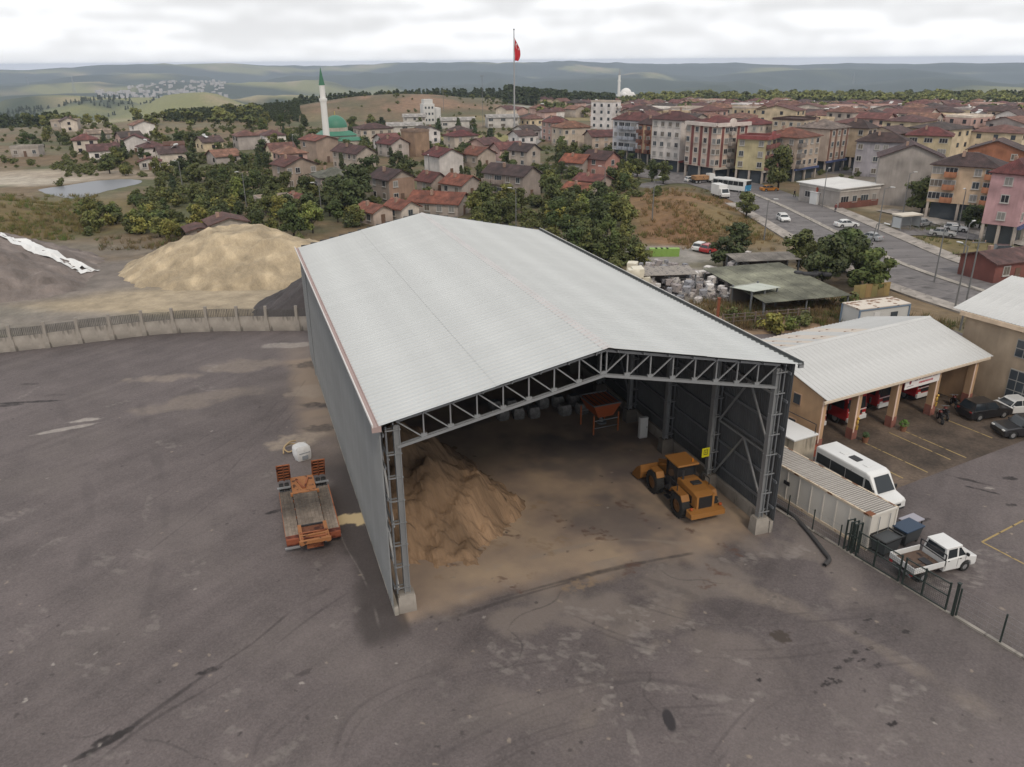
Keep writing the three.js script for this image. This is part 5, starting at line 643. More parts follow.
// ---------------------------------------------------------------- fence and gates between the yards
{
  const green = mat([0.018, 0.028, 0.024], 0.6), F0 = at(842, 549), F1 = at(955, 617), dx = F1.x - F0.x, dz = F1.z - F0.z, L = Math.hypot(dx, dz), a = Math.atan2(-dz, dx), P = (s) => [F0.x + dx / L * s, 0, F0.z + dz / L * s];
  const leaf = (label, s0, s1, posts) => { const g = thing('gate_leaf', label, 'gate', P(s0), a), w = s1 - s0; for (const p of posts) nb().box(p, 1.0, 0, 0.09, 2.0, 0.09).build('gate_post', green, g); for (const y of [0.12, 1.05, 1.9]) nb().box(w / 2, y, 0.0, w - 0.1, 0.06, 0.06).build('rail', green, g); const m = nb(); for (let k = 1; k < Math.floor(w / 0.12); k++) m.box(k * 0.12, 1.0, 0, 0.007, 1.8, 0.007); for (let k = 1; k < 14; k++) m.box(w / 2, 0.12 + k * 0.13, 0, w, 0.007, 0.007); m.build('wire_mesh', green, g); };
  leaf('dark green gate leaf standing between the container end and the pickup', 1.0, 4.2, [0.05, 1.4, 3.15]); leaf('dark green gate leaf with middle post in front of the pickup', 4.4, 7.4, [0.05, 1.35, 2.9]);
  for (let k = 0; k < 3; k++) { const g = thing('folded_gate', ['tall dark green folded gate nearest the container corner', 'tall dark green folded gate in the middle of three at the container corner', 'tall dark green folded gate nearest the pickup of three'][k], 'gate', P(0.1 + k * 0.3), a); for (const x of [0, 0.55]) nb().box(x, 1.15, 0, 0.09, 2.3, 0.09).build('gate_post', green, g); for (const y of [0.2, 1.2, 2.25]) nb().box(0.27, y, 0, 0.5, 0.06, 0.06).build('rail', green, g); g.rotation.y = a + 1.4; }
  { const g = thing('gate_latch_post', 'stout dark green gate post at the near end of the gate', 'post', P(7.75), a); nb().box(0, 1.1, 0, 0.14, 2.2, 0.14).build('post', green, g); nb().box(0, 2.23, 0, 0.2, 0.05, 0.2).build('cap', green, g); }
  const wf = thing('wire_fence', 'thin wire fence with slim posts continuing from the gate to the right edge', 'fence', P(7.9), a); for (let k = 0; k < 7; k++) nb().box(2.6 * k + 0.05, 1.0, 0, 0.08, 2.0, 0.08).build('post', green, wf); { const m = nb(); for (let k = 0; k < 6; k++) m.bar([0, 0.15 + k * 0.36, 0], [15.6, 0.15 + k * 0.36, 0], 0.005); for (let k = 0; k < 52; k++) m.bar([k * 0.3, 0.1, 0], [k * 0.3, 1.95, 0], 0.003); m.build('wire_mesh', MAT.galv, wf); } nb().box(7.8, 0.06, 0, 15.6, 0.12, 0.22).build('kerb', MAT.concrete, wf);
  const bf = thing('wire_fence', 'thin wire fence running along the container beside the hall', 'fence', P(-0.2), a); for (let k = 0; k < 5; k++) nb().box(-2.2 * k - 0.1, 0.85, 0, 0.06, 1.7, 0.06).build('post', green, bf); { const m = nb(); for (let k = 0; k < 5; k++) m.bar([0, 0.15 + k * 0.36, 0], [-9, 0.15 + k * 0.36, 0], 0.01); for (let k = 0; k < 60; k++) m.bar([-k * 0.15, 0.1, 0], [-k * 0.15, 1.65, 0], 0.004); m.build('wire_mesh', MAT.galv, bf); } nb().box(-4.5, 0.05, 0, 9, 0.1, 0.2).build('kerb', MAT.concrete, bf); nb().box(3.9, 0.04, 0, 8, 0.08, 0.16).build('gate_rail', MAT.concrete, bf);
  const c = new THREE.CatmullRomCurve3([[766, 505], [776, 506], [788, 513], [800, 524], [812, 538], [822, 551], [829, 561], [824, 567]].map(([u, v]) => { const p = at(u, v); p.y = 0.13; return p; })); const pipe = mesh('drain_hose', new THREE.TubeGeometry(c, 80, 0.14, 9), mat([0.045, 0.042, 0.042], 0.85)); tag(pipe, 'thick black drain hose snaking over the asphalt beside the hall', 'hose');
}
// ---------------------------------------------------------------- roads
function ribbonGeo(pts, w, y, off = 0, close = 0) { // strip along world points [x,z]
  const c = new THREE.CatmullRomCurve3(pts.map(([x, z]) => new THREE.Vector3(x, 0, z))), n = Math.ceil(c.getLength() / 2.5), P = c.getSpacedPoints(n), m = nb(), e = [];
  for (let k = 0; k <= n; k++) { const a = P[Math.max(0, k - 1)], b = P[Math.min(n, k + 1)], tx = b.x - a.x, tz = b.z - a.z, l = Math.hypot(tx, tz), nx = -tz / l, nz = tx / l; e.push([[P[k].x + nx * (off - w / 2), P[k].z + nz * (off - w / 2)], [P[k].x + nx * (off + w / 2), P[k].z + nz * (off + w / 2)]]); }
  for (let k = 0; k < n; k++) { const [a, b] = e[k], [d, c2] = e[k + 1], Y = (p) => y; m.quad([a[0], Y(a), a[1]], [d[0], Y(d), d[1]], [c2[0], Y(c2), c2[1]], [b[0], Y(b), b[1]]); if (y > 0.13) { for (const [p, q] of [[a, d], [c2, b]]) m.quad([p[0], -0.2, p[1]], [q[0], -0.2, q[1]], [q[0], y, q[1]], [p[0], y, p[1]]); } }
  const g = m.geom(); const nn = g.attributes.normal; if (nn.getY(0) < 0) { const p = g.attributes.position; for (let i = 0; i < p.count; i += 3) { const v = [p.getX(i), p.getY(i), p.getZ(i)]; p.setXYZ(i, p.getX(i + 1), p.getY(i + 1), p.getZ(i + 1)); p.setXYZ(i + 1, ...v); } g.computeVertexNormals(); } return g;
}
const roadMat = mat([0.205, 0.188, 0.186], 0.93, { map: T.concrete, bumpMap: T.bumpFine, bumpScale: 0.008 }), paveMat = mat([0.42, 0.375, 0.335], 0.92, { map: T.concrete }), lineMat = mat([0.5, 0.5, 0.48], 0.8, { map: T.worn });
const ROAD = [[112, -30], [92, -60], [76, -84], [66.5, -102], [61.6, -120], [60.6, -140], [60.2, -160], [59.4, -180], [56.6, -205], [50, -222], [38, -232], [15, -242], [-10, -262]];
structure(mesh('main_road', ribbonGeo(ROAD, 17.2, 0.09), roadMat)); structure(mesh('road_median', ribbonGeo(ROAD.slice(0, 9), 1.1, 0.24), MAT.concrete));
structure(mesh('pavement', ribbonGeo(ROAD.slice(0, 8), 2.6, 0.22, -10), paveMat)); structure(mesh('pavement', ribbonGeo(ROAD.slice(0, 8), 3.2, 0.22, 10.3), paveMat));
structure(mesh('side_road', ribbonGeo([[49, -213], [42, -214], [34, -206], [28, -195], [22, -182], [15, -172]], 5.6, 0.1), roadMat));
structure(mesh('side_road', ribbonGeo([[64, -214], [76, -222], [92, -232], [120, -238], [180, -250]], 9, 0.1), roadMat)); structure(mesh('side_road', ribbonGeo([[68, -146], [76, -146], [86, -140], [96, -132], [120, -118]], 6, 0.1), roadMat)); structure(mesh('side_road', ribbonGeo([[92, -128], [88, -142], [84, -158], [80, -170]], 5, 0.11), paveMat));
structure(mesh('village_road', ribbonGeo([[3, -300], [8, -330], [13, -370], [14, -420], [20, -480]], 9, 0.45), mat([0.32, 0.3, 0.28], 0.9, { map: T.concrete })));
// ---------------------------------------------------------------- buildings
const winG = { frame: nb().box(0, 0, 0.02, 1.34, 1.42, 0.1).geom(), pane: nb().box(-0.29, 0, 0.075, 0.5, 1.16, 0.03).box(0.29, 0, 0.075, 0.5, 1.16, 0.03).geom(), sill: nb().box(0, -0.76, 0.1, 1.5, 0.08, 0.22).geom(), wframe: nb().box(0, 0, 0.02, 2.3, 1.42, 0.1).geom(), wpane: nb().box(-0.72, 0, 0.075, 0.62, 1.16, 0.03).box(0, 0, 0.075, 0.62, 1.16, 0.03).box(0.72, 0, 0.075, 0.62, 1.16, 0.03).geom(), far: nb().box(0, 0, 0.02, 1.25, 1.35, 0.1).geom() };
const balG = {}; function balconyG(w) { const k = w.toFixed(1); return balG[k] ||= nb().box(0, -0.06, 0.55, w, 0.16, 1.1).box(0, 0.45, 1.06, w, 0.9, 0.1).box(-w / 2 + 0.05, 0.45, 0.55, 0.1, 0.9, 1.0).box(w / 2 - 0.05, 0.45, 0.55, 0.1, 0.9, 1.0).geom(); }
const paneTones = [MAT.pane, mat([0.03, 0.03, 0.035], 0.2), mat([0.2, 0.19, 0.18], 0.5), mat([0.12, 0.1, 0.08], 0.6)];
const OCC = [];
function roofOf(G, kind, x0, x1, z0, z1, h, rise, m, ov = 0.55) { // plan rectangle, eaves height
  const r = new MB(), X0 = x0 - ov, X1 = x1 + ov, Z0 = z0 - ov, Z1 = z1 + ov, t = 0.16, cx = (x0 + x1) / 2, cz = (z0 + z1) / 2;
  if (kind === 'flat') { r.box(cx, h + 0.1, cz, x1 - x0 + 0.3, 0.2, z1 - z0 + 0.3); for (const [a, b, c, d] of [[cx, z0, x1 - x0 + 0.3, 0.2], [cx, z1, x1 - x0 + 0.3, 0.2], [x0, cz, 0.2, z1 - z0], [x1, cz, 0.2, z1 - z0]]) r.box(a, h + 0.45, b, c, 0.55, d); }
  else if (kind === 'hip') { const a = X1 - X0, b = Z1 - Z0, s = Math.min(a, b) / 2, p = a > b ? [[X0 + s, cz], [X1 - s, cz]] : [[cx, Z0 + s], [cx, Z1 - s]], y = h + rise; const A = [X0, h, Z1], B = [X1, h, Z1], C = [X1, h, Z0], D = [X0, h, Z0];
    if (a > b) { const P = [p[0][0], y, cz], Q2 = [p[1][0], y, cz]; r.quad(A, B, Q2, P).quad(C, D, P, Q2).tri(B, C, Q2).tri(D, A, P); } else { const P = [cx, y, p[0][1]], Q2 = [cx, y, p[1][1]]; r.quad(B, C, P, Q2).quad(D, A, Q2, P).tri(A, B, Q2).tri(C, D, P); } r.box(cx, h - 0.08, cz, a - 0.04, 0.14, b - 0.04); }
  else if (kind === 'gx') { const y = h + rise, sl = rise / ((z1 - z0) / 2), yo = h - ov * sl; for (const s of [-1, 1]) { const ze = s > 0 ? Z1 : Z0, top = [[X0, yo, ze], [X1, yo, ze], [X1, y, cz], [X0, y, cz]], bot = top.map(([a, b, c]) => [a, b - t, c]); if (s < 0) { top.reverse(); bot.reverse(); } r.quad(...top).quad(bot[3], bot[2], bot[1], bot[0]); for (let k = 0; k < 4; k++) r.quad(bot[k], bot[(k + 1) % 4], top[(k + 1) % 4], top[k]); } }
  else { const y = h + rise, sl = rise / ((x1 - x0) / 2), yo = h - ov * sl; for (const s of [-1, 1]) { const xe = s > 0 ? X1 : X0, top = [[xe, yo, Z1], [xe, yo, Z0], [cx, y, Z0], [cx, y, Z1]], bot = top.map(([a, b, c]) => [a, b - t, c]); if (s < 0) { top.reverse(); bot.reverse(); } r.quad(...top).quad(bot[3], bot[2], bot[1], bot[0]); for (let k = 0; k < 4; k++) r.quad(bot[k], bot[(k + 1) % 4], top[(k + 1) % 4], top[k]); } }
  return r.build('roof', m, G);
}
// near corner stands at p; the right face runs along local x, the left face along local -z
function block(o) {
  const { name = 'house', label, cat = 'house', p, turn = 0.7, wr = 8, wl = 8, h = 6, fh = 2.9, wall = 0xb0a090, wallR, roof = 'gz', roofC = 0x7a4030, rise = 1.8, r = '', l = '', g0 = '', stripe = 0x7a3a34, group, base = 0, chimney = true, par } = o;
  const y = terr(p.x, p.z), G = thing(name, label, cat, [p.x, Math.min(0.1, y) + base, p.z], turn, group), wm = plaster(wall), lo = g0 ? fh + 0.4 : 0;
  const cx = Math.cos(turn), sx = Math.sin(turn); OCC.push([p.x + wr / 2 * cx - wl / 2 * sx, p.z - wr / 2 * sx - wl / 2 * cx, Math.hypot(wr, wl) / 2]);
  const mw = nb(); mw.box(wr / 2, (lo + h) / 2 - (lo ? 0 : 0.3), -wl / 2, wr, h - lo + (lo ? 0 : 0.6), wl); if (roof === 'gz') mw.prism([[0, h], [wr, h], [wr / 2, h + rise - 0.12]], -wl, 0); if (roof === 'gx') { const q = new MB(); q.prism([[0, h], [wl, h], [wl / 2, h + rise - 0.12]], 0, wr); for (const a of q.l) { a.rotateY(Math.PI / 2); mw.l.push(a); } }
  mw.build('wall', wm, G); if (wallR) nb().box(wr / 2, (h + lo) / 2, 0.02, wr - 0.1, h - lo - 0.1, 0.06).build('facade_panel', plaster(wallR), G);
  const rf = roofOf(G, roof, 0, wr, -wl, 0, h, rise, roof === 'flat' ? plaster(roofC) : tiled(roofC));
  if (chimney && roof !== 'flat') nb().box(wr * 0.3, h + rise * 0.9, -wl * 0.6, 0.6, 1.1, 0.5).build('chimney', plaster(0x9a7a66), rf);
  if (par) { nb().box(wr / 2, h + 0.25, 0.35, wr + 0.9, 0.9, 0.7).build('parapet', plaster(par), G); nb().box(-0.35, h + 0.25, -wl / 2, 0.7, 0.9, wl + 0.2).build('parapet', plaster(par), G); nb().geo(new THREE.CylinderGeometry(1.1, 1.1, 0.5, 18, 1, false, 0, Math.PI * 2).rotateX(Math.PI / 2).translate(wr * 0.45, h + 0.7, 0.5)).build('parapet_arch', plaster(par), G); }
  const put = (face, t, yy, fn) => { const q = new THREE.Group(); if (face === 'r') q.position.set(t, yy, wallR ? 0.05 : 0); else { q.position.set(0, yy, -t); q.rotation.y = -Math.PI / 2; } fn(q); };
  const nF = Math.max(1, Math.round((h - lo) / fh)), dh = (h - lo) / nF;
  for (const [face, spec, len] of [['r', r, wr], ['l', l, wl]]) [...spec].forEach((ch, k) => {
    const cw = len / spec.length, t = face === 'r' ? (k + 0.5) * cw : len - (k + 0.5) * cw;
    if (ch === 's') { put(face, t, (h + lo) / 2, (q) => { q.name = 'stripe_panel'; G.add(q); nb().box(0, 0, 0.04, cw * 0.55, h - lo - 0.3, 0.1).build('stripe', plaster(stripe), q); }); return; }
    if (ch === '.') return;
    for (let f = 0; f < nF; f++) { const yy = lo + (f + 0.55) * dh, wide = ch === 'W' || ch === 'b';
      put(face, t, yy, (q) => { q.name = 'window'; G.add(q); mesh('frame', wide && cw > 2.3 ? winG.wframe : winG.frame, MAT.frame, q); mesh('pane', wide && cw > 2.3 ? winG.wpane : winG.pane, paneTones[Math.floor(h2(f * 7 + k, Math.round(p.x * 10)) * 4)], q); if (!wide) mesh('sill', winG.sill, MAT.frame, q); });
      if (ch === 'b') put(face, t, yy - dh * 0.42, (q) => { q.name = 'balcony'; G.add(q); mesh('parapet', balconyG(Math.min(3.6, cw * 0.9)), plaster(o.bal || 0xb5aaa0), q); });
    }
  });
  if (lo) { nb().box(wr / 2, lo / 2, -wl / 2, wr - 1.6, lo, wl - 1.6).build('ground_floor', g0 === 'shop' ? MAT.pane : plaster(0x8a7f76), G); for (const [x, z] of [[0.3, -0.3], [wr - 0.3, -0.3], [0.3, -wl + 0.3], [wr * 0.5, -0.3], [0.3, -wl / 2]]) nb().box(x, lo / 2, z, 0.45, lo, 0.45).build('pillar', plaster(0xa89c90), G); nb().box(wr / 2, lo - 0.15, 0.25, wr + 0.4, 0.5, 0.5).build('shop_fascia', plaster([0x3a4a78, 0x7a2a26, 0xa8a094][Math.floor(h2(Math.round(p.x), 3) * 3)]), G); }
  else if (wr > 3) { const q = new THREE.Group(); q.name = 'door'; q.position.set(wr * 0.5, 1.0, wallR ? 0.05 : 0); G.add(q); nb().box(0, 0, 0.03, 0.95, 2.0, 0.08).build('leaf', mat([0.12, 0.07, 0.045], 0.7), q); nb().box(0.35, 0, 0.09, 0.06, 0.14, 0.05).build('handle', MAT.galv, q); }
  return G;
}
const apt = (o) => block({ name: 'apartment_block', cat: 'apartment block', roof: 'hip', rise: 2.2, chimney: true, g0: 'shop', ...o, p: at(o.u, o.v) }), hse = (o) => block({ ...o, p: at(o.u, o.v) });
apt({ label: 'white five-storey apartment block with stacked corner balconies behind the road', u: 678, v: 173, turn: 0.7, wr: 7.8, wl: 10.5, h: 14.4, wall: 0xbdb6b0, roofC: 0x5e3230, l: 'wwww', r: 'b', bal: 0xb8b2ac });
apt({ label: 'cream apartment block with dark red vertical stripes and pale parapet', u: 713, v: 181, turn: 0.52, wr: 11, wl: 11.8, h: 14.0, wall: 0xc0ab9a, roofC: 0x74302e, l: 'wswswsw', r: 'wswbwsws', stripe: 0x7e4038, par: 0xc8bcb2 });
apt({ label: 'narrow orange-brown apartment block with cream stripes between two white blocks', u: 657, v: 166, turn: 0.7, wr: 5, wl: 8.2, h: 12, wall: 0x9a5c42, roofC: 0x4a3230, l: 'bsbsb', stripe: 0xc0a078, bal: 0x7a4a3a });
apt({ label: 'pale blue-white apartment block with long balconies at the left of the row', u: 641, v: 163, turn: 0.7, wr: 6, wl: 12.5, h: 12.6, wall: 0xb9bac0, roofC: 0x6e3c38, l: 'wbbbw', bal: 0x9fa6b4 });
apt({ label: 'small yellow apartment block with red top band next to the large tree', u: 762, v: 184, turn: 0.95, wr: 8, wl: 7.6, h: 11.2, wall: 0xb3a678, roofC: 0x7a3a36, roof: 'flat', l: 'w.w', r: 'bb', bal: 0x8a5048, par: 0x8a3c3a });
apt({ label: 'tan corner apartment block with orange-brown roof by the road junction', u: 793, v: 182, turn: 0.7, wr: 11, wl: 11, h: 11.2, wall: 0xb09c88, roofC: 0x82472f, l: 'wbw', r: 'bwww', bal: 0x8a8078 });
apt({ label: 'brown-striped apartment block behind the tan corner block', u: 824, v: 174, turn: 0.7, wr: 10.5, wl: 10, h: 12, wall: 0xb29d8b, roofC: 0x86766c, r: 'swswsws', stripe: 0x7a5240 });
apt({ label: 'cream apartment block with dark balconies behind the low white hall', u: 862, v: 170, turn: 0.78, wr: 6.4, wl: 8, h: 11.5, wall: 0xb39c7c, roofC: 0x4c3834, r: 'bb', l: 'ww', bal: 0x6a5f58 });
apt({ label: 'lilac-grey apartment block with dark hipped roof', u: 902, v: 179, turn: 1.05, wr: 8, wl: 12.6, h: 9.4, wall: 0x98949c, roofC: 0x4b3531, l: 'w.wW.w', g0: '' });
apt({ label: 'tall house with blank grey gable wall beside a dark round tree', u: 936, v: 208, turn: 1.18, wr: 9.5, wl: 12.6, h: 10.4, rise: 2.6, wall: 0x968f89, wallR: 0xa2603a, roof: 'gx', roofC: 0x53393a, r: 'bsb', stripe: 0x6e3c28, bal: 0xa2603a, g0: '' });
apt({ label: 'orange and cream apartment block with rounded balconies near the bus shelter', u: 988, v: 224, turn: 0.91, wr: 9.2, wl: 11.6, h: 10.6, wall: 0xc0a482, roofC: 0x4d3735, l: 'Wb.wb', r: 'bbW', bal: 0xb87242, stripe: 0xb87242 });
apt({ label: 'pink apartment block with dark red roof at the right edge', u: 1013, v: 246, turn: 0.78, wr: 12, wl: 5.6, h: 12, wall: 0xb88a8e, roofC: 0x6e3230, r: 'w.ww', l: 'w', bal: 0xc0a0a0 });
apt({ label: 'yellow-cream building with a row of dark attic windows', u: 946, v: 168, turn: 1.05, wr: 9, wl: 12, h: 9, wall: 0xb3a27a, roofC: 0x74322e, l: 'WWW', g0: '' });
apt({ label: 'orange building with grey gabled roof behind the orange and cream block', u: 1016, v: 192, turn: 0.95, wr: 10, wl: 12, h: 9.5, wall: 0xa2603a, roofC: 0x5a4440, roof: 'gx', r: 'ww', l: 'w.w', g0: '' });
apt({ label: 'brown building with flat dark roof terrace behind the yellow block', u: 800, v: 146, turn: 0.8, wr: 14, wl: 12, h: 9, wall: 0xb39f86, roofC: 0x4a3028, roof: 'flat', l: 'wwww', r: 'wwww', g0: '' });
apt({ label: 'white-walled house with bright red hipped roof behind the apartment row', u: 757, v: 144, turn: 0.75, wr: 12, wl: 11, h: 7, wall: 0xc0b4a6, roofC: 0x7a2c28, l: 'www', r: 'www', g0: '' });
apt({ label: 'grey flat-roofed block with long strip windows in the middle of town', u: 662, v: 128, turn: 0.7, wr: 14, wl: 16, h: 8.5, wall: 0xa3a09e, roofC: 0x8d8984, roof: 'flat', l: 'WWWW', r: 'WWW', g0: '' });
apt({ label: 'cream two-storey block with orange-brown roof left of the apartment row', u: 563, v: 147, turn: 0.45, wr: 11.8, wl: 9, h: 7, wall: 0xb8a792, roofC: 0x8c5c40, r: 'ww.w', l: 'ww', g0: '' }); apt({ label: 'pinkish two-storey block with red roof left of the cream block', u: 552, v: 142, turn: 0.5, wr: 8, wl: 8, h: 7.4, wall: 0xa98478, roofC: 0x7a3c36, r: 'ww', l: 'ww', g0: '' });
hse({ label: 'long low house with dark red roof behind the salmon house', u: 592, v: 149, turn: 0.3, wr: 11, wl: 8, h: 4.6, wall: 0xa89482, roofC: 0x6a3a36, roof: 'gx', r: 'www' });
hse({ label: 'salmon pink house with brown roof beside the orange-roofed house', u: 605, v: 178, turn: 0.75, wr: 6, wl: 8.6, h: 5.2, wall: 0xb0786a, roofC: 0x553734, l: 'ww.', r: 'w' }); hse({ label: 'grey house with bright orange tiled roof beside the salmon house', u: 582, v: 177, turn: 0.95, wr: 6, wl: 7, h: 4.2, wall: 0x9c9088, roofC: 0x9a5232, l: 'ww', roof: 'gz' });
hse({ label: 'small cottage with orange roof above the tree belt', u: 586, v: 204, turn: 0.9, wr: 5, wl: 6.4, h: 3, wall: 0xa89a90, roofC: 0x9a5436, rise: 1.2, l: 'w.w' }); hse({ label: 'small cottage with red patched roof next to the orange cottage', u: 598, v: 194, turn: 0.9, wr: 6, wl: 7, h: 3, wall: 0xa08c80, roofC: 0x7c4038, rise: 1.2, l: 'ww' });
hse({ label: 'two-storey grey-brown house with long balconies above the tree belt', u: 523, v: 200, turn: 0.85, wr: 6.4, wl: 12.4, h: 5.6, wall: 0x8f8278, roofC: 0x4e3a38, l: 'bbww', bal: 0x9a8a80 }); hse({ label: 'pale house with dark brown roof behind the balconied house', u: 527, v: 168, turn: 0.8, wr: 6, wl: 7.6, h: 5, wall: 0xa89a8c, roofC: 0x4a3836, l: 'ww', r: 'w' });
hse({ label: 'tall tan house with red roof below the green-domed mosque', u: 318, v: 164, turn: 0.78, wr: 8.2, wl: 9.6, h: 7.2, wall: 0x9c8674, roofC: 0x8e4c3a, l: 'w.', rise: 1.2 }); hse({ label: 'brown and cream house with dark red roof left of the tall tan house', u: 288, v: 191, turn: 0.7, wr: 8.6, wl: 8, h: 6.2, wall: 0x9a8776, roofC: 0x69382f, r: 'ww.w', l: 'w' }); hse({ label: 'long white-fronted house with dark roof right of the tall tan house', u: 358, v: 173, turn: 0.72, wr: 6.4, wl: 14, h: 5.6, wall: 0xa99a8c, roofC: 0x573532, l: 'wwwww' });
hse({ label: 'squat house with grey-green hipped roof among the village trees', u: 322, v: 195, turn: 0.5, wr: 9, wl: 8, h: 4.2, wall: 0x9d8f86, roofC: 0x6c6e5f, roof: 'hip', l: 'W', r: 'w.' }); hse({ label: 'grey house with brown roof and scarred gable near the hall', u: 390, v: 203, turn: 0.7, wr: 7, wl: 8.4, h: 5.5, wall: 0x97887c, wallR: 0x94755f, roofC: 0x4e3534, l: 'ww', r: 'w.' });
hse({ label: 'white house with crimson roof and blank white gable', u: 440, v: 177, turn: 0.6, wr: 7.8, wl: 8.8, h: 5.6, wall: 0xbdb7b3, roofC: 0x6c2a28 }); hse({ label: 'square tan tower house without a pitched roof', u: 416, v: 157, turn: 0.75, wr: 6, wl: 8, h: 8, wall: 0x94765a, roofC: 0x8d7360, roof: 'flat' }); hse({ label: 'long low house with orange tiled roof just behind the hall ridge', u: 458, v: 217, turn: 1.2, wr: 6.6, wl: 11.4, h: 3, wall: 0xa0948a, roofC: 0x8c4c34, l: 'wwww', rise: 1.7 });
hse({ label: 'small white cottage with orange roof left of the hall ridge', u: 402, v: 222, turn: 0.8, wr: 4.6, wl: 5.4, h: 2.8, wall: 0xbdb2a6, roofC: 0x91503a, rise: 1.2, l: 'w', r: 'w' }); hse({ label: 'low cottage with orange roof and lean-to left of the white cottage', u: 374, v: 226, turn: 0.75, wr: 4.6, wl: 6.4, h: 2.8, wall: 0xaf9d8f, roofC: 0x93533b, rise: 1.1, l: 'ww' }); hse({ label: 'cottage with broad orange roof right of the scarred gable', u: 462, v: 198, turn: 0.8, wr: 6.6, wl: 7.4, h: 3.2, wall: 0xa2958c, roofC: 0x8f4d34, l: 'ww' }); hse({ label: 'cottage with dark red roof between two orange roofs', u: 432, v: 194, turn: 0.75, wr: 5, wl: 6, h: 3.2, wall: 0x9b8a7f, roofC: 0x6d352e, l: 'w' });
hse({ label: 'cream house with dark crimson roof by the grassy field', u: 455, v: 151, turn: 0.6, wr: 10, wl: 8, h: 5, wall: 0xb2a595, roofC: 0x702f2d, roof: 'hip', r: 'ww', l: 'w' }); hse({ label: 'house with orange roof right of the white crimson-roofed house', u: 478, v: 168, turn: 0.7, wr: 7, wl: 8, h: 4, wall: 0xa89888, roofC: 0x84482f, l: 'ww' }); hse({ label: 'house with crimson roof left of the tan tower house', u: 392, v: 158, turn: 0.7, wr: 7, wl: 9, h: 4.6, wall: 0xb3a8a0, roofC: 0x6e302e, l: 'ww', r: 'w' });
hse({ label: 'white house with dark red roof and large white gable at far left', u: 124, v: 154, turn: 0.35, wr: 8.4, wl: 7, h: 4.6, wall: 0xbfbab6, roofC: 0x692c2a, rise: 2 }); hse({ label: 'small red shed beside the white gabled house', u: 109, v: 154, turn: 0.4, wr: 4.4, wl: 5, h: 3, wall: 0xa89a90, roofC: 0x6a2c2a, rise: 1 }); hse({ label: 'unplastered red brick cube house among the left village trees', u: 166, v: 161, turn: 0.4, wr: 6.6, wl: 6, h: 5, wall: 0x8a4436, roofC: 0x7a5a4e, roof: 'flat' }); hse({ label: 'low white house with red roof in the left village', u: 140, v: 170, turn: 0.35, wr: 6, wl: 5, h: 2.6, wall: 0xb8b2ab, roofC: 0x72362f, rise: 1, r: 'ww' });
hse({ label: 'wide pale house with beige roof behind the far left trees', u: 86, v: 142, turn: 0.3, wr: 12, wl: 8, h: 3.6, wall: 0xa89d8f, roofC: 0xa08c78, rise: 1.4, roof: 'gx', r: 'ww' }); hse({ label: 'ruined pale house at the top of the far left village', u: 52, v: 130, turn: 0.3, wr: 12, wl: 8, h: 4, wall: 0xa69a8c, roofC: 0x9b8d7c, roof: 'flat', r: 'w.w' }); hse({ label: 'low pale farm building at the left edge', u: 12, v: 157, turn: 0.2, wr: 9, wl: 6, h: 3, wall: 0xa59c92, roofC: 0x9a9288, roof: 'flat', r: 'w.w' });
hse({ label: 'low hut with rusty brown sheet roof behind the sand mound', u: 213, v: 241, turn: 0.5, wr: 6.6, wl: 6.4, h: 3, wall: 0xa39a8e, roofC: 0x6e4a42, rise: 1.0, r: 'w' }); hse({ label: 'lean-to shed with brown roof left of the rusty hut', u: 190, v: 243, turn: 0.5, wr: 4, wl: 5, h: 2.2, wall: 0x8c8076, roofC: 0x6a463e, rise: 0.5, chimney: false }); hse({ label: 'grey cottage among trees left of the hall', u: 262, v: 215, turn: 0.5, wr: 7, wl: 6, h: 2.8, wall: 0x998d82, roofC: 0x9c8e82, roof: 'flat', r: 'w' }); hse({ label: 'cottage with orange-red roof under the village trees', u: 296, v: 212, turn: 0.7, wr: 5, wl: 6, h: 2.6, wall: 0x96877a, roofC: 0x8a4b38, rise: 1, l: 'w' });
hse({ label: 'small red brick building beside the road at the right edge', u: 992, v: 284, turn: 0.35, wr: 9, wl: 6, h: 3.2, wall: 0x7c4136, roofC: 0x6c4a46, rise: 1.0, roof: 'gx', r: 'ww' });
{ // low white-roofed showroom by the road
  const B = block({ name: 'low_hall', cat: 'building', label: 'low white-roofed hall with red brick base beside the road', p: at(838, 209), turn: 0.42, wr: 11.5, wl: 12, h: 3.6, wall: 0x9a938c, roofC: 0xc4c0b8, roof: 'flat', r: 'WwWw', l: 'W.', chimney: false }); nb().box(5.7, 0.7, 0.06, 11.4, 1.4, 0.1).build('brick_base', plaster(0x7c4638), B); const m = nb().box(5.7, 4.3, -6, 12.6, 0.16, 13.2).build('sheet_roof', mat([0.66, 0.65, 0.63], 0.6, { map: T.metal }), B); m.rotation.z = 0.02;
  const S = thing('roadside_kiosk', 'small white kiosk with red sign at the corner of the low hall', 'kiosk', gap(at(817, 204)), 0.4); nb().box(0, 1.3, 0, 2.6, 2.6, 2.2).build('wall', MAT.white, S); nb().rbox(0, 2.7, 0, 2.9, 0.2, 2.5, 0.04).build('roof', MAT.white, S); nb().box(0.2, 1.5, 1.12, 1.6, 1.0, 0.04).build('window', MAT.pane, S); nb().box(-0.6, 3.3, 0.5, 1.2, 1.0, 0.12).build('sign_board', mat([0.4, 0.08, 0.04], 0.6), S);
}
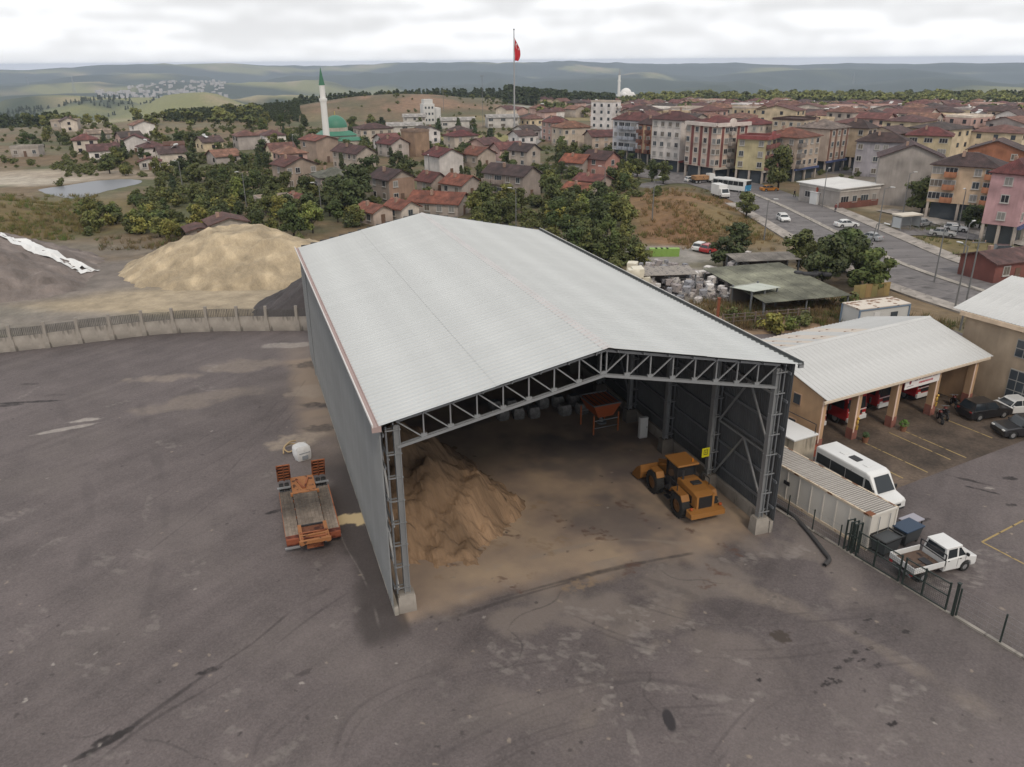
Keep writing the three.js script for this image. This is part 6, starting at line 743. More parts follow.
{ // bus shelter
  const S = thing('bus_shelter', 'glass bus shelter with pale flat roof beside the road', 'bus shelter', gap(at(905, 229)), 0.35); nb().box(0, 2.75, 0, 5.0, 0.25, 2.6).build('roof', mat([0.55, 0.5, 0.42], 0.8), S); for (const x of [-2.3, 0, 2.3]) for (const z of [-1.1, 1.1]) nb().box(x, 1.35, z, 0.1, 2.7, 0.1).build('post', MAT.galv, S); const pn = mat([0.42, 0.44, 0.45], 0.2); for (const x of [-1.15, 1.15]) nb().box(x, 1.4, -1.1, 2.1, 1.9, 0.04).build('glass_panel', pn, S); nb().box(-2.3, 1.4, 0, 0.04, 1.9, 2.0).box(2.3, 1.4, 0, 0.04, 1.9, 2.0).build('end_panel', pn, S); nb().box(0, 0.45, -0.7, 3.6, 0.06, 0.4).build('seat', MAT.steel, S);
}
{ // site cabin behind the station and beige fence
  const S = thing('portable_cabin', 'white portable cabin with blue-grey frame behind the fire station', 'cabin', gap(at(857, 331)), 0.33); nb().box(3.7, 1.3, -1.5, 7.3, 2.5, 2.9).build('wall', mat([0.6, 0.6, 0.58], 0.6, { map: T.metal }), S); nb().box(3.7, 2.62, -1.5, 7.5, 0.14, 3.1).build('roof', mat([0.62, 0.58, 0.54], 0.6, { map: T.rust }), S); for (const x of [0, 7.4]) for (const z of [0, -3]) nb().box(x, 1.3, z, 0.16, 2.6, 0.16).build('corner_post', mat([0.16, 0.22, 0.3], 0.6), S); nb().box(3.7, 2.5, 0.02, 7.3, 0.18, 0.1).build('frame_rail', mat([0.16, 0.22, 0.3], 0.6), S); nb().box(5.2, 1.4, 0.0, 1.0, 0.9, 0.06).build('window', MAT.pane, S); nb().box(2.6, 1.05, 0.0, 0.85, 2.0, 0.06).build('door', MAT.white, S);
  const y = thing('plywood_hoarding', 'pale yellow board hoarding at the foot of the roadside trees', 'hoarding', gap(at(852, 299)), 0.28); for (let k = 0; k < 6; k++) nb().box(0.5 + k * 0.98, 0.95, 0, 0.95, 1.9, 0.06).build('board', mat([0.3 + 0.03 * (k % 3), 0.24 + 0.02 * (k % 2), 0.1], 0.85, { map: T.plaster }), y);
  const f = thing('yard_fence', 'low rusty post-and-rail fence behind the hall', 'fence', gap(at(722, 326)), 0.22); for (let k = 0; k < 9; k++) nb().box(k * 1.45, 0.75, 0, 0.16, 1.5, 0.16).build('post', mat([0.16, 0.12, 0.1], 0.9), f); for (const yy of [0.5, 1.0, 1.4]) nb().box(5.8, yy, 0, 11.6, 0.07, 0.06).build('rail', mat([0.12, 0.1, 0.09], 0.9), f);
  const g = thing('gate_pillar', 'rust-red steel post standing beside the hall roof edge', 'post', gap(at(717, 322))); nb().box(0, 1.5, 0, 0.3, 3.0, 0.3).build('shaft', mat([0.22, 0.07, 0.035], 0.9), g); nb().box(0, 3.05, 0, 0.4, 0.1, 0.4).build('cap', mat([0.2, 0.07, 0.04], 0.9), g);
}
// ---------------------------------------------------------------- scrap yard: bales, sheds, cars
{
  const baleG = [0, 1, 2, 3, 4].map((q) => { const g = new THREE.BoxGeometry(1, 1, 1, 4, 4, 4), p = g.attributes.position, v = new THREE.Vector3(); for (let i = 0; i < p.count; i++) { v.fromBufferAttribute(p, i); const k = (a) => 0.2 * (fbm(v.x * 2.3 + q * 7 + a, v.y * 2.3 + v.z * 1.7 + a, 3) - 0.5); p.setXYZ(i, v.x + k(1), v.y + 0.5 + k(5), v.z + k(9)); } g.computeVertexNormals(); return boxUV(g); });
  seed(91); const sack = [mat([0.6, 0.56, 0.53], 0.9, { map: T.worn }), mat([0.44, 0.41, 0.4], 0.9, { map: T.worn }), mat([0.68, 0.65, 0.62], 0.9, { map: T.worn }), mat([0.36, 0.32, 0.31], 0.9, { map: T.worn }), mat([0.3, 0.3, 0.32], 0.9, { map: T.worn })], cream = mat([0.75, 0.7, 0.58], 0.85, { map: T.metal });
  const area = [[640, 296, 700, 270, 90], [668, 303, 748, 276, 150], [728, 276, 760, 262, 22]]; let n = 0;
  const bale = (p, y, s, m, lb, gr) => { const o = mesh('scrap_bale', baleG[n++ % 5], m); o.position.set(p.x, y, p.z); o.scale.set(s * rr(0.9, 1.4), s * rr(0.8, 1.1), s * rr(0.9, 1.2)); o.rotation.y = rr(0, 3); tag(o, lb, 'scrap bale', gr); };
  for (const [u0, v0, u1, v1, c] of area) for (let k = 0; k < c; k++) { const p = at(rr(u0, u1), rr(v1, v0)), st = rnd() < 0.42 ? (rnd() < 0.5 ? 1.3 : 0.7) : 0; bale(p, st, rr(0.5, 0.95), pick(sack), st ? 'grey bale of sorted scrap stacked on others in the scrap yard' : 'grey bale of sorted scrap standing on the scrap yard ground', st ? 'stacked scrap bales' : 'scrap bales on the ground'); }
  for (let k = 0; k < 14; k++) { const p = at(rr(622, 646), rr(284, 296)); bale(p, [0, 0, 1.3, 2.5][k % 4], 1.35, cream, k % 4 > 1 ? 'cream white bulk bag on top of the pile next to the hall roof' : 'cream white bulk bag at the foot of the pile next to the hall roof', k % 4 > 1 ? 'cream bags on the pile' : 'cream bags under the pile'); }
  const canopy = (label, u, v, turn, w, d, h, m, tilt = 0.04) => { const S = thing('open_shed', label, 'shed', gap(at(u, v, h)), turn); for (const [x, z] of [[0.2, -0.2], [w - 0.2, -0.2], [w - 0.2, -d + 0.2], [0.2, -d + 0.2], [w / 2, -0.2]]) nb().box(x, h / 2, z, 0.18, h, 0.18).build('post', MAT.steel, S); const r = new THREE.Group(); r.name = 'roof'; r.rotation.x = tilt; r.position.y = h; S.add(r); const nn = Math.round(w / 1.1); for (let k = 0; k < nn; k++) nb().box((k + 0.5) * w / nn, 0.06 + (k % 2) * 0.012, -d / 2, w / nn - 0.02, 0.06, d + 0.5).build('roof_sheet', m, r); nb().box(w / 2, h * 0.45, -d + 0.1, w, h * 0.9, 0.1).build('back_wall', plaster(0x6c645c), S); return S; };
  canopy('open shed with grey-brown flat roof beside the cream bags', 641, 276, 0.1, 8, 4, 2.6, mat([0.3, 0.27, 0.24], 0.9, { map: T.worn }));
  canopy('large low shed with mossy green sheet roof in the scrap yard', 764, 303, 0.26, 12.5, 16, 1.9, mat([0.30, 0.30, 0.22], 0.92, { map: T.soil }), 0.03); canopy('grey-roofed shed behind the mossy green roof', 736, 262, 0.12, 10, 4, 2.6, mat([0.38, 0.34, 0.3], 0.9, { map: T.soil }));
  canopy('small lean-to with clean pale green roof in front of the mossy shed', 752, 292, 0.45, 4.6, 4, 2.7, mat([0.5, 0.53, 0.47], 0.8, { map: T.metal }), -0.1);
  { const w = at(820, 296); for (let k = 0; k < 5; k++) { const o = mesh('scrap_bale', sackG[k % 4], MAT.dark); o.position.set(w.x + k * 0.9 - 2, 2.1, w.z - 3 + rr(-0.6, 0.6)); o.scale.set(1.1, 0.5, 1); tag(o, 'dark bundle of scrap lying on the mossy shed roof', 'scrap bale', 'dark bundles on the mossy roof'); } }
  for (let k = 0; k < 5; k++) { const p = at(653 + k * 5.5, 256), o = mesh('green_crate', nb().frustum([-0.55, 0.55, -0.5, 0.5], 0, [-0.62, 0.62, -0.56, 0.56], 1.3).geom(), mat([0.2, 0.33, 0.07], 0.7)); o.position.set(p.x, Math.max(0, terr(p.x, p.z)), p.z); tag(o, 'bright lime green crate in the row behind the open shed', 'crate', 'row of lime green crates'); }
  car('parked_car', 'white car parked nose to the red car behind the scrap yard', gap(at(701, 250)), 0.9, { ...HATCH, paint: MAT.carWhite }); car('parked_car', 'red car parked beside the white car behind the scrap yard', gap(at(710, 252)), 0.7, { ...HATCH, paint: MAT.carRed });
}
// ---------------------------------------------------------------- mosques, factory, flag
function minaret(G, x, z, H, r, tipM, m) {
  const pts = [[r * 1.2, 0], [r * 1.2, H * 0.12], [r, H * 0.16], [r * 0.92, H * 0.6], [r * 1.12, H * 0.62], [r * 1.12, H * 0.645], [r * 0.84, H * 0.65], [r * 0.8, H * 0.78], [r * 0.9, H * 0.79], [r * 0.9, H * 0.8]].map(([a, b]) => new THREE.Vector2(a, b));
  const s = nb().geo(new THREE.LatheGeometry(pts, 16)).build('minaret_shaft', m, G); s.position.set(x, 0, z); const c = nb().cyl(0, H * 0.9, 0, r * 0.9, H * 0.2, 'y', 16, 0.04).build('minaret_spire', tipM, G); c.position.set(x, 0, z);
  const b = nb().cyl(0, H * 0.64, 0, r * 1.2, 0.8, 'y', 16).build('minaret_gallery', m, G); b.position.set(x, 0, z);
}
{
  const p = at(338, 152), G = thing('mosque', 'mosque with green dome and one tall white minaret with green tip', 'mosque', [p.x, 0, p.z], 0.5), green = mat([0.05, 0.2, 0.13], 0.55, { map: T.metal }), w = plaster(0xb5a898);
  nb().box(0, 3, 0, 11, 6, 11).build('wall', w, G); nb().frustum([-6, 6, -6, 6], 6, [-4.2, 4.2, -4.2, 4.2], 7.4).build('skirt_roof', green, G); nb().cyl(0, 7.9, 0, 4.2, 1.4, 'y', 20).build('drum', w, G); nb().geo(new THREE.SphereGeometry(4.1, 24, 10, 0, Math.PI * 2, 0, Math.PI / 2).translate(0, 8.6, 0)).build('dome', green, G); nb().rod([0, 12.6, 0], [0, 14, 0], 0.12).build('finial', mat([0.5, 0.38, 0.12], 0.4), G); nb().box(2.4, 2.4, 7.5, 8, 4.4, 4.9).build('porch', w, G); nb().frustum([-2, 6.8, 5, 10.4], 4.6, [-0.8, 5.6, 6, 9.4], 5.6).build('porch_roof', green, G); for (let k = 0; k < 4; k++) nb().box(5.55, 3, -4 + k * 2.6, 0.12, 2.2, 1.2).build('window', MAT.pane, G); for (let k = 0; k < 3; k++) nb().box(-5.55, 3, -4 + k * 2.6, 0.12, 2.2, 1.2).build('window', MAT.pane, G); minaret(G, -5.6, 6.6, 28.6, 1.15, mat([0.03, 0.13, 0.07], 0.6), mat([0.66, 0.65, 0.63], 0.8)); OCC.push([p.x, p.z, 11]);
  const q = at(362, 146); block({ name: 'school_building', cat: 'building', label: 'cream two-storey building right of the green-domed mosque', p: q, turn: 0.45, wr: 13, wl: 11, h: 6.4, wall: 0xb8aa98, roofC: 0x5a3a36, roof: 'hip', r: 'wwww', l: 'ww' });
  const f0 = at(626, 93), f = f0.multiplyScalar(900 / Math.hypot(f0.x, f0.z)), F = thing('mosque', 'white domed mosque with one white minaret far beyond the rooftops', 'mosque', [f.x, terr(f.x, f.z) + 5, f.z], 0.4), ww = mat([0.68, 0.67, 0.65], 0.8); nb().box(0, 1, 0, 15, 14, 15).build('wall', ww, F); nb().geo(new THREE.SphereGeometry(6, 20, 10, 0, 7, 0, Math.PI / 2).translate(0, 8.4, 0)).build('dome', ww, F); for (const [x, z] of [[-5, -5], [5, -5], [5, 5], [-5, 5]]) nb().geo(new THREE.SphereGeometry(2.4, 12, 6, 0, 7, 0, Math.PI / 2).translate(x, 8, z)).build('small_dome', ww, F); nb().cyl(0, 8.2, 0, 6.2, 0.8, 'y', 20).build('drum', ww, F); minaret(F, -10, 2, 34, 1.5, mat([0.25, 0.26, 0.27], 0.6), ww); OCC.push([f.x, f.z, 14]);
  const s = at(428, 124), S = thing('feed_mill', 'white factory tower with attached silos behind the village', 'factory', [s.x, 0, s.z], 0.4), wm = mat([0.62, 0.61, 0.59], 0.75, { map: T.metal }); nb().box(0, 5, 0, 6, 10, 6).build('tower', wm, S); nb().box(0, 11, 0, 4.6, 2.4, 4.6).build('head_house', wm, S); for (let k = 0; k < 3; k++) nb().cyl(4.6 + (k % 2) * 0.2, 4, -3 + k * 3, 1.6, 8, 'y', 14).build('silo', wm, S); for (let f2 = 0; f2 < 3; f2++) for (let k = 0; k < 3; k++) nb().box(-1.8 + k * 1.8, 2.2 + f2 * 3, 3.03, 0.9, 1.1, 0.1).build('window', MAT.pane, S); OCC.push([s.x, s.z, 8]);
  for (const [u, v, w2, d, h, lb] of [[388, 137, 15, 11, 4.5, 'long white factory hall left of the white tower'], [442, 129, 16, 10, 4, 'low white factory hall right of the white tower'], [488, 128, 15, 11, 5, 'pale factory hall beside the flagpole'], [404, 127, 11, 10, 5, 'white factory hall behind the white tower']]) block({ name: 'factory_hall', cat: 'factory hall', label: lb, p: at(u, v), turn: 0.15, wr: w2, wl: d, h, wall: 0xb8b4ae, roof: 'gx', roofC: 0xb0aca6, rise: 1.2, chimney: false, r: 'W.W.W' });
}
{
  const p = at(514.5, 130), F = thing('flagpole', 'very tall flagpole with red flag hanging limp', 'flagpole', [p.x, 0, p.z], 0.3), H = 43; nb().rod([0, 0, 0], [0, H, 0], 0.42, 10, 0.2).build('pole', mat([0.3, 0.3, 0.31], 0.5), F); nb().geo(new THREE.SphereGeometry(0.4, 8, 6).translate(0, H + 0.3, 0)).build('finial', MAT.galv, F); nb().box(0, 0.4, 0, 3, 0.8, 3).build('plinth', MAT.concrete, F);
  const cv = document.createElement('canvas'); cv.width = 256; cv.height = 384; const g = cv.getContext('2d'); g.fillStyle = '#b0101c'; g.fillRect(0, 0, 256, 384); g.fillStyle = '#e8e4e2'; g.beginPath(); g.arc(110, 120, 52, 0, 7); g.fill(); g.fillStyle = '#b0101c'; g.beginPath(); g.arc(124, 130, 42, 0, 7); g.fill(); g.fillStyle = '#e8e4e2'; g.beginPath(); for (let k = 0; k < 10; k++) { const a = k * Math.PI / 5, r = k % 2 ? 9 : 24; g.lineTo(168 + Math.cos(a) * r, 162 + Math.sin(a) * r); } g.fill();
  const t = new THREE.CanvasTexture(cv); t.colorSpace = THREE.SRGBColorSpace; const gg = new THREE.PlaneGeometry(1, 1, 14, 24), q = gg.attributes.position; for (let i = 0; i < q.count; i++) { const s = q.getX(i) + 0.5, v = q.getY(i) + 0.5, y = H - 3.2 - (1 - v) * 9.6 * (1 - s * 0.18) - s * (1.2 + 0.8 * s), wd = 2.7 * Math.sin(Math.PI * Math.min(1, 0.12 + v * 0.85)) ** 0.7 + 0.15; q.setXYZ(i, 0.3 + s * wd, y, Math.sin(s * 9 + v * 2) * 0.35 * s + 0.15 * Math.sin(v * 9)); } gg.computeVertexNormals(); mesh('flag', gg, mat(0xffffff, 0.85, { map: t, side: THREE.DoubleSide }), F);
}
// ---------------------------------------------------------------- lamps, poles, traffic, people
{
  const lampM = mat([0.17, 0.17, 0.17], 0.6, { metalness: 0.3 }), proto = (n, lb, u, v, H, arm, grp, cat) => { const p = at(u, v), G = thing(n, lb, cat, gap(p), 0, grp); nb().rod([0, 0, 0], [0, H, 0], 0.13, 8, 0.07).build('pole', lampM, G); if (arm) { nb().bar([0, H, 0], [arm, H + 0.35, 0], 0.08).build('arm', lampM, G); nb().rbox(arm * 1.05, H + 0.33, 0, 0.8, 0.14, 0.3, 0.04).build('lamp_head', mat([0.5, 0.5, 0.5], 0.4), G); } else { nb().bar([-0.8, H - 0.5, 0], [0.8, H - 0.5, 0], 0.1).build('crossarm', lampM, G); for (const x of [-0.7, 0, 0.7]) nb().cyl(x, H - 0.35, 0, 0.06, 0.2, 'y', 6).build('insulator', mat([0.3, 0.2, 0.15], 0.4), G); } return G; };
  for (const [u, v, H, lb] of [[877, 236, 8.5, 'street lamp in front of the low white-roofed hall'], [903, 213, 8, 'street lamp left of the dark round tree'], [934, 283, 8, 'street lamp on the median left of the traffic'], [955, 308, 8, 'street lamp on the median at the right'], [957, 234, 8, 'street lamp beside the orange and cream block'], [960, 270, 7, 'street lamp on the grass verge by the pavement'], [822, 208, 8, 'street lamp at the kiosk corner'], [652, 222, 8, 'lamp pole on the brown mound beside the trees'], [764, 240, 7, 'lamp pole at the near edge of the road'], [858, 285, 9, 'leaning lamp pole beside the roadside trees'], [604, 205, 8, 'street lamp above the tree belt by the side road'], [516, 226, 7, 'street lamp in the tree belt behind the hall'], [430, 188, 8, 'street lamp among the village houses'], [322, 218, 7, 'street lamp in front of the village trees'], [295, 162, 8, 'street lamp left of the tall tan house'], [183, 190, 7, 'street lamp in the left village'], [247, 210, 8, 'street lamp left of the hall roof']]) { const G = proto('street_lamp', lb, u, v, H, 1.2, 'street lamps', 'street lamp'); G.rotation.y = 2 + u; if (lb.startsWith('leaning')) G.rotation.z = -0.14; }
  for (const [u, v, H, lb] of [[960, 330, 11, 'tall utility pole behind the fire station'], [483, 127, 24, 'slim tall mast near the factory'], [444, 116, 14, 'utility pole on the bare brown hill']]) proto('utility_pole', lb, u, v, H, 0, 'utility poles', 'pole');
  const dir = Math.PI / 2 + 0.03;
  car('road_car', 'white car driving down the near carriageway of the road', gap(at(783, 221)), -dir, { ...HATCH, paint: MAT.carWhite }); car('road_car', 'silver car turning at the junction by the bus shelter', gap(at(846, 227)), 0.1, { ...SEDAN, paint: MAT.carWhite }); car('road_car', 'pale car on the far carriageway behind the roadside trees', gap(at(869, 240)), 2.2, { ...SEDAN, paint: MAT.carGrey }); car('road_car', 'orange taxi parked at the foot of the large tree', gap(at(769, 191)), 0.2, { ...SEDAN, paint: mat([0.5, 0.2, 0.03], 0.4) }); car('road_car', 'dark car following the white box van', gap(at(744, 209)), -dir, { ...SEDAN, paint: MAT.carBlack }); car('road_car', 'white car at the end of the parked row before the striped block', gap(at(692, 182)), 0.3, { ...HATCH, paint: MAT.carWhite }); car('parked_car', 'silver car parked by the bus shelter', gap(at(942, 236)), -0.5, { ...SEDAN, paint: MAT.carGrey }); car('parked_car', 'white car parked behind the silver car', gap(at(955, 231)), -0.5, { ...HATCH, paint: MAT.carWhite }); car('parked_car', 'black car parked below the pink block', gap(at(1006, 255)), -0.2, { ...SUV, paint: MAT.carBlack }); car('parked_car', 'white car parked below the pink block', gap(at(1021, 257)), -0.2, { ...HATCH, paint: MAT.carWhite }); car('parked_car', 'dark car parked beside the white and salmon buildings', gap(at(624, 165)), 0.3, { ...SUV, paint: MAT.carBlack }); car('parked_car', 'grey car parked behind the bus shelter', gap(at(922, 226)), 0.6, { ...HATCH, paint: MAT.carGrey });
  { const V = thing('box_van', 'white box van driving down the road in front of the bus', 'van', gap(at(720, 197)), -dir + 0.25); nb().rbox(-0.8, 1.75, 0, 4.0, 2.4, 2.2, 0.06).build('cargo_box', MAT.white, V); nb().prism([[1.3, 0.5], [2.9, 0.5], [3.0, 1.1], [2.55, 1.3], [2.1, 2.2], [1.3, 2.2]], -1.0, 1.0, 0.08).build('cab', MAT.carWhite, V); nb().quad([2.57, 1.32, 0.85], [2.57, 1.32, -0.85], [2.16, 2.12, -0.8], [2.16, 2.12, 0.8]).build('windscreen', MAT.glass, V); for (const x of [2.1, -1.8]) for (const s of [-1, 1]) wheel(V, x, 0.4, s * 0.95, 0.4, 0.26); nb().box(0, 0.5, 0, 5.4, 0.2, 1.6).build('chassis', MAT.dark, V); for (const s of [-1, 1]) nb().rbox(2.95, 0.85, s * 0.75, 0.1, 0.2, 0.3, 0.03).build('headlight', MAT.lampClear, V); }
  { const V = thing('bus', 'white bus with blue front on the road behind the box van', 'bus', gap(at(731, 191)), -dir + 0.75), L = 9.5; nb().rbox(0, 1.75, 0, L, 2.6, 2.4, 0.12).build('body', MAT.carWhite, V); for (const s of [-1, 1]) for (let k = 0; k < 6; k++) nb().box(-3.9 + k * 1.45, 2.15, s * 1.205, 1.36, 1.0, 0.03).build('side_window', MAT.glass, V); nb().rbox(L / 2 - 0.05, 1.2, 0, 0.25, 1.4, 2.42, 0.06).build('front_panel', mat([0.03, 0.2, 0.36], 0.4), V); nb().box(L / 2 + 0.02, 2.35, 0, 0.05, 1.1, 2.1).build('windscreen', MAT.glass, V); nb().rbox(-1, 3.12, 0, 3, 0.2, 1.5, 0.05).build('roof_unit', MAT.white, V); for (const x of [3, -2.8]) for (const s of [-1, 1]) wheel(V, x, 0.48, s * 1.05, 0.48, 0.28); for (const s of [-1, 1]) nb().rbox(L / 2 + 0.06, 0.8, s * 0.9, 0.06, 0.2, 0.35, 0.02).build('headlight', MAT.lampClear, V); }
  for (const [u, v, lb, c] of [[703, 183, 'small orange tipper lorry parked before the striped block', [0.4, 0.22, 0.1]]]) { const V = thing('tipper_lorry', lb, 'lorry', gap(at(u, v)), 0.25); nb().prism([[1.2, 0.7], [2.9, 0.7], [3, 1.4], [2.7, 2.4], [1.2, 2.4]], -1.1, 1.1, 0.08).build('cab', MAT.carWhite, V); nb().box(2.9, 1.9, 0, 0.1, 0.7, 1.9, 0, 0, 0.28).build('windscreen', MAT.glass, V); nb().frustum([-2.9, 1.0, -1.1, 1.1], 1.0, [-3.0, 1.0, -1.2, 1.2], 2.0).build('tipper_body', mat(c, 0.7, { map: T.worn }), V); nb().box(0, 0.8, 0, 5.6, 0.3, 0.9).build('chassis', MAT.dark, V); for (const x of [2, -1.4, -2.4]) for (const s of [-1, 1]) wheel(V, x, 0.48, s * 0.95, 0.48, 0.3); }
}
// a standing figure as one skin around a skeleton
function figureGeo(stride) {
  const J = { hip: [0, 0.95, 0], chest: [0, 1.35, 0.01], neck: [0, 1.5, 0.01], head: [0, 1.64, 0.02], shL: [-0.19, 1.42, 0], shR: [0.19, 1.42, 0], elL: [-0.25, 1.14, -0.04 + stride * 0.1], elR: [0.25, 1.14, -0.04 - stride * 0.1], haL: [-0.26, 0.88, 0.1 + stride * 0.14], haR: [0.26, 0.88, 0.08 - stride * 0.1], hpL: [-0.1, 0.92, 0], hpR: [0.1, 0.92, 0], knL: [-0.11, 0.5, 0.02 - stride * 0.2], knR: [0.11, 0.5, 0.06 + stride * 0.2], anL: [-0.11, 0.09, -stride * 0.34], anR: [0.11, 0.09, stride * 0.3], toL: [-0.12, 0.05, 0.16 - stride * 0.32], toR: [0.12, 0.05, 0.16 + stride * 0.32] };
  const B = [['hip', 'chest', 0.15, 0.17], ['chest', 'neck', 0.13, 0.06], ['neck', 'head', 0.055, 0.105], ['chest', 'shL', 0.1, 0.07], ['chest', 'shR', 0.1, 0.07], ['shL', 'elL', 0.06, 0.045], ['elL', 'haL', 0.045, 0.035], ['shR', 'elR', 0.06, 0.045], ['elR', 'haR', 0.045, 0.035], ['hip', 'hpL', 0.13, 0.1], ['hip', 'hpR', 0.13, 0.1], ['hpL', 'knL', 0.095, 0.065], ['knL', 'anL', 0.065, 0.045], ['hpR', 'knR', 0.095, 0.065], ['knR', 'anR', 0.065, 0.045], ['anL', 'toL', 0.05, 0.04], ['anR', 'toR', 0.05, 0.04]];
  const R = 56, mc = new MarchingCubes(R, mat(0xffffff), false, false, 60000), S = 1.0; mc.isolation = 0;
  for (let k = 0; k < R; k++) for (let j = 0; j < R; j++) for (let i = 0; i < R; i++) { const x = (i / (R / 2) - 1) * S, y = (j / (R / 2) - 1) * S + 0.88, z = (k / (R / 2) - 1) * S; let s = 0; for (const [a, b, ra, rb] of B) { const A = J[a], C = J[b], dx = C[0] - A[0], dy = C[1] - A[1], dz = C[2] - A[2], L = dx * dx + dy * dy + dz * dz, t = Math.min(1, Math.max(0, ((x - A[0]) * dx + (y - A[1]) * dy + (z - A[2]) * dz) / L)), d = Math.hypot(x - A[0] - t * dx, y - A[1] - t * dy, z - A[2] - t * dz) - (ra + (rb - ra) * t); s += Math.exp(-30 * d); } mc.field[i + j * R + k * R * R] = Math.log(s) / 30; }
  mc.update(); const n = mc.count, g = new THREE.BufferGeometry(), p = new Float32Array(mc.positionArray.slice(0, n * 3)); for (let i = 0; i < n; i++) p[i * 3 + 1] = p[i * 3 + 1] * S + 0.88; g.setAttribute('position', new THREE.BufferAttribute(p, 3)); g.setAttribute('normal', new THREE.BufferAttribute(new Float32Array(mc.normalArray.slice(0, n * 3)), 3));
  const col = new Float32Array(n * 3); g.userData.n = n; return [g, col];
}
for (const [u, v, stride, top, leg, lb, turn] of [[794, 198, 0.6, [0.03, 0.03, 0.035], [0.02, 0.02, 0.025], 'person in dark clothes walking on the pavement before the tan corner block', 0.6], [835, 213, 0.2, [0.16, 0.05, 0.05], [0.03, 0.03, 0.045], 'person in dark red top standing by the low white-roofed hall', -0.5]]) {
  const [g, c] = figureGeo(stride), p = g.attributes.position; for (let i = 0; i < p.count; i++) { const y = p.getY(i), x = Math.abs(p.getX(i)), s = y > 1.5 ? [0.35, 0.22, 0.16] : y > 0.95 || (x > 0.2 && y > 0.93) ? top : x > 0.2 && y > 0.7 ? [0.35, 0.22, 0.16] : y < 0.1 ? [0.015, 0.015, 0.015] : leg; c.set(s, i * 3); } g.setAttribute('color', new THREE.BufferAttribute(c, 3));
  const G = thing('person', lb, 'person', gap(at(u, v)), turn); G.position.y = 0.22; mesh('body', g, mat(0xffffff, 0.9, { vertexColors: true }), G); nb().geo(new THREE.SphereGeometry(0.118, 10, 7, 0, 6.3, 0, 1.75).translate(0, 1.665, 0.005)).build('hair', MAT.black, G);
}
// ---------------------------------------------------------------- pond
{
  const C = new THREE.CatmullRomCurve3([[38, 190], [70, 185], [100, 180.5], [130, 179], [143, 181], [134, 185], [112, 189.5], [90, 196], [72, 198.5], [55, 195]].map(([u, v]) => at(u, v)), true), P = C.getPoints(90), s = new THREE.Shape(P.map((p, i) => new THREE.Vector2(p.x + 1.6 * (fbm(i * 0.3, 4, 3) - 0.5), -p.z + 1.6 * (fbm(i * 0.3, 9, 3) - 0.5)))), g = new THREE.ShapeGeometry(s); g.rotateX(-Math.PI / 2); let mx = -1; for (const p of P) mx = Math.max(mx, terr(p.x, p.z)); g.translate(0, mx + 0.03, 0); for (const [u, v, r] of [[52, 191, 7], [66, 191, 9], [80, 189, 10], [95, 187, 10], [110, 184.5, 9], [124, 182, 8], [136, 181, 7], [74, 196, 5], [90, 193, 7]]) { const p = at(u, v); OCC.push([p.x, p.z, r * 1.15]); } structure(mesh('pond_water', g, mat([0.13, 0.135, 0.15], 0.4)));
}
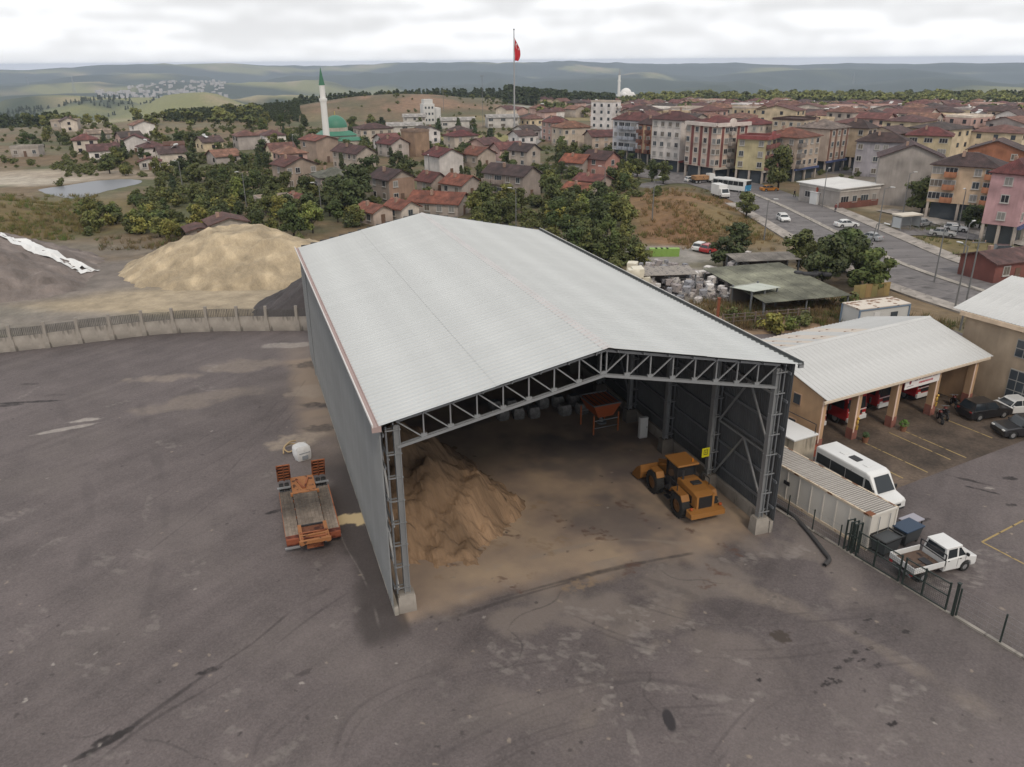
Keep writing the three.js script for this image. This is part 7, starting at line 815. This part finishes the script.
// ---------------------------------------------------------------- houses filling the town
{
  seed(404); const walls = [0xc8bbaa, 0xb4a698, 0xd8d2cb, 0xc4ac92, 0xa89e98, 0xc8b48e, 0xbd988c, 0xcdc8c6], roofs = [0x74463f, 0x694340, 0x8a5c4a, 0x5e4642, 0x7c5044, 0x94664e, 0x52443f, 0x7e4841];
  const wn = ['cream', 'beige', 'white', 'sandy', 'grey', 'yellowish', 'rosy', 'pale grey'], rn = ['red', 'dark red', 'orange-brown', 'dark brown', 'rust', 'orange', 'blackish brown', 'crimson'];
  const rects = [[545, 1050, 97, 106, 110, 1], [560, 1050, 106, 116, 90, 1], [600, 1050, 116, 130, 66, 1], [640, 1050, 128, 142, 40, 1], [870, 1060, 140, 165, 20, 1], [385, 545, 128, 160, 8, 0], [500, 560, 112, 128, 8, 0], [150, 300, 135, 180, 9, 0], [60, 150, 128, 165, 5, 0]]; let made = 0;
  const chimG = nb().box(0, 0, 0, 0.7, 1.4, 0.6).geom(), heatG = nb().box(0, 0.35, 0, 1.9, 0.07, 1.5, 0, 0.5).cyl(0, 0.9, -0.6, 0.28, 1.8, 'x', 10).geom(), wallG = {}, mk = (k, f) => wallG[k] ||= f();
  for (const [u0, u1, v0, v1, n, town] of rects) for (let k = 0, tries = 0; k < n && tries < n * 14; tries++) {
    const p = at(rr(u0, u1), rr(v0, v1)), D = Math.hypot(p.x, p.z), R = D > 420 ? 7 : 6.6; if (OCC.some(([x, z, r]) => Math.hypot(p.x - x, p.z - z) < r + R - 1.5)) continue; if (plateauEdge(p.x, p.z) > -12) continue;
    const a = Math.floor(rnd() * 8), b = Math.floor(rnd() * 8), wr = Math.round(rr(7, town ? 16 : 9)), wl = Math.round(rr(7, town ? 14 : 9)), h = Math.round(town ? (D > 400 ? rr(3, 7.5) : rr(6, 12)) : rr(3, 5)), kind = pick(['hip', 'gx', 'gz', 'hip', 'hip', town ? 'flat' : 'gz']), turn = (town ? 0.72 : 0.6) + rr(-0.16, 0.16) + (rnd() < 0.5 ? 0 : Math.PI / 2), rise = kind === 'hip' ? 1.9 : 1.7; OCC.push([p.x, p.z, Math.hypot(wr, wl) / 2]); k++; made++;
    const zone = !town ? (u1 < 200 ? 'in the far left village' : u1 <= 300 ? 'in the village left of the mosque' : 'in the village behind the hall') : p.x > 330 ? 'in the far right of the town' : D > 560 ? 'at the far edge of the town' : D > 420 ? 'in the middle of the town' : 'just behind the apartment row';
    const lb = `${wn[a]} house with ${rn[b]} ${kind === 'hip' ? 'hipped' : kind === 'flat' ? 'flat parapet' : 'gabled'} roof ${zone}`, G = thing('town_house', lb, 'house', [p.x, terr(p.x, p.z), p.z], turn, lb);
    mesh('wall', mk(['w', wr, wl, h, kind].join(), () => { const m = nb().box(0, h / 2 - 0.5, 0, wr, h + 1, wl); if (kind === 'gz') m.prism([[-wr / 2, h], [wr / 2, h], [0, h + rise - 0.1]], -wl / 2, wl / 2); if (kind === 'gx') { const q = new MB(); q.prism([[-wl / 2, h], [wl / 2, h], [0, h + rise - 0.1]], -wr / 2, wr / 2); for (const x of q.l) { x.rotateY(Math.PI / 2); m.l.push(x); } } return m.geom(); }), plaster(walls[a]), G);
    const rk = ['r', wr, wl, h, kind].join(); if (!wallG[rk]) { const tmp = new THREE.Group(); wallG[rk] = roofOf(tmp, kind, -wr / 2, wr / 2, -wl / 2, wl / 2, h, rise, tiled(roofs[b])).geometry; } mesh('roof', wallG[rk], kind === 'flat' ? plaster(walls[(b + 2) % 8]) : tiled(roofs[b]), G); if (town && D < 460 && rnd() < 0.5) for (let f = 0; f < Math.round(h / 3); f++) { const q = mesh('balcony', balconyG(3), plaster(walls[(a + 3) % 8]), G); q.position.set(rr(-0.1, 0.1) + wr * 0.2, (f + 0.15) * h / Math.max(1, Math.round(h / 3)), wl / 2); }
    if (rnd() < 0.4) { const q = nb; mesh('chimney', chimG, plaster(0xa08070), G.children[1]).position.set(wr * 0.2, h + rise * 0.8, wl * 0.12); } if (rnd() < 0.16) { const q = mesh('solar_heater', heatG, MAT.white, G.children[1]); q.position.set(-wr * 0.2, h + rise * 0.75, wl * 0.15); q.rotation.y = rr(0, 3); }
    if (D < 470) { const nf = Math.max(1, Math.round(h / 3)); for (let f = 0; f < nf; f++) for (const s of [0, 1, 2, 3]) { const len = s % 2 ? wl : wr, c = Math.max(1, Math.floor(len / 3.6)); const ang = turn + s * Math.PI / 2; if (Math.cos(ang) < -0.2) continue; for (let i = 0; i < c; i++) { if (h2(i + f * 5 + s * 11, made) < 0.2) continue; const t = (i + 0.5) / c * len - len / 2, q = mesh('window', winG.far, paneTones[Math.floor(h2(i + 3 * f, made + s) * 2)], G), o = (s % 2 ? wr : wl) / 2; q.rotation.y = s * Math.PI / 2; q.position.set(Math.cos(s * Math.PI / 2) * t + Math.sin(s * Math.PI / 2) * o, (f + 0.55) * h / nf, -Math.sin(s * Math.PI / 2) * t + Math.cos(s * Math.PI / 2) * o); } } }
  }
  // the white speckled settlement across the valley, too far to count
  const gI = nb().box(0, 0.5, 0, 1, 1, 1).geom(), im = new THREE.InstancedMesh(gI, mat([0.42, 0.4, 0.385], 0.9), 420); im.name = 'distant_settlement'; im.userData = { kind: 'stuff', label: 'far-off white settlement scattered over the hillside across the valley', category: 'settlement' }; seed(12); const m4 = new THREE.Matrix4(); for (let k = 0; k < 420; k++) { const th = rr(-0.455, -0.325), D = rr(3300, 4400), x = Math.sin(th) * D, z = -Math.cos(th) * D, s = rr(6, 15); m4.compose(new THREE.Vector3(x, terr(x, z) - 2, z), new THREE.Quaternion().setFromAxisAngle(new THREE.Vector3(0, 1, 0), rr(0, 3)), new THREE.Vector3(s, rr(5, 13), s)); im.setMatrixAt(k, m4); } scene.add(im);
}

{ // lattice pylons on the far hills
  for (const [u, D, H, lb] of [[25, 5200, 120, 'faint tall lattice mast on the far left hills'], [70, 4300, 80, 'faint lattice pylon on the far left hillside'], [855, 5200, 90, 'faint lattice mast on the far right hills']]) { const q = at(u, 70).setY(0).normalize(), x = q.x * D, z = q.z * D, G = thing('lattice_mast', lb, 'mast', [x, terr(x, z), z]); for (const [a, b] of [[-1, -1], [1, -1], [1, 1], [-1, 1]]) nb().bar([a * 6, 0, b * 6], [a * 0.6, H, b * 0.6], 0.7).build('leg', MAT.galv, G); for (let k = 1; k < 8; k++) { const w = lerp(6, 0.6, k / 8), y = H * k / 8; nb().bar([-w, y, w], [w, y, w], 0.5).bar([-w, y, -w], [w, y, -w], 0.5).bar([-w, y, -w], [-w, y, w], 0.5).bar([w, y, -w], [w, y, w], 0.5).build('brace', MAT.galv, G); } }
}
// ---------------------------------------------------------------- trees
const barkM = mat([0.07, 0.05, 0.038], 0.95, { map: T.soil });
function crown(kind, sd, n, leaf, bushy = false) { // leaf clumps through the crown of a 7 m tree (a bush is 4 m)
  seed(sd); const P = [], C = [], tone = { dark: [0.058, 0.072, 0.022], mid: [0.09, 0.102, 0.029], light: [0.15, 0.158, 0.042], pine: [0.045, 0.062, 0.024], cypress: [0.036, 0.048, 0.019] }[kind], lobes = [];
  const N = kind === 'pine' ? 11 : kind === 'cypress' ? 8 : bushy ? 12 : 20;
  for (let k = 0; k < N; k++) { if (kind === 'pine') { const t = k / N; lobes.push([rr(-0.3, 0.3) * (1 - t), 1.0 + t * 5.7, rr(-0.3, 0.3), 2.0 * (1 - t * 0.85), 0.6]); } else if (kind === 'cypress') { const t = k / N; lobes.push([rr(-0.15, 0.15), 0.8 + t * 5.9, rr(-0.15, 0.15), 0.95 * Math.sin(Math.PI * (0.15 + t * 0.8)) + 0.1, 0.75]); } else if (bushy) { const a = rr(0, 6.28), r = rr(0.2, 1.8), y = rr(0.6, 3.1); lobes.push([Math.cos(a) * r * (y > 2.3 ? 0.6 : 1), y, Math.sin(a) * r * (y > 2.3 ? 0.6 : 1), rr(0.75, 1.15), rr(0.7, 0.95)]); } else { const a = rr(0, 6.28), y = rr(1.5, 6.1), r = rr(0.2, 2.3) * (y > 5 ? 0.5 : y < 2.2 ? 0.85 : 1); lobes.push([Math.cos(a) * r, y, Math.sin(a) * r, rr(0.8, 1.4), rr(0.65, 0.95)]); } }
  const v = new THREE.Vector3(), t1 = new THREE.Vector3(), t2 = new THREE.Vector3(), lt = lobes.map(() => rr(0.8, 1.2));
  for (let k = 0; k < n; k++) { const [lx, ly, lz, R, sy] = lobes[k % N]; v.set(rr(-1, 1), rr(-1, 1), rr(-1, 1)).normalize(); const d = R * Math.pow(rnd(), 0.35) * rr(0.85, 1.12), x = lx + v.x * d, y = Math.max(0.05, ly + v.y * d * sy), z = lz + v.z * d; v.add(t1.set(rr(-0.7, 0.7), rr(-0.4, 0.9), rr(-0.7, 0.7))).normalize(); t1.set(-v.z, 0.001, v.x).normalize().applyAxisAngle(v, rr(0, 6.28)); t2.crossVectors(v, t1); const s = leaf * rr(0.6, 1.3), a = [x + t1.x * s, y + t1.y * s, z + t1.z * s], b = [x + t2.x * s * 0.65, y + t2.y * s * 0.65, z + t2.z * s * 0.65], c = [x - t1.x * s * 0.8, y - t1.y * s * 0.8 - s * 0.2, z - t1.z * s * 0.8], e = [x - t2.x * s * 0.65, y - t2.y * s * 0.65, z - t2.z * s * 0.65]; P.push(...a, ...b, ...c, ...a, ...c, ...e); const q = rr(0.7, 1.3) * lt[k % N], w = rr(0.9, 1.12); for (let i = 0; i < 6; i++) C.push(tone[0] * q * w, tone[1] * q, tone[2] * q); }
  const g = new THREE.BufferGeometry(); g.setAttribute('position', new THREE.Float32BufferAttribute(P, 3)); g.setAttribute('color', new THREE.Float32BufferAttribute(C, 3)); g.computeVertexNormals(); return g;
}
function trunk(kind, sd) { seed(sd); const m = nb(), H = kind === 'pine' || kind === 'cypress' ? 6.2 : 3.2; m.rod([0, -0.4, 0], [0.08, H * 0.5, 0.05], 0.2, 7, 0.15).rod([0.08, H * 0.5, 0.05], [0, H, 0], 0.15, 7, 0.06); if (kind !== 'cypress') for (let k = 0; k < 6; k++) { const a = rr(0, 6.28), y = rr(1.6, H), r = rr(0.8, 1.7); m.rod([0.04, y, 0.02], [Math.cos(a) * r, y + rr(0.5, 1.9), Math.sin(a) * r], 0.08, 5, 0.03); } return m.geom(); }
const leafM = new THREE.MeshStandardMaterial({ vertexColors: true, roughness: 0.85, side: THREE.DoubleSide }), leafMs = [[1, 1, 1], [1.2, 1.08, 0.9], [0.8, 0.86, 0.85], [1.3, 1.22, 1.05], [0.92, 1.05, 0.9]].map((c) => new THREE.MeshStandardMaterial({ color: lin(...c), vertexColors: true, roughness: 0.85, side: THREE.DoubleSide }));
const KINDS = { dark: 4, mid: 4, light: 3, pine: 2, cypress: 2 }, CR = {}, TR = {}, BU = {}, bushStem = nb().rod([0, -0.3, 0], [0.05, 1.6, 0], 0.1, 6, 0.05).rod([0, 0.2, 0], [0.7, 1.7, 0.3], 0.06, 5, 0.03).rod([0, 0.2, 0], [-0.6, 1.6, -0.4], 0.06, 5, 0.03).geom();
for (const k of Object.keys(KINDS)) { CR[k] = []; TR[k] = []; BU[k] = []; for (let i = 0; i < KINDS[k]; i++) { CR[k].push(crown(k, 100 + i * 7 + k.length * 31, k === 'pine' ? 900 : k === 'cypress' ? 800 : 1500, 0.34)); TR[k].push(trunk(k, 50 + i)); BU[k].push(crown(k, 300 + i * 7 + k.length * 31, 800, 0.3, true)); } }
let treeN = 0;
function tree(kind, p, H, label, group, big) { const y = terr(p.x, p.z), i = treeN++ % KINDS[kind], con = kind === 'pine' || kind === 'cypress', bush = H < 4.2 && !con && !big, G = thing(bush ? 'bush' : kind === 'pine' ? 'pine_tree' : kind === 'cypress' ? 'cypress_tree' : 'broadleaf_tree', bush ? label.replace('tree', 'bush') : label, bush ? 'bush' : 'tree', [p.x, y, p.z], rr(0, 6.28), group && bush ? group.replace('tree', 'bush') : group), s = H / (bush ? 4 : 7); mesh(bush ? 'stem' : 'trunk', bush ? bushStem : TR[kind][i], barkM, G); mesh(bush ? 'foliage' : 'crown', big || (bush ? BU : CR)[kind][i], pick(leafMs), G); G.scale.set(s * rr(0.8, 1.25), s * rr(0.85, 1.1), s * rr(0.8, 1.25)); return G; }
// single trees one can point to
const solo = (kind, u, v, H, label, nn) => { const p = at(u, v); tree(kind, p, H, label, undefined, nn ? crown(kind, u, Math.round(nn * 1.25), 0.3) : undefined); OCC.push([p.x, p.z, 2]); };
seed(500);
solo('dark', 800, 262, 6.2, 'leftmost tree of the big clump beside the road', 3200); solo('dark', 822, 285, 8.4, 'tall dark tree in the middle of the roadside clump', 4200); solo('dark', 842, 272, 8.2, 'dark spreading tree behind the middle of the roadside clump', 4200); solo('mid', 868, 294, 7.6, 'rightmost tree of the roadside clump by the hoarding', 3600); solo('dark', 856, 282, 7.0, 'dark tree inside the right half of the roadside clump', 3200); solo('dark', 808, 276, 6.0, 'low bushy tree at the front of the roadside clump', 2600);
solo('dark', 778, 191, 10.6, 'large dark tree before the tan corner block', 2600); solo('mid', 746, 218, 6, 'small round tree at the near edge of the road', 1800); solo('dark', 740, 250, 6, 'round tree above the scrap yard beside the brown mound', 1800); solo('dark', 724, 268, 6.4, 'leaning tree among the scrap bales', 1800); solo('dark', 921, 213, 8.2, 'dark round tree in front of the blank grey gable', 2600); solo('dark', 967, 229, 5, 'leafy tree below the orange and cream block', 1500); solo('mid', 979, 229, 4.6, 'small tree at the corner of the orange and cream block'); solo('dark', 637, 177, 5.4, 'leftmost of three street trees before the white block'); solo('dark', 652, 182, 5.8, 'middle of three street trees before the white block'); solo('dark', 663, 184, 6.6, 'rightmost of three street trees before the white block'); solo('mid', 657, 203, 2.4, 'small shrub on top of the brown mound'); solo('mid', 733, 178, 4.5, 'small tree under the cream striped block'); solo('dark', 996, 236, 3, 'shrub between the orange block and the pink block');
solo('light', 772, 333, 2.6, 'bright green bush behind the rusty fence'); solo('light', 790, 330, 2.0, 'small bright bush by the station roof'); solo('cypress', 383, 141, 9.5, 'dark cypress behind the village near the white factory'); solo('dark', 345, 212, 9, 'big dark tree left of the hall ridge', 2200); solo('dark', 358, 204, 9.2, 'second big dark tree left of the hall ridge', 2200); solo('dark', 330, 216, 7.6, 'dark tree left of the two big village trees', 1800); solo('light', 313, 233, 6, 'yellowish green tree beside the hall eaves', 1800); solo('dark', 294, 236, 6.6, 'dark tree at the back left corner of the hall', 1800); solo('light', 171, 241, 4.2, 'bright rounded bush left of the rusty hut', 1500); solo('mid', 160, 236, 4.4, 'pale green bush left of the bright bush'); solo('cypress', 490, 148, 9, 'tall cypress at the edge of the grassy field'); solo('dark', 471, 146, 5.5, 'round dark tree in the grassy field');
const zones = [ // u0 v0 u1 v1 count hmin hmax kinds, label tail
  [88, 214, 185, 236, 36, 2.0, 4.6, ['dark', 'dark', 'mid', 'mid', 'light'], 'in the bush belt below the pond'], [132, 199, 205, 212, 18, 2.2, 4.1, ['dark', 'mid', 'dark'], 'on the near bank of the pond'], [100, 140, 270, 178, 34, 3.0, 6.4, ['dark', 'dark', 'mid', 'pine', 'mid'], 'in the left village'], [150, 178, 270, 198, 18, 3.0, 6.4, ['dark', 'dark', 'mid', 'pine', 'mid'], 'in the left village'], [20, 122, 130, 152, 22, 3.5, 7, ['dark', 'mid', 'light', 'dark'], 'at the far left village edge'], [195, 196, 300, 238, 27, 2.6, 6.5, ['dark', 'dark', 'mid', 'light'], 'between the village and the hall'], [262, 190, 380, 228, 26, 3.5, 6.5, ['dark', 'mid', 'dark'], 'in the gardens left of the hall ridge'], [330, 128, 480, 182, 60, 3.5, 7, ['dark', 'dark', 'mid', 'pine', 'cypress'], 'among the central village houses'], [470, 203, 630, 238, 50, 2.8, 6.6, ['dark', 'dark', 'mid', 'mid', 'light'], 'in the dark tree belt behind the hall'], [545, 238, 640, 270, 22, 2.6, 5.8, ['dark', 'mid', 'mid'], 'in the tree belt right of the hall roof'], [505, 150, 632, 200, 38, 3.5, 6.5, ['dark', 'dark', 'mid'], 'among the houses left of the apartment row'], [250, 122, 345, 150, 24, 4, 7, ['dark', 'mid', 'pine'], 'around the green-domed mosque'], [640, 116, 1030, 150, 20, 4, 6.5, ['dark', 'mid'], 'between the town houses'], [770, 120, 1030, 180, 8, 4, 6, ['dark'], 'in the right town streets'],
];
const kn = { dark: 'dark green tree', mid: 'mid green tree', light: 'pale green tree', pine: 'dark conical pine', cypress: 'slim dark cypress' };
for (const [u0, v0, u1, v1, n, a, b, ks, tail] of zones) { seed(u0 * 31 + v0); for (let k = 0, t = 0; k < n && t < n * 8; t++) { const p = at(rr(u0, u1), rr(v0, v1)); if (OCC.some(([x, z, r]) => Math.hypot(p.x - x, p.z - z) < r * 0.95) || (p.x > 47 && p.x < 72 && p.z > -215 && p.z < -100) || plateauEdge(p.x, p.z) > 60) continue; const kd = pick(ks), lb = `${kn[kd]} ${tail}`; tree(kd, p, rr(a, b), lb, lb); k++; } }
// distant plantation and valley woods: one mass
{
  const pts = []; seed(808); const pineG = (() => { const g = crown('pine', 9, 90, 0.75); return g; })();
  const add = (u0, v0, u1, v1, n, h0, h1) => { for (let k = 0; k < n; k++) { const p = at(rr(u0, u1), rr(v0, v1)); pts.push([p.x, terr(p.x, p.z), p.z, rr(h0, h1)]); } };
  add(165, 109, 300, 122, 700, 3.2, 5); add(505, 94, 615, 102, 420, 9, 14);
  const n0 = pts.length; for (let k = 0; k < 30000; k++) { const th = rr(-0.75, 0.75), D = 560 + 1500 * Math.pow(rnd(), 1.2), x = Math.sin(th) * D, z = -Math.cos(th) * D; if (plateauEdge(x, z) < 25 || woodAt(x, z, D) < 0.55) continue; pts.push([x, terr(x, z) - 1, z, rr(7, 11)]); }
  const mk = (name, label, list) => { const im = new THREE.InstancedMesh(pineG, leafM, list.length); im.name = name; im.userData = { kind: 'stuff', label, category: 'woodland' }; im.castShadow = im.receiveShadow = true; const m4 = new THREE.Matrix4(); list.forEach(([x, y, z, h], k) => { m4.compose(new THREE.Vector3(x, y, z), new THREE.Quaternion().setFromAxisAngle(new THREE.Vector3(0, 1, 0), k), new THREE.Vector3(h / 6.5, h / 7, h / 6.5)); im.setMatrixAt(k, m4); }); scene.add(im); };
  const far = { light: [], dark: [] }; seed(909); const addB = (u0, v0, u1, v1, n, a, b, keep) => { for (let k = 0, t = 0; k < n && t < n * 4; t++) { const p = at(rr(u0, u1), rr(v0, v1)); if (OCC.some(([x, z, r]) => Math.hypot(p.x - x, p.z - z) < r * 0.8)) continue; k++; far[rnd() < keep ? 'light' : 'dark'].push([p.x, terr(p.x, p.z), p.z, rr(a, b)]); } };
  addB(540, 97, 1040, 116, 150, 5, 9, 0.4); addB(640, 91.5, 1040, 97, 330, 8, 14, 0.65); addB(330, 98, 500, 118, 16, 3, 5, 0.2); addB(20, 112, 260, 130, 60, 4, 8, 0.5); addB(600, 93, 700, 98, 50, 7, 10, 0.5);
  for (const [kd, nm, lb] of [['light', 'town_edge_trees', 'pale green trees massed among the far rooftops and along the town edge'], ['mid', 'distant_trees', 'darker trees scattered among the far rooftops and on the far hill']]) { const list = far[kd === 'light' ? 'light' : 'dark'], im = new THREE.InstancedMesh(crown(kd, 61, 420, 0.7), leafM, list.length); im.name = nm; im.userData = { kind: 'stuff', label: lb, category: 'trees' }; im.castShadow = im.receiveShadow = true; const m4 = new THREE.Matrix4(); list.forEach(([x, y, z, h], k) => { m4.compose(new THREE.Vector3(x, y, z), new THREE.Quaternion().setFromAxisAngle(new THREE.Vector3(0, 1, 0), k), new THREE.Vector3(h / 6, h / 7, h / 6)); im.setMatrixAt(k, m4); }); scene.add(im); }
  { const list = []; seed(313); for (const [u0, v0, u1, v1, n] of [[90, 130, 640, 205, 1500], [60, 128, 330, 200, 900], [190, 196, 300, 245, 160], [470, 200, 632, 270, 240], [0, 120, 130, 170, 160], [640, 120, 1030, 180, 260], [330, 96, 510, 118, 160], [690, 300, 860, 325, 10]]) for (let k = 0; k < n; k++) { const p = at(rr(u0, u1), rr(v0, v1)); if (OCC.some(([x, z, r]) => Math.hypot(p.x - x, p.z - z) < r * 0.85) || (p.x > 47 && p.x < 72 && p.z > -215 && p.z < -100) || fbm(p.x / 14, p.z / 14, 3) < 0.44) continue; list.push([p.x, terr(p.x, p.z), p.z, rr(0.8, 2.4)]); }
    const im = new THREE.InstancedMesh(crown('mid', 77, 160, 0.5, true), leafM, list.length); im.name = 'garden_scrub'; im.userData = { kind: 'stuff', label: 'low scrub and garden greenery growing between the houses', category: 'scrub' }; const m4 = new THREE.Matrix4(); list.forEach(([x, y, z, h], k) => { m4.compose(new THREE.Vector3(x, y - 0.1, z), new THREE.Quaternion().setFromAxisAngle(new THREE.Vector3(0, 1, 0), k), new THREE.Vector3(h / 3, h / 4, h / 3)); im.setMatrixAt(k, m4); }); scene.add(im); }
  mk('pine_plantation', 'dense rows of young pines on the slopes behind the village', pts.slice(0, n0)); mk('valley_woodland', 'far woodland covering the valley beyond the town', pts.slice(n0));
}
// rough grass and weeds outside the yard: countless
{
  seed(606); const m = []; for (let k = 0; k < 7; k++) { const a = k * 0.9, h = 0.35 + 0.2 * h2(k, 1), x = Math.cos(a) * 0.12, z = Math.sin(a) * 0.12; m.push([x, 0, z, x * 2.6 + 0.03, h, z * 2.6, x + 0.05, 0, z + 0.04]); } const g = new THREE.BufferGeometry(); g.setAttribute('position', new THREE.Float32BufferAttribute(m.flat(), 3)); g.computeVertexNormals();
  const put = [], areas = [[640, 190, 780, 250, 2600, [0.17, 0.11, 0.04]], [0, 195, 100, 240, 2400, [0.16, 0.13, 0.045]], [690, 300, 850, 330, 1600, [0.16, 0.11, 0.05]], [860, 225, 1024, 290, 1800, [0.13, 0.12, 0.045]], [100, 236, 300, 250, 900, [0.15, 0.11, 0.05]], [900, 300, 1000, 330, 500, [0.15, 0.11, 0.05]]];
  for (const [u0, v0, u1, v1, n, c] of areas) for (let k = 0; k < n; k++) { const p = at(rr(u0, u1), rr(v0, v1)); if (fbm(p.x / 5, p.z / 5, 3) < 0.45) continue; const [px2] = [p.x]; if (px2 > 49 && px2 < 72 && p.z < -95 && p.z > -215) continue; put.push([p.x, terr(p.x, p.z), p.z, rr(0.7, 1.9), c]); }
  const im = new THREE.InstancedMesh(g, mat(0xffffff, 0.95, { side: THREE.DoubleSide }), put.length); im.name = 'rough_grass'; im.userData = { kind: 'stuff', label: 'dry rough grass and weeds on the banks around the yard', category: 'grass' }; const m4 = new THREE.Matrix4(), cc = new THREE.Color(); put.forEach(([x, y, z, s, c], k) => { m4.compose(new THREE.Vector3(x, y, z), new THREE.Quaternion().setFromAxisAngle(new THREE.Vector3(0, 1, 0), k), new THREE.Vector3(s, s, s)); im.setMatrixAt(k, m4); const q = rr(0.6, 1.3), gr = rnd() < 0.25 ? 0.55 : 1; im.setColorAt(k, cc.setRGB(c[0] * q * gr, c[1] * q, c[2] * q * gr)); }); scene.add(im);
}
renderer.render(scene, camera);
